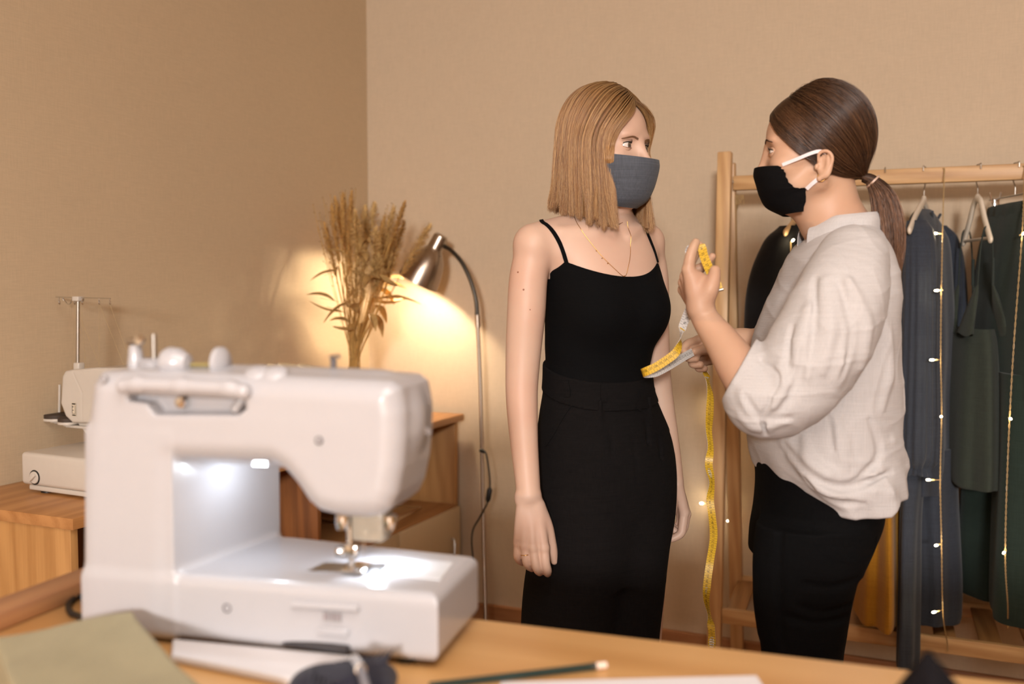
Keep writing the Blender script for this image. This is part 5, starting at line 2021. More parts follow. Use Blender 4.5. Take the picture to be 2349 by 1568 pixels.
# her right arm and hand
m1 = 1.87 / F_PX
arm = [(1224, 572, 1.876, 42), (1212, 640, 1.872, 44), (1207, 720, 1.868, 44), (1201, 800, 1.868, 41), (1197, 880, 1.862, 37.5), (1198, 940, 1.852, 35.5), (1202, 1010, 1.838, 32), (1208, 1080, 1.824, 29), (1213, 1135, 1.814, 27)]
b1.chain([Q(a, b, c) for a, b, c, r in arm], [r * m1 for *_, r in arm], 0.012)
wr = Q(1214, 1142, 1.811)
b1.cone(Q(1191, 1138, 1.812), Q(1191, 1146, 1.812), 0.0075, k=0.01)
kn = [Q(1190, 1243, 1.812), Q(1204, 1250, 1.804), Q(1223, 1255, 1.799), Q(1247, 1256, 1.800)]
for i, k_ in enumerate(kn):
    w0_ = wr + (np.array([-0.0095 + 0.0063 * i, 0.0015 * (i - 1.5), 0.004]))
    b1.chain([w0_, (w0_ + k_) / 2, k_], [0.0125, 0.0122, 0.0104], 0.006)
hand1 = [
    ([kn[0], Q(1187, 1272, 1.808), Q(1191, 1284, 1.816), Q(1199, 1290, 1.830)], [0.0086, 0.0078, 0.0074, 0.0062]),
    ([kn[1], Q(1207, 1283, 1.800), Q(1213, 1297, 1.808), Q(1220, 1303, 1.824)], [0.0092, 0.0082, 0.0078, 0.0066]),
    ([kn[2], Q(1229, 1292, 1.795), Q(1234, 1306, 1.802), Q(1238, 1312, 1.818)], [0.0096, 0.0088, 0.0084, 0.0070]),
    ([kn[3], Q(1251, 1292, 1.796), Q(1255, 1307, 1.802), Q(1256, 1314, 1.818)], [0.0098, 0.0090, 0.0086, 0.0072]),
]
fingers(b1, hand1)
b1.chain([wr + np.array([0.016, 0.004, -0.016]), Q(1254, 1205, 1.816), Q(1264, 1240, 1.822), Q(1268, 1266, 1.828), Q(1271, 1287, 1.832)], [0.014, 0.0115, 0.0092, 0.0086, 0.0060], 0.008)
# her left arm and hand
m2 = 2.02 / F_PX
arm = [(1483, 562, 2.005, 37), (1494, 640, 2.018, 39), (1496, 720, 2.028, 38), (1500, 800, 2.035, 36), (1508, 880, 2.038, 33), (1521, 960, 2.036, 30), (1535, 1040, 2.030, 26.5), (1546, 1100, 2.024, 22)]
b1.chain([Q(a, b, c) for a, b, c, r in arm], [r * m2 for *_, r in arm], 0.012)
wl = Q(1548, 1108, 2.022)
kl = [Q(1570, 1174, 2.016), Q(1574, 1178, 2.036), Q(1570, 1182, 2.054), Q(1563, 1184, 2.068)]
for i, k_ in enumerate(kl):
    b1.chain([wl + np.array([0.002, 0.008 * (i - 1.2), 0]), k_], [0.0135, 0.0100], 0.006)
handl = [
    ([kl[0], Q(1566, 1206, 2.012), Q(1561, 1224, 2.010), Q(1542, 1235, 2.010), Q(1525, 1238, 2.012)], [0.0094, 0.0088, 0.0084, 0.0072, 0.0062]),
    ([kl[1], Q(1568, 1212, 2.036), Q(1556, 1222, 2.036), Q(1543, 1212, 2.038)], [0.0094, 0.0088, 0.0080, 0.0070]),
    ([kl[2], Q(1562, 1212, 2.054), Q(1550, 1216, 2.054), Q(1543, 1205, 2.056)], [0.0090, 0.0084, 0.0078, 0.0068]),
    ([kl[3], Q(1555, 1206, 2.068), Q(1546, 1208, 2.068), Q(1542, 1198, 2.068)], [0.0082, 0.0074, 0.0070, 0.0060]),
]
fingers(b1, handl)
b1.chain([wl + np.array([-0.010, -0.010, -0.016]), Q(1543, 1160, 2.000), Q(1538, 1186, 1.998), Q(1534, 1206, 1.998), Q(1532, 1219, 2.0)], [0.0125, 0.0100, 0.0088, 0.0086, 0.0066], 0.008)
# upper legs inside the trousers
hip = Q(1386, 1190, Y1)
for s, dx in ((1, 0.0), (-1, 0.0)):
    a = hip + tr * s * 0.066
    kx_ = np.array([a[0] + 0.004, a[1], 0.50])
    an = np.array([a[0] + 0.006, a[1] + 0.02, 0.10])
    b1.cone(a, kx_, 0.078, 0.054, k=0.02)
    b1.cone(kx_, an, 0.050, 0.036, k=0.02)
    b1.cone(an, an + tf * 0.13 + np.array([0, 0, -0.062]), 0.034, 0.022, k=0.02)


def bounds(P, m):
    P = np.array(P)
    return P.min(0) - m, P.max(0) + m


zn = H1.o[2] - 0.135
xs = [Q(1150, 900, 1.86)[0], Q(1610, 900, 2.05)[0]]
parts = []
V, Qd = b1.mesh((xs[0], 1.74, 0.012), (xs[1], 2.17, zn + 0.012), 0.0028)
parts.append((V, Qd))
V, Qd = b1.mesh(H1.o - np.array([0.13, 0.13, 0.15]), H1.o + np.array([0.13, 0.13, 0.13]), 0.0015, True)
parts.append((V, Qd))
for P in ([q for h, _ in hand1 for q in h] + [wr, Q(1271, 1290, 1.87)], [q for h, _ in handl for q in h] + [wl, Q(1530, 1222, 2.0)]):
    lo, hi = bounds(P, 0.022)
    hi[2] = max(p[2] for p in P) + 0.012
    V, Qd = b1.mesh(lo, hi, 0.0012, True)
    parts.append((V, Qd))
V, Qd = join_parts(parts)
put('body', np_mesh('body', V - O1, Qd), M_SKIN1, p1)
M_EYE1 = eye_mat('eye_grey_brown', '#6B5A4A')
M_BROW1 = plain('brow_light_brown', '#8E6848', 0.7)
H1.eyes(b1, p1, O1, (math.sin(R(55)), -math.cos(R(55)), 0.0), (M_EYE1, M_SKIN1, M_LASH, M_BROW1), open_=(23, -16), brow=((0.012, 0.0120), (0.026, 0.0158), (0.046, 0.0120)))

# camisole: a cloth skin over the torso, cut by neckline and hem
M_CAMI = fabric('black_jersey', '#070708', 900, 0.2, 0.3, 0.0, 0.9, spec=0.10)
cf = Field()
cf.loft(tor, k=0.02, p=2.15, grow=0.004)
for s in (-1, 1):
    cf.ell(ct + tf * 0.056 + tr * s * 0.050, (0.051, 0.049, 0.052), k=0.045)
zf, zs, zb = Q(1432, 634, 1.86)[2], Q(1300, 600, 1.88)[2], Q(1400, 640, 2.0)[2]
cxy = Q(1383, 640, Y1)


def neckline(x, y, z):
    lat = ((x - cxy[0]) * tr[0] + (y - cxy[1]) * tr[1])
    fr = ((x - cxy[0]) * tf[0] + (y - cxy[1]) * tf[1])
    lim = np.where(lat > 0, 0.112, 0.089)
    top = zf + (zs - zf) * np.clip(np.abs(lat) / lim, 0, 1) ** 2.2
    out = np.clip((np.abs(lat) - lim) / 0.03, 0, 1.6)
    top = top - out * 0.052
    top = np.where(fr < 0, np.minimum(top, zb), top)
    return z - top


cf.op(neckline, (xs[0], 1.6, 0.6), (xs[1], 2.3, 1.6), 0.003, 'i')
zh = Q(1370, 905, 1.86)[2]
cf.op(lambda x, y, z: zh - z + 0 * x + 0 * y, (xs[0], 1.6, 0.6), (xs[1], 2.3, 1.6), 0.002, 'i')
cf.op(lambda x, y, z: 0.0012 * np.sin(90 * z + 30 * x) * np.clip((zf - 0.12 - z) / 0.05, 0, 1) * np.clip((x - 0.17) / 0.08, -1, 1), (xs[0], 1.6, 0.9), (xs[1], 2.3, 1.25), 0.002, 'f')
V, Qd = cf.mesh((xs[0] + 0.02, 1.78, zh - 0.01), (xs[1], 2.12, zs + 0.02), 0.0024)
put('camisole', np_mesh('camisole', relax(V, Qd, 1, 0.4) - O1, Qd), M_CAMI, p1)


def strap(pts, name, w, t, mat, parent, solid, O, off=0.0015, n=22):
    P = smooth_path(pts, n)
    P = np.array([drop(solid, p, off, 5) for p in P])
    P = smooth_path(P[::2], n)
    N = np.array([gradn(solid, p) for p in P])
    return ribbon(P - O, N, w, t, name, mat, parent)


st1 = [b1.onto(1301, 606, 1.7, 2.0), b1.onto(1286, 562, 1.7, 2.0), b1.onto(1262, 524, 1.7, 2.0), b1.onto(1243, 509, 1.7, 2.05)]
last = st1[-1]
st1 += [last + np.array([0.006, 0.045, -0.004]), last + np.array([0.03, 0.085, -0.05]), last + np.array([0.05, 0.105, -0.12])]
strap(st1, 'shoulder_strap', 0.0075, 0.002, M_CAMI, p1, b1, O1)
st2 = [b1.onto(1508, 602, 1.8, 2.1), b1.onto(1494, 560, 1.8, 2.1), b1.onto(1480, 527, 1.8, 2.1), b1.onto(1469, 509, 1.8, 2.1)]
last = st2[-1]
st2 += [last + np.array([-0.012, 0.04, 0.0]), last + np.array([-0.03, 0.075, -0.05]), last + np.array([-0.04, 0.09, -0.12])]
strap(st2, 'shoulder_strap', 0.0075, 0.002, M_CAMI, p1, b1, O1)

# high-waisted trousers
M_TROU = fabric('black_twill', '#110F0F', 900, 0.3, 0.35, 0.0, 0.95, spec=0.10)
tfld = Field()
tro = []
for py, px, a, b in ((835, 1371, 0.108, 0.085), (870, 1372, 0.110, 0.086), (900, 1373, 0.113, 0.090), (940, 1378, 0.124, 0.096), (1000, 1386, 0.140, 0.104), (1060, 1388, 0.147, 0.110), (1120, 1388, 0.149, 0.111), (1180, 1385, 0.147, 0.108), (1250, 1376, 0.139, 0.102), (1310, 1369, 0.128, 0.094)):
    q = Q(px, py, Y1)
    tro.append((q[2], q[0], q[1], a, b, 30))
tfld.loft(tro, k=0.02, p=2.2)
for s, foot_y in ((1, 0.0), (-1, 0.02)):
    leg_rings = []
    for py, px, a, b in ((1060, 1386, 0.070, 0.090), (1180, 1384, 0.084, 0.106), (1260, 1374, 0.083, 0.106), (1340, 1364, 0.083, 0.104), (1440, 1355, 0.084, 0.102), (1540, 1350, 0.084, 0.100)):
        q = Q(px, py, Y1) + tr * s * 0.056
        leg_rings.append((q[2], q[0], q[1], a, b, 30))
    q = leg_rings[-1]
    leg_rings += [(0.40, q[1], q[2], 0.085, 0.098, 30), (0.20, q[1], q[2], 0.086, 0.10, 30), (0.045, q[1], q[2], 0.086, 0.102, 30)]
    tfld.loft(leg_rings, k=0.022, p=2.1)
# pressed creases and pleats down the front
for s, lat in ((1, 0.058), (-1, 0.058)):
    up_pt = Q(1374, 905, Y1) + tf * 0.088 + tr * s * lat
    lo_pt = Q(1352, 1540, Y1) + tf * 0.098 + tr * s * 0.056
    tfld.cone(up_pt, lo_pt, 0.003, 0.003, k=0.010)
    for d in (-0.018, 0.018):
        tfld.cone(up_pt + tr * d + tf * 0.012, up_pt * 0.75 + lo_pt * 0.25 + tr * d * 0.8 + tf * 0.014, 0.0025, 0.001, k=0.008, mode='s')
sp_ = Q(1410, 900, Y1) + tf * 0.10
tfld.cone(Q(1376, 905, Y1) + tf * 0.098, Q(1380, 1090, Y1) + tf * 0.117, 0.0015, 0.001, k=0.004, mode='s')
tfld.op(lambda x, y, z: 0.003 * np.sin(17 * z + 22 * x - 10 * y) * np.sin(9 * z + 1), (xs[0], 1.6, 0.0), (xs[1], 2.3, 0.98), 0.002, 'f')
tfld.op(lambda x, y, z: z - (Q(1250, 855, 1.92)[2] - 0.24 * ((x - cxy[0]) * tf[0] + (y - cxy[1]) * tf[1])), (xs[0], 1.6, 0.8), (xs[1], 2.3, 1.3), 0.001, 'i')
V, Qd = tfld.mesh((xs[0], 1.76, 0.03), (xs[1], 2.13, tro[0][0] + 0.03), 0.0034)
put('trousers', np_mesh('trousers', relax(V, Qd, 1, 0.5) - O1, Qd), M_TROU, p1)
wb = Field()
wb.loft([(r[0], r[1], r[2], r[3], r[4], r[5]) for r in tro[:4]], k=0, p=2.2, grow=0.003, zr=(tro[3][0], tro[0][0] + 0.06))
wz = Q(1250, 847, 1.92)[2]


def tilt_top(x, y, z):
    fr = (x - cxy[0]) * tf[0] + (y - cxy[1]) * tf[1]
    return z - (wz - 0.24 * fr)


wb.op(tilt_top, (xs[0], 1.6, 0.8), (xs[1], 2.3, 1.3), 0.001, 'i')
wb.op(lambda x, y, z: -0.050 - tilt_top(x, y, z), (xs[0], 1.6, 0.8), (xs[1], 2.3, 1.3), 0.001, 'i')
V, Qd = wb.mesh((xs[0], 1.76, tro[3][0]), (xs[1], 2.13, wz + 0.04), 0.0022)
put('waistband', np_mesh('waistband', V - O1, Qd), M_TROU, p1)
for px, y0_, y1_ in ((1302, 860, 918), (1384, 882, 948), (1470, 890, 946)):
    P = [wb.onto(px, y0_, 1.7, 2.0), wb.onto(px, (y0_ + y1_) / 2, 1.7, 2.0), wb.onto(px, y1_, 1.7, 2.0)]
    strap(P, 'belt_loop', 0.011, 0.0025, M_TROU, p1, wb, O1, 0.0015, 8)
P = [tfld.onto(1310, 930, 1.7, 2.0), tfld.onto(1290, 960, 1.7, 2.0), tfld.onto(1268, 1000, 1.7, 2.0), tfld.onto(1248, 1030, 1.7, 2.0)]
strap(P, 'pocket_welt', 0.003, 0.0018, M_TROU, p1, tfld, O1, 0.001, 14)
# shoes
M_SHOE = plain('black_shoe', '#151314', 0.4)
for s in (1, -1):
    q = Q(1350, 1540, Y1) + tr * s * 0.056
    f = Field()
    a = np.array([q[0], q[1] + 0.03, 0.034 + FZ])
    f.cone(a, a + tf * 0.17 + np.array([0, 0, -0.004]), 0.036, 0.032, k=0.02)
    f.ell(a + tf * 0.12, (0.046, 0.046, 0.034), k=0.02)
    f.cone(a, a + np.array([0, 0, 0.05]), 0.036, 0.040, k=0.02)
    f.op(lambda x, y, z: FZ + 0.001 - z + 0 * x + 0 * y, (-5, 0, 0), (5, 5, 0.3), 0.001, 'i')
    V, Qd = f.mesh(a - np.array([0.22, 0.24, 0.05]), a + np.array([0.22, 0.1, 0.1]), 0.004)
    put('shoe', np_mesh('shoe', V - O1, Qd), M_SHOE, p1)

# face mask
M_MASK1 = fabric('grey_felt_mask', '#4C5058', 420, 0.5, 0.22, 0.35, wrinkle=0.6, wscale=60)


def mask(H, name, mat, parent, O, centre, side, n=41, m=25, bow=0.85, thick=0.0016, gather=0.0):
    """centre and side: matching lists of head points from top edge to bottom edge"""
    Cc, Sd = smooth_path(centre, m), smooth_path(side, m)
    th = np.linspace(-math.pi / 2, math.pi / 2, n)
    G = np.zeros((m, n, 3))
    for i in range(m):
        c, s = Cc[i], Sd[i]
        ct_, st_ = np.clip(np.cos(th), 0, 1) ** bow, np.sin(th)
        G[i, :, 0] = s[0] * np.sign(st_) * np.abs(st_)
        G[i, :, 1] = s[1] + (c[1] - s[1]) * ct_
        G[i, :, 2] = s[2] + (c[2] - s[2]) * ct_
        edge = np.clip((np.abs(th) - 1.15) / 0.42, 0, 1)
        G[i, :, 0] += np.sign(st_) * gather * edge * math.sin(i * 1.9)
        G[i, :, 1] += gather * edge * math.sin(i * 1.9 + 1)
    W_ = H(G) - O
    W_ = W_[::-1]
    return shell(name, W_, mat, parent, thick)


mask(H1, 'face_mask', M_MASK1, p1, O1,
     [(0, 0.1155, -0.0265), (0, 0.117, -0.040), (0, 0.112, -0.062), (0, 0.104, -0.085), (0, 0.090, -0.106), (0, 0.066, -0.1195)],
     [(0.0700, 0.030, -0.0145), (0.0700, 0.028, -0.034), (0.068, 0.026, -0.056), (0.064, 0.024, -0.078), (0.058, 0.022, -0.100), (0.050, 0.024, -0.112)])

# blond bob: a hair mass with strands over it, parted in the middle
M_HAIR1 = hair_mat('blond_strands', '#6E4728', '#9A6C3F', '#CFA772')
M_CAP1 = hair_cap_mat('blond_mass', '#553619', '#7F5930')
EC, ER = np.array([0, -0.008, 0.028]), np.array([0.0800, 0.0955, 0.1060])


def bob(u, side, layer, jit=None, K=26, tipz=0.0, hemj=0.0):
    """u: 0 at the face, 1 at the back of the head (array); returns (N, K, 3) head points"""
    u = np.atleast_1d(u)
    N = len(u)
    side = np.broadcast_to(side, N)
    layer = np.broadcast_to(layer, N)
    phi0 = np.where(side > 0, 50.0, 37.0)
    phi = np.radians(phi0 + (181 - phi0) * u)
    ra = np.radians(34 + 86 * u ** 0.9)
    d0 = np.stack([side * 0.03, np.cos(ra), np.sin(ra)], 1)
    el = np.radians(-4 + 4 * u)
    d1 = np.stack([side * np.sin(phi) * np.cos(el), np.cos(phi) * np.cos(el), np.sin(el)], 1)
    d0 /= np.linalg.norm(d0, axis=1)[:, None]
    om = np.arccos(np.clip((d0 * d1).sum(1), -1, 1))[:, None, None]
    v = np.linspace(0, 1, K)[None, :, None]
    s = np.clip(v / 0.46, 0, 1)
    D = (np.sin((1 - s) * om) * d0[:, None] + np.sin(s * om) * d1[:, None]) / np.sin(om)
    ly = layer[:, None, None]
    Rv = ER * ly * (1 + 0.045 * np.sin(np.pi * s))
    P = EC + D * Rv
    # the fall below the widest line
    q = np.clip((v[..., 0] - 0.46) / 0.54, 0, 1)
    front = np.clip(1 - u * 1.9, 0, 1)[:, None]
    back = np.clip((u - 0.55) / 0.45, 0, 1)[:, None]
    scl = 1 + 0.10 * q * (1 - front) - 0.05 * q ** 2 * back + 0.10 * back * np.clip((q - 0.85) / 0.15, 0, 1) - 0.04 * front * q
    hem = -0.110 - 0.050 * front ** 0.7 + 0.000 * back + tipz
    zeq = P[:, :, 2]
    P[:, :, 0] *= np.where(q > 0, scl, 1)
    P[:, :, 1] = EC[1] + (P[:, :, 1] - EC[1]) * np.where(q > 0, scl, 1)
    P[:, :, 2] = np.where(q > 0, zeq + (hem - zeq) * q, zeq)
    # front locks lean forward over the cheek as they fall
    P[:, :, 1] += 0.020 * front * q ** 1.5
    for _ in range(6):
        P[:, 1:-1] = 0.5 * P[:, 1:-1] + 0.25 * (P[:, :-2] + P[:, 2:])
    return P


hf1 = H1.build(Field(), ears=False)
mb = MB()
for sd in (1, -1):
    G = H1.clear(hf1, bob(np.linspace(0.02, 1, 60), sd, 0.945, K=40), EC, 0.0008)
    G = H1(G) - O1
    mb.grid(G if sd > 0 else G[::-1])
    G2 = H1(bob(np.linspace(0.02, 1, 60), sd, 0.86, K=40)) - O1
    mb.grid(np.stack([G[:, -1], G2[:, -1]], 0))
hair1 = mb.build('hair', M_CAP1, p1, True, 80)
N = 17000
u = rng.random(N) ** 1.05
sd = np.where(rng.random(N) < 0.56, 1.0, -1.0)
clump = np.round(u * 46 + sd * 100)
rc_ = {c: rng.normal(0, 1, 4) for c in np.unique(clump)}
cj = np.array([rc_[c] for c in clump])
cu_ = (np.round(u * 46)) / 46
u2 = np.clip(u * 0.55 + cu_ * 0.45 + cj[:, 0] * 0.004, 0, 1)
lay = 0.95 + 0.075 * rng.random(N) ** 0.7 + 0.008 * cj[:, 1]
P = bob(u2, sd, lay, K=26, tipz=(0.0030 * rng.normal(0, 1, N) + 0.0055 * cj[:, 2])[:, None])
jj = np.cumsum(rng.normal(0, 0.00042, P.shape), axis=1)
P = P + jj * np.linspace(0, 1, 26)[None, :, None]
q = np.clip((np.linspace(0, 1, 26) - 0.8) / 0.2, 0, 1)[None, :, None]
P += q * (rng.normal(0, 0.0016, (N, 1, 3)) + 0.004 * cj[:, None, :3]) * np.array([1, 1, 0.2])
# loose locks across the temples
Nl = 420
ul = rng.random(Nl) * 0.05
L = bob(ul, np.where(rng.random(Nl) < 0.6, 1.0, -1.0), 1.0 + 0.02 * rng.random(Nl), K=26)
v = np.linspace(0, 1, 26)[None, :]
L[:, :, 1] += 0.016 * np.sin(np.pi * np.clip(v / 0.62, 0, 1)) * rng.random((Nl, 1))
P = np.concatenate([P, L + rng.normal(0, 0.0006, (Nl, 1, 3))])
# a few flyaway hairs
F_ = bob(rng.random(60), np.where(rng.random(60) < 0.5, 1.0, -1.0), 1.01 + 0.03 * rng.random(60), K=26)
P = np.concatenate([P, F_ + np.cumsum(rng.normal(0, 0.0005, F_.shape), axis=1)])
P = H1.clear(hf1, P, EC, 0.0012 + 0.004 * rng.random((len(P), 1)))
strands('hair_strands', H1(P) - O1, M_HAIR1, hair1, 0.00016, 0.00009)

# necklaces and ring
M_GOLD = plain('fine_gold', '#C99A5B', 0.25, 1.0)


def chain_on(pts, r, name, solid, O, parent, mat, n=40, off=0.0008):
    P = smooth_path([np.asarray(p) for p in pts], n)
    P = np.array([drop(solid, p, off, 4) for p in P])
    return MB().tube(P - O, r, 6).build(name, mat, parent)


chain_on([b1.onto(*p, 1.75, 2.05) for p in ((1312, 484), (1326, 516), (1348, 548), (1378, 585), (1408, 615), (1432, 634), (1441, 610), (1446, 575), (1445, 535), (1438, 508))], 0.00055, 'necklace', b1, O1, p1, M_GOLD)
chain_on([b1.onto(*p, 1.75, 2.05) for p in ((1322, 490), (1345, 505), (1375, 517), (1405, 520), (1428, 510))], 0.00045, 'fine_necklace', b1, O1, p1, M_GOLD)
pn = b1.onto(1432, 634, 1.75, 2.05)
MB().lathe([(0, -0.0025), (0.0018, 0), (0, 0.0025)], 8, Matrix.Translation(Vector(pn - O1 + np.array([0, -0.002, 0])))).build('pendant', M_GOLD, p1)
for px, py in ((1368, 575), (1381, 592), (1394, 604)):
    bq_ = b1.onto(px, py, 1.75, 2.05)
    MB().lathe([(0, -0.0014), (0.0014, 0), (0, 0.0014)], 8, Matrix.Translation(Vector(bq_ - O1 + np.array([0, -0.0012, 0])))).build('necklace_bead', M_GOLD, p1)
ra, rb_ = hand1[1][0][0], hand1[1][0][1]
c = ra * 0.35 + rb_ * 0.65
d = (rb_ - ra) / np.linalg.norm(rb_ - ra)
ring_ = MB().lathe([(0.0088, -0.0007), (0.0096, -0.0007), (0.0096, 0.0007), (0.0088, 0.0007), (0.0088, -0.0007)], 28, align(c - O1, d)).build('ring', M_GOLD, p1)
MB().lathe([(0, -0.001), (0.0016, 0), (0, 0.001)], 8, Matrix.Translation(Vector(c - O1 + np.array([-0.003, -0.0098, 0])))).build('ring_stone', M_CHROME, ring_)
# small moles on the upper arm and chest
M_MOLE = plain('mole_brown', '#8A5A44', 0.6)
for px, py, r in ((1188, 624, 0.0022), (1201, 664, 0.0022), (1254, 661, 0.0012), (1216, 710, 0.0014)):
    q = b1.onto(px, py, 1.7, 2.0)
    n_ = gradn(b1, q)
    MB().lathe([(r, -0.0006), (r * 0.8, 0.0002), (0, 0.0005)], 10, align(q - O1, n_)).build('mole', M_MOLE, p1)

# ---------------------------------------------------------------- woman in the white shirt
Y2 = 1.74
S2 = Y2 / F_PX
feet2 = np.array([Q(1850, 900, Y2)[0], Y2, 0.0])
fw2 = toW(feet2)
p2 = thing('person', 'person in a loose white linen shirt and black mask holding up a tape measure', 'person', (fw2[0], fw2[1], FZ), YAW)
O2 = np.array([feet2[0], feet2[1], FZ])
M_SKIN2 = skin('skin_warm', '#BF9A80', '#B7836A')
H2 = Head(Q(1866, 357, Y2), -104, 4, 0, 0.95)
b2 = Field()
H2.build(b2, ear_detail=(-1, 1), chin=0.74, tall=0.008, nose=0.0105)
nb, nt = Q(1935, 540, 1.745), Q(1893, 430, 1.74)
b2.chain([nb, (nb + nt) / 2 + np.array([-0.004, 0, 0]), nt], [0.054, 0.050, 0.049], 0.02)
b2.cone(Q(1835, 455, Y2), Q(1880, 500, Y2), 0.022, 0.036, k=0.03)
tor2 = []
for py, px, a, b in ((545, 1940, 0.050, 0.075), (590, 1938, 0.058, 0.125), (640, 1930, 0.070, 0.145), (740, 1910, 0.078, 0.140), (860, 1895, 0.078, 0.125), (960, 1890, 0.080, 0.125), (1060, 1890, 0.085, 0.135), (1160, 1890, 0.088, 0.130)):
    q = Q(px, py, Y2)
    tor2.append((q[2], q[0], q[1], a, b, 0))
b2.loft(tor2, k=0.03)
# near (left) arm
SHN, ELN, WRN = Q(1935, 640, 1.575), Q(1752, 945, 1.545), Q(1608, 716, 1.655)
b2.chain([SHN, (SHN + ELN) / 2, ELN], [0.046, 0.043, 0.036], 0.02)
fa = [Q(1752, 945, 1.545), Q(1722, 885, 1.565), Q(1692, 838, 1.590), Q(1655, 782, 1.625), Q(1622, 737, 1.648), Q(1606, 705, 1.656)]
b2.chain(fa, [0.034, 0.0365, 0.0345, 0.0285, 0.0232, 0.0222], 0.012)
# near hand, held up with the index finger straight
mcp = [Q(1579, 619, 1.652), Q(1574, 634, 1.672), Q(1570, 648, 1.690), Q(1569, 664, 1.704)]
wst = Q(1606, 708, 1.657)
for i, k_ in enumerate(mcp):
    w0_ = wst + np.array([-0.004 + 0.0015 * i, 0.008 * (i - 1.2), 0.0])
    b2.chain([w0_, (w0_ + k_) / 2 + np.array([0.001, 0, 0]), k_], [0.0150, 0.0140, 0.0106], 0.008)
b2.ell(Q(1604, 660, 1.652), (0.017, 0.012, 0.026), k=0.014)
handn = [
    ([mcp[0], Q(1583, 591, 1.650), Q(1590, 569, 1.652), Q(1596, 556, 1.656)], [0.0102, 0.0092, 0.0082, 0.0070]),
    ([mcp[1], Q(1584, 602, 1.682), Q(1597, 578, 1.688), Q(1604, 563, 1.690)], [0.0100, 0.0088, 0.0082, 0.0070]),
    ([mcp[2], Q(1588, 624, 1.712), Q(1611, 612, 1.712), Q(1624, 604, 1.706)], [0.0096, 0.0086, 0.0080, 0.0068]),
    ([mcp[3], Q(1596, 630, 1.724), Q(1618, 606, 1.722), Q(1634, 588, 1.716)], [0.0090, 0.0078, 0.0072, 0.0062]),
]
fingers(b2, handn)
b2.chain([Q(1612, 694, 1.650), Q(1628, 664, 1.640), Q(1637, 640, 1.640), Q(1640, 621, 1.646)], [0.0170, 0.0150, 0.0110, 0.0092], 0.010)
# far (right) arm and hand
far = [Q(1850, 640, 1.90), Q(1800, 780, 1.96), Q(1735, 788, 1.965), Q(1700, 782, 1.955), Q(1668, 784, 1.95)]
b2.chain(far, [0.044, 0.040, 0.031, 0.026, 0.0235], 0.015)
wf = Q(1664, 786, 1.95)
mf = [Q(1603, 781, 1.930), Q(1614, 795, 1.936), Q(1622, 810, 1.944), Q(1630, 824, 1.952)]
for i, k_ in enumerate(mf):
    b2.chain([wf + np.array([0.0, 0.003 * i, 0.006 - 0.006 * i]), (wf + k_) / 2 + np.array([0, 0.0, 0.003]), k_], [0.0150, 0.0145, 0.0108], 0.010)
handf = [
    ([mf[0], Q(1578, 789, 1.918), Q(1568, 802, 1.908), Q(1574, 812, 1.900)], [0.0098, 0.0092, 0.0080, 0.0068]),
    ([mf[1], Q(1585, 806, 1.918), Q(1579, 820, 1.908), Q(1596, 822, 1.902)], [0.0100, 0.0094, 0.0084, 0.0074]),
    ([mf[2], Q(1594, 822, 1.926), Q(1589, 834, 1.914), Q(1606, 836, 1.906)], [0.0098, 0.0092, 0.0082, 0.0072]),
    ([mf[3], Q(1606, 836, 1.934), Q(1603, 844, 1.922), Q(1616, 845, 1.914)], [0.0090, 0.0082, 0.0076, 0.0066]),
]
fingers(b2, handf)
b2.chain([Q(1648, 800, 1.936), Q(1626, 800, 1.916), Q(1608, 803, 1.902), Q(1592, 806, 1.895)], [0.0140, 0.0118, 0.0100, 0.0078], 0.008)
# legs and feet
for yy, px in ((1.655, 1848), (1.825, 1838)):
    t0, kn_2, an = Q(px + 30, 1200, yy), Q(px, 1500, yy), None
    kn_2 = np.array([kn_2[0], yy, 0.50])
    an = np.array([kn_2[0] + 0.02, yy, 0.09])
    b2.chain([t0, (t0 + kn_2) / 2, kn_2, (kn_2 + an) / 2 + np.array([0.012, 0, 0.02]), an], [0.058, 0.050, 0.042, 0.040, 0.034], 0.02)
    b2.cone(an + np.array([0, 0, -0.02]), an + np.array([-0.14, -0.01, -0.062]), 0.034, 0.020, k=0.02)

xs2 = (Q(1540, 900, 1.6)[0], Q(2090, 900, 1.8)[0])
parts = []
V, Qd = b2.mesh((xs2[0], 1.47, 0.012), (xs2[1], 2.03, H2.o[2] - 0.115), 0.0032)
parts.append((V, Qd))
V, Qd = b2.mesh(H2.o - np.array([0.135, 0.125, 0.150]), H2.o + np.array([0.13, 0.125, 0.14]), 0.0014, True)
parts.append((V, Qd))
for P in ([q for h, _ in handn for q in h] + [wst, Q(1640, 621, 1.646), Q(1628, 664, 1.63)], [q for h, _ in handf for q in h] + [wf, Q(1592, 806, 1.895)]):
    lo, hi = bounds(P, 0.022)
    V, Qd = b2.mesh(lo, hi, 0.0012, True)
    parts.append((V, Qd))
V, Qd = join_parts(parts)
put('body', np_mesh('body', V - O2, Qd), M_SKIN2, p2)
M_EYE2 = eye_mat('eye_grey_green', '#77796A')
M_BROW2 = plain('brow_dark_brown', '#3E271B', 0.7)
H2.eyes(b2, p2, O2, (-1.0, 0.16, -0.02), (M_EYE2, M_SKIN2, M_LASH, M_BROW2), ball=0.0135, spread=0.0300, open_=(17, -12), brow=((0.012, 0.0165), (0.026, 0.0210), (0.046, 0.0160)))

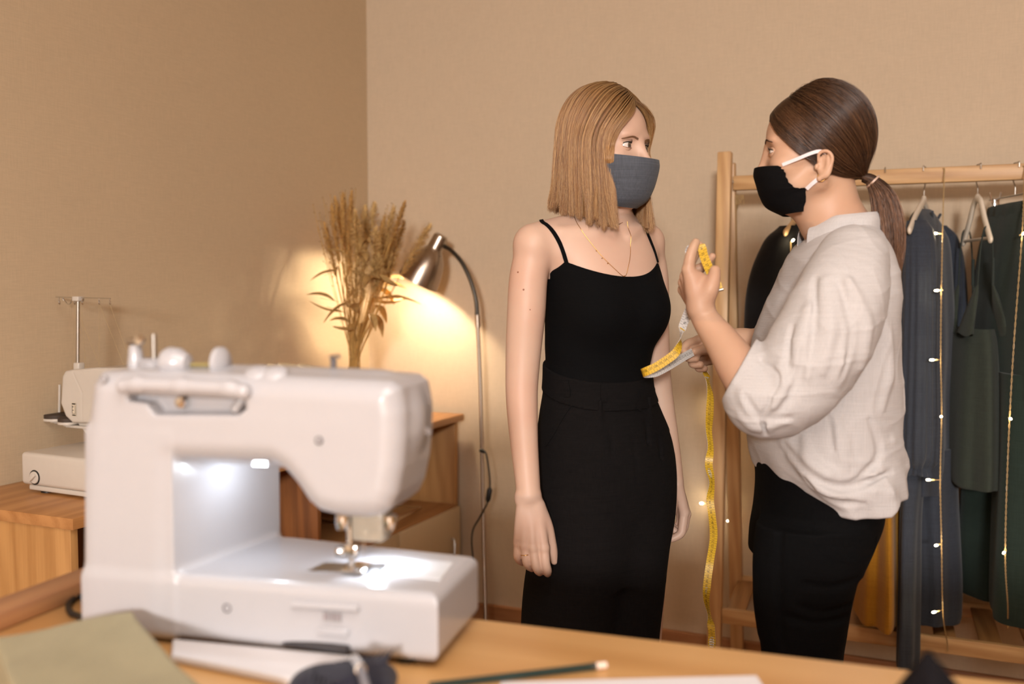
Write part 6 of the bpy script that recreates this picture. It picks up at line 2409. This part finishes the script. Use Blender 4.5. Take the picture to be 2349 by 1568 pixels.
# linen shirt
M_LINEN = fabric('white_linen', '#B9B5B4', 620, 0.55, 0.07, 0.25, 0.85, wrinkle=0.8, wscale=22)
sf2 = Field()
shr = []
for py, pl, pr, b in ((522, 1880, 2004, 0.070), (548, 1850, 2013, 0.105), (570, 1830, 2019, 0.140), (600, 1812, 2026, 0.158), (660, 1790, 2034, 0.165), (740, 1752, 2041, 0.165), (820, 1733, 2046, 0.163), (900, 1724, 2048, 0.165), (960, 1722, 2042, 0.168), (1020, 1728, 2038, 0.172), (1080, 1750, 2047, 0.176), (1130, 1790, 2048, 0.174), (1190, 1830, 2030, 0.165)):
    a, c = Q(pl, py, Y2), Q(pr, py, Y2)
    shr.append(((a[2] + c[2]) / 2, (a[0] + c[0]) / 2, Y2, (c[0] - a[0]) / 2, b, 0))


def drapes(ang, z):
    low = np.clip((1.02 - z) / 0.12, 0, 1)
    return 0.0035 * np.sin(9 * ang + 14 * z) * low + 0.0022 * np.sin(5 * ang - 22 * z + 2) + 0.0015 * np.sin(17 * ang + 9 * z) * low


sf2.loft(shr, k=0.02, p=2.25, fold=drapes)
# far sleeve
sf2.chain([Q(1890, 620, 1.89), Q(1840, 720, 1.93), Q(1795, 775, 1.95)], [0.060, 0.064, 0.056], 0.03)
# hollow neck
sf2.cone(Q(1936, 545, Y2), Q(1922, 470, Y2), 0.052, 0.060, k=0.006, mode='s')
# folds: ridges and valleys that run through the cloth
def folds(f, ridges, valleys, kr=0.014, kv=0.010):
    for P, r in ridges:
        pts = [drop(f, Q(*p), -r * 0.45, 5) for p in P]
        f.chain(pts, [r * 0.4] + [r] * (len(pts) - 2) + [r * 0.4], kr)
    for P, r in valleys:
        pts = [drop(f, Q(*p), r * 0.35, 5) for p in P]
        f.chain(pts, [r * 0.4] + [r] * (len(pts) - 2) + [r * 0.4], kv, 's')


folds(sf2, [
    ([(1730, 1000, 1.62), (1790, 1060, 1.57), (1880, 1100, 1.56), (1980, 1090, 1.60)], 0.012), ([(1765, 1075, 1.60), (1840, 1130, 1.56), (1930, 1150, 1.56), (2010, 1130, 1.60)], 0.012),
    ([(2020, 1010, 1.62), (2035, 1070, 1.66), (1990, 1120, 1.585)], 0.012), ([(1900, 930, 1.57), (1925, 1000, 1.57), (1935, 1070, 1.57)], 0.008), ([(2000, 720, 1.60), (2015, 830, 1.61), (2005, 930, 1.60)], 0.007), ([(1830, 1000, 1.57), (1850, 1050, 1.57), (1900, 1085, 1.57)], 0.007),
], [
    ([(1895, 920, 1.56), (1930, 860, 1.56), (1960, 790, 1.57)], 0.006), ([(1745, 1030, 1.60), (1830, 1095, 1.56), (1940, 1118, 1.56), (2020, 1085, 1.6)], 0.007), ([(1990, 960, 1.58), (2005, 1040, 1.59), (1960, 1095, 1.57)], 0.006),
    ([(2027, 690, 1.66), (2031, 800, 1.66), (2029, 930, 1.66)], 0.004), ([(1800, 1130, 1.58), (1880, 1158, 1.565), (1980, 1150, 1.57)], 0.004), ([(1900, 960, 1.57), (1912, 1030, 1.57)], 0.004),
])


def crumple(x, y, z):
    w = np.sin(31 * x + 23 * z + 2.2 * np.sin(19 * z - 14 * y)) * np.sin(27 * z - 17 * x + 1.7 * np.sin(23 * y + 11 * x))
    v = 1 - np.abs(np.sin(24 * z + 33 * x + 2.4 * np.sin(17 * x - 21 * z + 9 * y)))
    u = 1 - np.abs(np.sin(38 * x - 27 * z + 2.0 * np.sin(26 * z + 13 * x + 15 * y)))
    return 0.0018 * w - 0.0013 * v ** 3 - 0.0010 * u ** 3


sf2.op(crumple, (xs2[0], 1.3, 0.6), (xs2[1] + 0.05, 2.2, 1.6), 0.0, 'f')
# hem, high in front and low behind
hx = np.array([Q(a, b, 1.60)[0] for a, b in ((1700, 985), (1728, 1012), (1760, 1085), (1790, 1120), (1830, 1152), (1875, 1178), (1950, 1184), (2030, 1178), (2060, 1150))])
hzv = np.array([Q(a, b, 1.60)[2] for a, b in ((1700, 985), (1728, 1012), (1760, 1085), (1790, 1120), (1830, 1152), (1875, 1178), (1950, 1184), (2030, 1178), (2060, 1150))])
sf2.op(lambda x, y, z: np.interp(x.ravel(), hx, hzv)[:, None, None] - z + 0 * y, (xs2[0], 1.3, 0.5), (xs2[1] + 0.05, 2.2, 1.05), 0.004, 'i')
V, Qd = sf2.mesh((Q(1655, 900, 1.5)[0], 1.44, hzv.min() - 0.01), (xs2[1], 2.03, Q(1937, 512, Y2)[2]), 0.0026)
put('linen_shirt', np_mesh('linen_shirt', V - O2, Qd), M_LINEN, p2)

# near sleeve, loose and turned up at the elbow
sv = Field()
sl = [Q(1955, 600, 1.610), Q(1930, 680, 1.572), Q(1886, 780, 1.552), Q(1834, 862, 1.545), Q(1786, 914, 1.542), Q(1745, 916, 1.542)]
sv.chain(sl, [0.058, 0.072, 0.076, 0.070, 0.060, 0.053], 0.02)
sv.chain([Q(1772, 920, 1.542), Q(1745, 915, 1.543), Q(1712, 868, 1.560), Q(1672, 810, 1.59)], [0.054, 0.0535, 0.050, 0.047], 0.012)
folds(sv, [
    ([(1860, 950, 1.545), (1905, 850, 1.500), (1935, 750, 1.500)], 0.009), ([(1775, 830, 1.476), (1800, 880, 1.478), (1775, 930, 1.485)], 0.009), ([(1850, 700, 1.50), (1830, 790, 1.475), (1850, 860, 1.472)], 0.008),
    ([(1895, 650, 1.52), (1905, 760, 1.48), (1885, 850, 1.475)], 0.007), ([(1690, 960, 1.50), (1735, 985, 1.50), (1800, 965, 1.49)], 0.006), ([(1690, 900, 1.49), (1715, 940, 1.488), (1748, 962, 1.488)], 0.005), ([(1940, 660, 1.52), (1965, 740, 1.51), (1950, 830, 1.51)], 0.006),
], [
    ([(1755, 968, 1.488), (1800, 925, 1.482), (1835, 860, 1.472), (1842, 800, 1.472)], 0.005), ([(1870, 640, 1.53), (1868, 740, 1.486), (1858, 830, 1.472)], 0.004), ([(1705, 905, 1.49), (1748, 962, 1.488), (1810, 955, 1.49)], 0.004),
    ([(1925, 660, 1.52), (1935, 760, 1.50), (1915, 860, 1.49)], 0.004), ([(1800, 740, 1.50), (1795, 810, 1.480), (1808, 870, 1.475)], 0.004),
])
# the turned-up edge of the cuff
pts = [drop(sv, Q(*p), 0.001, 5) for p in ((1738, 800, 1.50), (1776, 858, 1.480), (1768, 915, 1.482), (1750, 962, 1.488), (1757, 1000, 1.51))]
sv.chain(pts, np.full(5, 0.0032), 0.004, 's')
sv.op(crumple, (xs2[0], 1.3, 0.6), (xs2[1] + 0.05, 2.2, 1.6), 0.0, 'f')
ra_, rb2 = Q(1719, 803, 1.56), Q(1669, 892, 1.56)
rn = np.cross(rb2 - ra_, np.array([0.30, 1.0, 0.0]))
rn /= np.linalg.norm(rn)
if rn @ (Q(1640, 800, 1.56) - ra_) < 0:
    rn = -rn
sv.op(lambda x, y, z: (x - ra_[0]) * rn[0] + (y - ra_[1]) * rn[1] + (z - ra_[2]) * rn[2], (xs2[0], 1.3, 0.6), (xs2[1] + 0.05, 2.2, 1.6), 0.004, 'i')
sv.chain([Q(1735, 900, 1.545), Q(1712, 868, 1.560), Q(1660, 795, 1.60)], [0.040, 0.043, 0.044], 0.004, 's')
V, Qd = sv.mesh((Q(1640, 900, 1.45)[0], 1.43, Q(1750, 1030, 1.54)[2]), (Q(2040, 640, 1.6)[0], 1.72, Q(1955, 500, 1.6)[2]), 0.0022)
put('sleeve', np_mesh('sleeve', V - O2, Qd), M_LINEN, p2)
# collar: a soft fold-over band round the neck, open in front
CC = Q(1934, 534, Y2)
aa = np.linspace(-math.pi * 0.86, math.pi * 0.86, 60)
prof = [(0.000, -0.012), (-0.003, 0.002), (-0.005, 0.016), (-0.004, 0.025), (0.001, 0.0285), (0.005, 0.025), (0.008, 0.015), (0.009, 0.003), (0.009, -0.007)]
G = np.zeros((len(prof), 60, 3))
for i, (dr, dz) in enumerate(smooth_path([(a, b, 0) for a, b in prof], len(prof))[:, :2]):
    wob = 0.0015 * np.sin(7 * aa + 0.6 * i)
    open_f = np.clip((np.abs(aa) - 2.1) / 0.6, 0, 1)
    G[i, :, 0] = CC[0] + (0.059 + dr + wob) * np.cos(aa) - 0.010 * open_f
    G[i, :, 1] = CC[1] + (0.058 + dr + wob) * np.sin(aa)
    G[i, :, 2] = CC[2] + dz + 0.006 * np.cos(aa) - 0.016 * open_f
shell('collar', (G - O2)[::-1], M_LINEN, p2, 0.0014)

# black jeans
M_JEAN = fabric('black_denim', '#09090A', 900, 0.35, 0.4, 0.0, 0.9, spec=0.08)
jf = Field()
jr = []
for py, pl, pr, b in ((985, 1742, 2000, 0.125), (1040, 1750, 2010, 0.142), (1110, 1760, 2026, 0.156), (1180, 1756, 2030, 0.160), (1240, 1746, 2010, 0.156), (1290, 1742, 1985, 0.145)):
    a, c = Q(pl, py, Y2 - 0.05), Q(pr, py, Y2 - 0.05)
    jr.append(((a[2] + c[2]) / 2, (a[0] + c[0]) / 2, Y2, (c[0] - a[0]) / 2, b, 0))
jf.loft(jr, k=0.03, p=2.2)
for yy, dpx in ((1.652, 0), (1.828, 6)):
    lr = []
    for py, pl, pr in ((1200, 1738, 1985), (1270, 1730, 1980), (1330, 1729, 1962), (1390, 1731, 1948), (1450, 1739, 1938), (1520, 1750, 1928)):
        a, c = Q(pl + dpx, py, yy), Q(pr + dpx, py, yy)
        lr.append(((a[2] + c[2]) / 2, (a[0] + c[0]) / 2, yy, (c[0] - a[0]) / 2 * (1.0 if yy < 1.7 else 0.95), 0.080 - 0.00006 * (py - 1200), 0))
    x0 = lr[-1][1]
    lr += [(0.42, x0 + 0.004, yy, 0.058, 0.058, 0), (0.30, x0 + 0.016, yy, 0.056, 0.054, 0), (0.11, x0 + 0.024, yy, 0.046, 0.044, 0)]
    jf.loft(lr, k=0.02, p=2.1)
# creases behind the knee and under the seat
for P in ([(1960, 1330, 1.60), (1900, 1350, 1.575), (1850, 1345, 1.57)], [(1950, 1385, 1.61), (1890, 1408, 1.578), (1840, 1400, 1.572)], [(1940, 1412, 1.61), (1880, 1432, 1.578), (1800, 1425, 1.575)], [(1770, 1050, 1.585), (1768, 1250, 1.575), (1780, 1500, 1.582)]):
    pts = [drop(jf, Q(*p), 0.0015, 5) for p in P]
    jf.chain(pts, np.full(len(pts), 0.004), 0.010, 's')
V, Qd = jf.mesh((xs2[0] + 0.1, 1.53, 0.10), (xs2[1], 1.95, Q(1850, 985, Y2)[2]), 0.0036)
put('jeans', np_mesh('jeans', relax(V, Qd, 1, 0.4) - O2, Qd), M_JEAN, p2)
M_STITCH = plain('jean_stitch', '#111011', 0.7)
pk_ = [(1862, 1175), (1868, 1215), (1880, 1262), (1948, 1288), (2004, 1262), (2010, 1225)]
strap([jf.onto(a, b, 1.5, 1.9) for a, b in pk_], 'pocket_stitch', 0.0030, 0.0010, M_JEAN, p2, jf, O2, 0.0006, 40)
strap([jf.onto(a, b, 1.5, 1.95) for a, b in ((1722, 1018), (1735, 1010), (1750, 1006))], 'waistband', 0.03, 0.003, M_JEAN, p2, jf, O2, 0.0015, 8)
for yy in (1.652, 1.828):
    f = Field()
    q = Q(1850, 1520, yy)
    a = np.array([q[0] + 0.03, yy, 0.036 + FZ])
    f.cone(a, a + np.array([-0.17, -0.012, -0.006]), 0.036, 0.030, k=0.02)
    f.ell(a + np.array([-0.12, -0.008, -0.002]), (0.05, 0.044, 0.032), k=0.02)
    f.cone(a, a + np.array([0.002, 0, 0.075]), 0.037, 0.044, k=0.02)
    f.op(lambda x, y, z: FZ + 0.001 - z + 0 * x + 0 * y, (-5, 0, 0), (5, 5, 0.3), 0.001, 'i')
    V, Qd = f.mesh(a - np.array([0.26, 0.1, 0.05]), a + np.array([0.08, 0.1, 0.13]), 0.004)
    put('shoe', np_mesh('shoe', V - O2, Qd), M_SHOE, p2)

# black mask with white ear loops
M_MASK2 = fabric('black_mask_cloth', '#0A090A', 700, 0.4, 0.3, 0.0, spec=0.1)
mask(H2, 'face_mask', M_MASK2, p2, O2,
     [(0, 0.1035, -0.0285), (0, 0.1035, -0.042), (0, 0.0970, -0.060), (0, 0.0900, -0.078), (0, 0.0760, -0.0985), (0, 0.0460, -0.1120)],
     [(0.0640, 0.0530, -0.0275), (0.0655, 0.0480, -0.040), (0.0665, 0.0410, -0.055), (0.0665, 0.0270, -0.066), (0.0640, 0.0100, -0.068), (0.0580, 0.0100, -0.106)], gather=0.0012)
M_ELASTIC = plain('white_elastic', '#D9D0D3', 0.6)
for s in (-1, 1):
    top = [(s * 0.0670, 0.0540, -0.0265), (s * 0.0735, 0.0300, -0.016), (s * 0.0775, 0.006, -0.005), (s * 0.0765, -0.008, -0.0015), (s * 0.0720, -0.022, -0.004)]
    low = [(s * 0.0655, 0.0090, -0.0665), (s * 0.0715, 0.0000, -0.057), (s * 0.0735, -0.0090, -0.049), (s * 0.0715, -0.018, -0.044)]
    for nm, pts, w in (('ear_loop', top, 0.0056), ('ear_loop', low, 0.0064)):
        P = H2(smooth_path(pts, 24)) - O2
        N_ = np.repeat(H2.d((s, 0.0, 0.0))[None], 24, 0)
        ribbon(P, N_, w, 0.0022, nm, M_ELASTIC, p2)
# earring
for s in (-1,):
    c = H2((s * 0.0765, -0.0105, -0.049)) - O2
    a = np.linspace(-2.4, 2.2, 18)
    P = np.array([c + H2.d((0.0008 * s * math.sin(2 * t), 0.0062 * math.sin(t) - 0.003, -0.0070 * math.cos(t) + 0.003)) for t in a])
    MB().tube(P, 0.0007, 8).build('hoop_earring', M_GOLD, p2)

# brown hair swept back into a low ponytail
M_HAIR2 = hair_mat('brown_strands', '#22140D', '#3F2819', '#6B4A31', 0.30)
M_CAP2 = hair_cap_mat('brown_mass', '#1F130C', '#3A2416', (8, 40, 40))
EC2, ER2 = np.array([0, -0.012, 0.034]), np.array([0.0775, 0.0915, 0.0960])
line = np.array([(0, 30), (8, 22), (14, 10), (25, 0), (39, -9), (52, -15), (64, -19), (84, -17), (100, -20), (110, -34), (122, -46), (145, -53), (181, -52)], float)
line = smooth_path(np.c_[line, line[:, 0] * 0], 120)[:, :2]
tie2 = np.array([0, -0.098, -0.040])
td = (tie2 - EC2) / ER2
td /= np.linalg.norm(td)


def swept(u, side, layer, K=24):
    u = np.atleast_1d(u)
    az = np.radians(np.interp(u, np.linspace(0, 1, 120), line[:, 0]))
    el = np.radians(np.interp(u, np.linspace(0, 1, 120), line[:, 1]))
    side = np.broadcast_to(side, u.shape)
    d0 = np.stack([side * np.sin(az) * np.cos(el), np.cos(az) * np.cos(el), np.sin(el)], 1)
    d1 = np.repeat(td[None], len(u), 0)
    om = np.arccos(np.clip((d0 * d1).sum(1), -1, 1))[:, None, None]
    s = np.linspace(0, 1, K)[None, :, None]
    D = (np.sin((1 - s) * om) * d0[:, None] + np.sin(s * om) * d1[:, None]) / np.sin(om)
    # locks above the ear sag a little towards it, the crown keeps volume
    sag = (np.clip(1 - np.abs(u - 0.42) / 0.25, 0, 1))[:, None]
    vol = 1 + 0.055 * np.sin(np.pi * s[..., 0]) * (0.35 + np.clip(D[:, :, 2], 0, 1)) - 0.02 * (1 - s[..., 0]) ** 4
    P = EC2 + D * ER2 * (vol * np.broadcast_to(layer, u.shape)[:, None])[..., None]
    P[:, :, 2] -= 0.010 * sag * np.sin(np.pi * s[..., 0]) ** 1.0
    # gather at the tie
    g = np.clip((s - 0.86) / 0.14, 0, 1)
    P = P * (1 - g ** 2 * 0.75) + tie2 * (g ** 2 * 0.75)
    return P


def combed(mu, side, layer, K=28):
    """locks that leave the middle parting, sweep down the side of the head and run back to the tie; mu 0 crown, 1 face edge"""
    mu = np.atleast_1d(mu)
    side = np.broadcast_to(side, mu.shape)
    el = np.radians(78 - 56 * mu)
    P0 = np.stack([side * 0.04, np.cos(el), np.sin(el)], 1)
    ph = np.radians(104 * mu)
    M = np.stack([side * np.sin(ph), 0.12 + 0.50 * mu, np.cos(ph)], 1)
    M /= np.linalg.norm(M, axis=1)[:, None]
    s = np.linspace(0, 1, K)[None, :, None]
    D = (1 - s) ** 2 * P0[:, None] + 2 * s * (1 - s) * 1.7 * M[:, None] + s ** 2 * td[None, None]
    D /= np.linalg.norm(D, axis=2)[..., None]
    vol = 1 + 0.05 * np.sin(np.pi * s[..., 0]) * (0.2 + np.clip(D[:, :, 2], 0, 1)) - 0.02 * (1 - s[..., 0]) ** 6
    P = EC2 + D * ER2 * (vol * np.broadcast_to(layer, mu.shape)[:, None])[..., None]
    g = np.clip((s - 0.88) / 0.12, 0, 1)
    return P * (1 - g ** 2 * 0.75) + tie2 * (g ** 2 * 0.75)


hf2 = H2.build(Field(), chin=0.74, tall=0.008, nose=0.0105, ears=False)
mb = MB()
for sd in (1, -1):
    G = H2(H2.clear(hf2, combed(np.linspace(0, 1, 80), sd, 0.965, 50), EC2, 0.0008)) - O2
    mb.grid(G if sd < 0 else G[::-1])
    G = H2(swept(np.linspace(0.66, 1, 40), sd, 0.955, 40)) - O2
    mb.grid(G if sd < 0 else G[::-1])
tail = [(0, -0.090, -0.035), (0, -0.107, -0.042), (0, -0.126, -0.066), (0, -0.138, -0.108), (0, -0.143, -0.155), (0, -0.142, -0.200), (0, -0.132, -0.232)]
tr_ = [0.010, 0.0125, 0.022, 0.026, 0.025, 0.021, 0.010]
Tp = smooth_path(tail, 40)
V, q_, t_ = tube(H2(Tp) - O2, np.interp(np.linspace(0, 6, 40), range(7), tr_) * 0.86, 18)
mb.add(V, q_, t_)
hair2 = mb.build('hair', M_CAP2, p2, True, 80)
N = 14000
mu = rng.random(N) ** 0.9
sd = np.where(rng.random(N) < 0.68, -1.0, 1.0)
cid = np.round(mu * 50) + 1000 * sd
rc_ = {c: rng.normal(0, 1, 3) for c in np.unique(cid)}
cj = np.array([rc_[c] for c in cid])
mu = np.clip(mu + cj[:, 0] * 0.003, 0, 1.015)
P = combed(mu, sd, 0.965 + 0.045 * rng.random(N) ** 0.8 + 0.005 * cj[:, 1], 26)
P += np.cumsum(rng.normal(0, 0.00028, P.shape), axis=1)
N3 = 3600
u = 0.66 + 0.34 * rng.random(N3)
P3 = swept(u, np.where(rng.random(N3) < 0.7, -1.0, 1.0), 0.955 + 0.04 * rng.random(N3), 26)
P3 += np.cumsum(rng.normal(0, 0.00028, P3.shape), axis=1)
F_ = combed(rng.random(60), np.where(rng.random(60) < 0.6, -1.0, 1.0), 1.01 + 0.03 * rng.random(60), 26)
P = H2.clear(hf2, P, EC2, 0.0012 + 0.004 * rng.random((N, 1)))
P = np.concatenate([P, P3, F_ + np.cumsum(rng.normal(0, 0.0004, F_.shape), axis=1)])
strands('hair_strands', H2(P) - O2, M_HAIR2, hair2, 0.00020, 0.00014)
M_HAIR2B = hair_mat('ponytail_strands', '#2E1B10', '#5E3D25', '#95694A', 0.30)
N = 5200
K = 26
Tp = smooth_path(tail, K)
rr = np.interp(np.linspace(0, 6, K), range(7), tr_)
a = rng.random(N) * 2 * np.pi
rad = np.sqrt(rng.random(N)) ** 0.7
cid = np.round(a * 6)
cj = rng.normal(0, 1, (60, 2))[cid.astype(int)]
P = np.repeat(Tp[None], N, 0)
lng = 1 - 0.14 * rng.random(N)[:, None] ** 2
tpar = np.linspace(0, 1, K)[None] * lng
for k in range(3):
    P[:, :, k] = np.interp(tpar.ravel(), np.linspace(0, 1, K), Tp[:, k]).reshape(N, K)
rv = np.interp(tpar.ravel(), np.linspace(0, 1, K), rr).reshape(N, K)
sw = a[:, None] + 0.5 * tpar
P[:, :, 0] += rv * rad[:, None] * np.cos(sw)
P[:, :, 1] += rv * rad[:, None] * np.sin(sw)
P += np.cumsum(rng.normal(0, 0.0004, P.shape), axis=1)
P[:, :, 0] += 0.003 * cj[:, :1] * tpar
P[:, :, 1] += 0.003 * cj[:, 1:] * tpar
strands('ponytail', H2(P) - O2, M_HAIR2B, hair2, 0.00020, 0.00010)
tp = H2(tail[1]) - O2
td_ = H2(tail[2]) - H2(tail[0])
MB().lathe([(0.0120, -0.002), (0.0145, -0.0015), (0.0145, 0.0015), (0.0120, 0.002)], 20, align(tp, td_)).build('hair_tie', plain('clear_elastic', '#B79A86', 0.4), hair2)
# buttons on the collar front and a seam down the sleeve

# ---------------------------------------------------------------- tape measure in the woman's hands
tape_y = NT('tape_yellow')
tape_y.set(Base_Color=lin('#CFA62C'), Roughness=0.4)
M_TAPEY = tape_y.m
M_TAPEW = plain('tape_white', '#D9D6D2', 0.4, noise=0.02)
M_PRINT = plain('tape_print', '#1E1A12', 0.5)
t0_ = Q(1605, 640, 1.66)
tw_ = toW(t0_)
tm = thing('tape_measure', 'yellow and white tape measure looped through the hands of the woman in white', 'tape measure', tuple(tw_), YAW)


def number_mesh(txt, size):
    cu = bpy.data.curves.new('num', 'FONT')
    cu.body = txt
    cu.size = size
    cu.align_x, cu.align_y = 'CENTER', 'CENTER'
    cu.resolution_u = 2
    o = bpy.data.objects.new('num', cu)
    COL.objects.link(o)
    dg = bpy.context.evaluated_depsgraph_get()
    me = o.evaluated_get(dg).to_mesh()
    V = np.array([v.co[:] for v in me.vertices])
    F = [list(p.vertices) for p in me.polygons]
    o.evaluated_get(dg).to_mesh_clear()
    bpy.data.objects.remove(o)
    bpy.data.curves.remove(cu)
    return V, F


NUMS = {}


def tape(edges, first, step=1, face=1, digits=True, n=90, flip_text=False):
    """edges: (ax, ay, bx, by, dist[, dist2]) both edges of the strip along its run; numbers one centimetre apart"""
    A = np.array([Q(e[0], e[1], e[4]) for e in edges]) - t0_
    B = np.array([Q(e[2], e[3], e[5] if len(e) > 5 else e[4]) for e in edges]) - t0_
    A, B = smooth_path(A, n), smooth_path(B, n)
    C = (A + B) / 2
    wd = B - A
    wd /= np.linalg.norm(wd, axis=1)[:, None] + 1e-12
    w = 0.0150
    A, B = C - wd * w / 2, C + wd * w / 2
    T = np.gradient(C, axis=0)
    T /= np.linalg.norm(T, axis=1)[:, None] + 1e-12
    Nn = np.cross(T, wd)
    Nn /= np.linalg.norm(Nn, axis=1)[:, None] + 1e-12
    h = 0.0003
    st = MB().grid(np.stack([A + Nn * h, B + Nn * h], 1)).build('strip', M_TAPEY if face > 0 else M_TAPEW, tm, True, 80)
    mb = MB()
    mb.grid(np.stack([B - Nn * h, A - Nn * h], 1))
    mb.grid(np.stack([A - Nn * h, A + Nn * h], 1))
    mb.grid(np.stack([B + Nn * h, B - Nn * h], 1))
    mb.build('backing', M_TAPEW if face > 0 else M_TAPEY, st, True, 80)
    s = np.concatenate([[0], np.cumsum(np.linalg.norm(np.diff(C, axis=0), axis=1))])

    def at(d):
        return [np.array([np.interp(d, s, a[:, k]) for k in range(3)]) for a in (C, T, wd, Nn)]
    for sg in (1, -1):
        mk = MB()
        d = 0.004
        k = 0
        while d < s[-1] - 0.002:
            c, t_, w_, n_ = at(d)
            o = n_ * sg * 0.00055
            L = 0.0070 if k % 2 == 0 else 0.0035
            for side in (-1, 1):
                e0 = c + o + w_ * side * 0.0074
                e1 = c + o + w_ * side * (0.0074 - (L if side > 0 else 0.0030))
                u = t_ * 0.00022
                mk.add([e0 - u, e0 + u, e1 + u, e1 - u], [(0, 1, 2, 3)])
            if digits and k % 2 == 1:
                num = str(first + step * (k // 2))
                if num not in NUMS:
                    NUMS[num] = number_mesh(num, 0.0072)
                V, F = NUMS[num]
                # digits stand across the strip
                X_, Y_ = (t_ * sg, w_) if not flip_text else (-t_ * sg, -w_)
                P = c + o - w_ * 0.001 + V[:, :1] * X_ * 0.8 + V[:, 1:2] * Y_
                n0 = mk.n
                mk.V.extend(P.tolist())
                mk.F.extend([[i + n0 for i in f] for f in F])
                mk.n = len(mk.V)
            d += 0.005
            k += 1
        mk.build('printed_scale', M_PRINT, st, False)
    return st


tape([(1577, 586, 1590, 590, 1.676), (1575, 575, 1588, 578, 1.674), (1582, 566, 1590, 572, 1.668), (1598, 562, 1608, 560, 1.662), (1603, 572, 1617, 566, 1.660), (1608, 592, 1622, 584, 1.662), (1616, 612, 1630, 604, 1.664), (1625, 632, 1639, 625, 1.666), (1636, 652, 1651, 647, 1.664), (1641, 668, 1656, 664, 1.662)], 31, 1, 1)
tape([(1604, 692, 1592, 690, 1.692), (1592, 703, 1580, 700, 1.700), (1581, 726, 1570, 722, 1.712), (1569, 750, 1563, 746, 1.722), (1563, 769, 1560, 768, 1.722, 1.735), (1557, 785, 1563, 790, 1.725, 1.733), (1545, 801, 1556, 815, 1.728), (1524, 817, 1534, 834, 1.730), (1498, 833, 1507, 851, 1.733), (1477, 843, 1484, 861, 1.738), (1470, 847, 1476, 864, 1.752), (1480, 848, 1483, 865, 1.768), (1502, 846, 1506, 862, 1.786), (1530, 832, 1535, 848, 1.810), (1560, 814, 1566, 829, 1.845), (1586, 800, 1592, 814, 1.885)], 92, 1, 1, flip_text=True)
hang = [(1618, 846), (1624, 875), (1629, 905), (1628, 945), (1626, 985), (1630, 1025), (1626, 1065), (1633, 1105), (1629, 1145), (1634, 1185), (1637, 1230), (1629, 1285), (1623, 1330), (1620, 1372), (1627, 1410), (1633, 1450), (1632, 1500), (1634, 1580)]
tw = [0.3, 0.5, 0.9, 1.0, 0.9, 0.85, 0.95, 0.8, 1.0, 0.9, 1.0, 1.0, 0.95, 0.9, 0.6, 0.8, 0.9, 1.0]
hw = 8.4
ed = []
for i, ((x, y), t) in enumerate(zip(hang, tw)):
    yy = 1.925 + 0.006 * math.sin(i * 1.9)
    a = math.acos(max(-1, min(1, t))) * (1 if i % 3 else -1)
    ed.append((x - hw * t, y, x + hw * t, y + 2, yy - 0.0075 * math.sin(a), yy + 0.0075 * math.sin(a)))
tape(ed, 118, 1, 1, True, 150)
# metal tip at the short end
P = [(Q(1641, 668, 1.662) + Q(1656, 664, 1.662)) / 2 - t0_]
d = Q(1656, 664, 1.662) - Q(1641, 668, 1.662)
d /= np.linalg.norm(d)
MB().tube([P[0] - d * 0.0078, P[0] + d * 0.0078], 0.0022, 8).build('metal_tip', M_STEEL, tm)
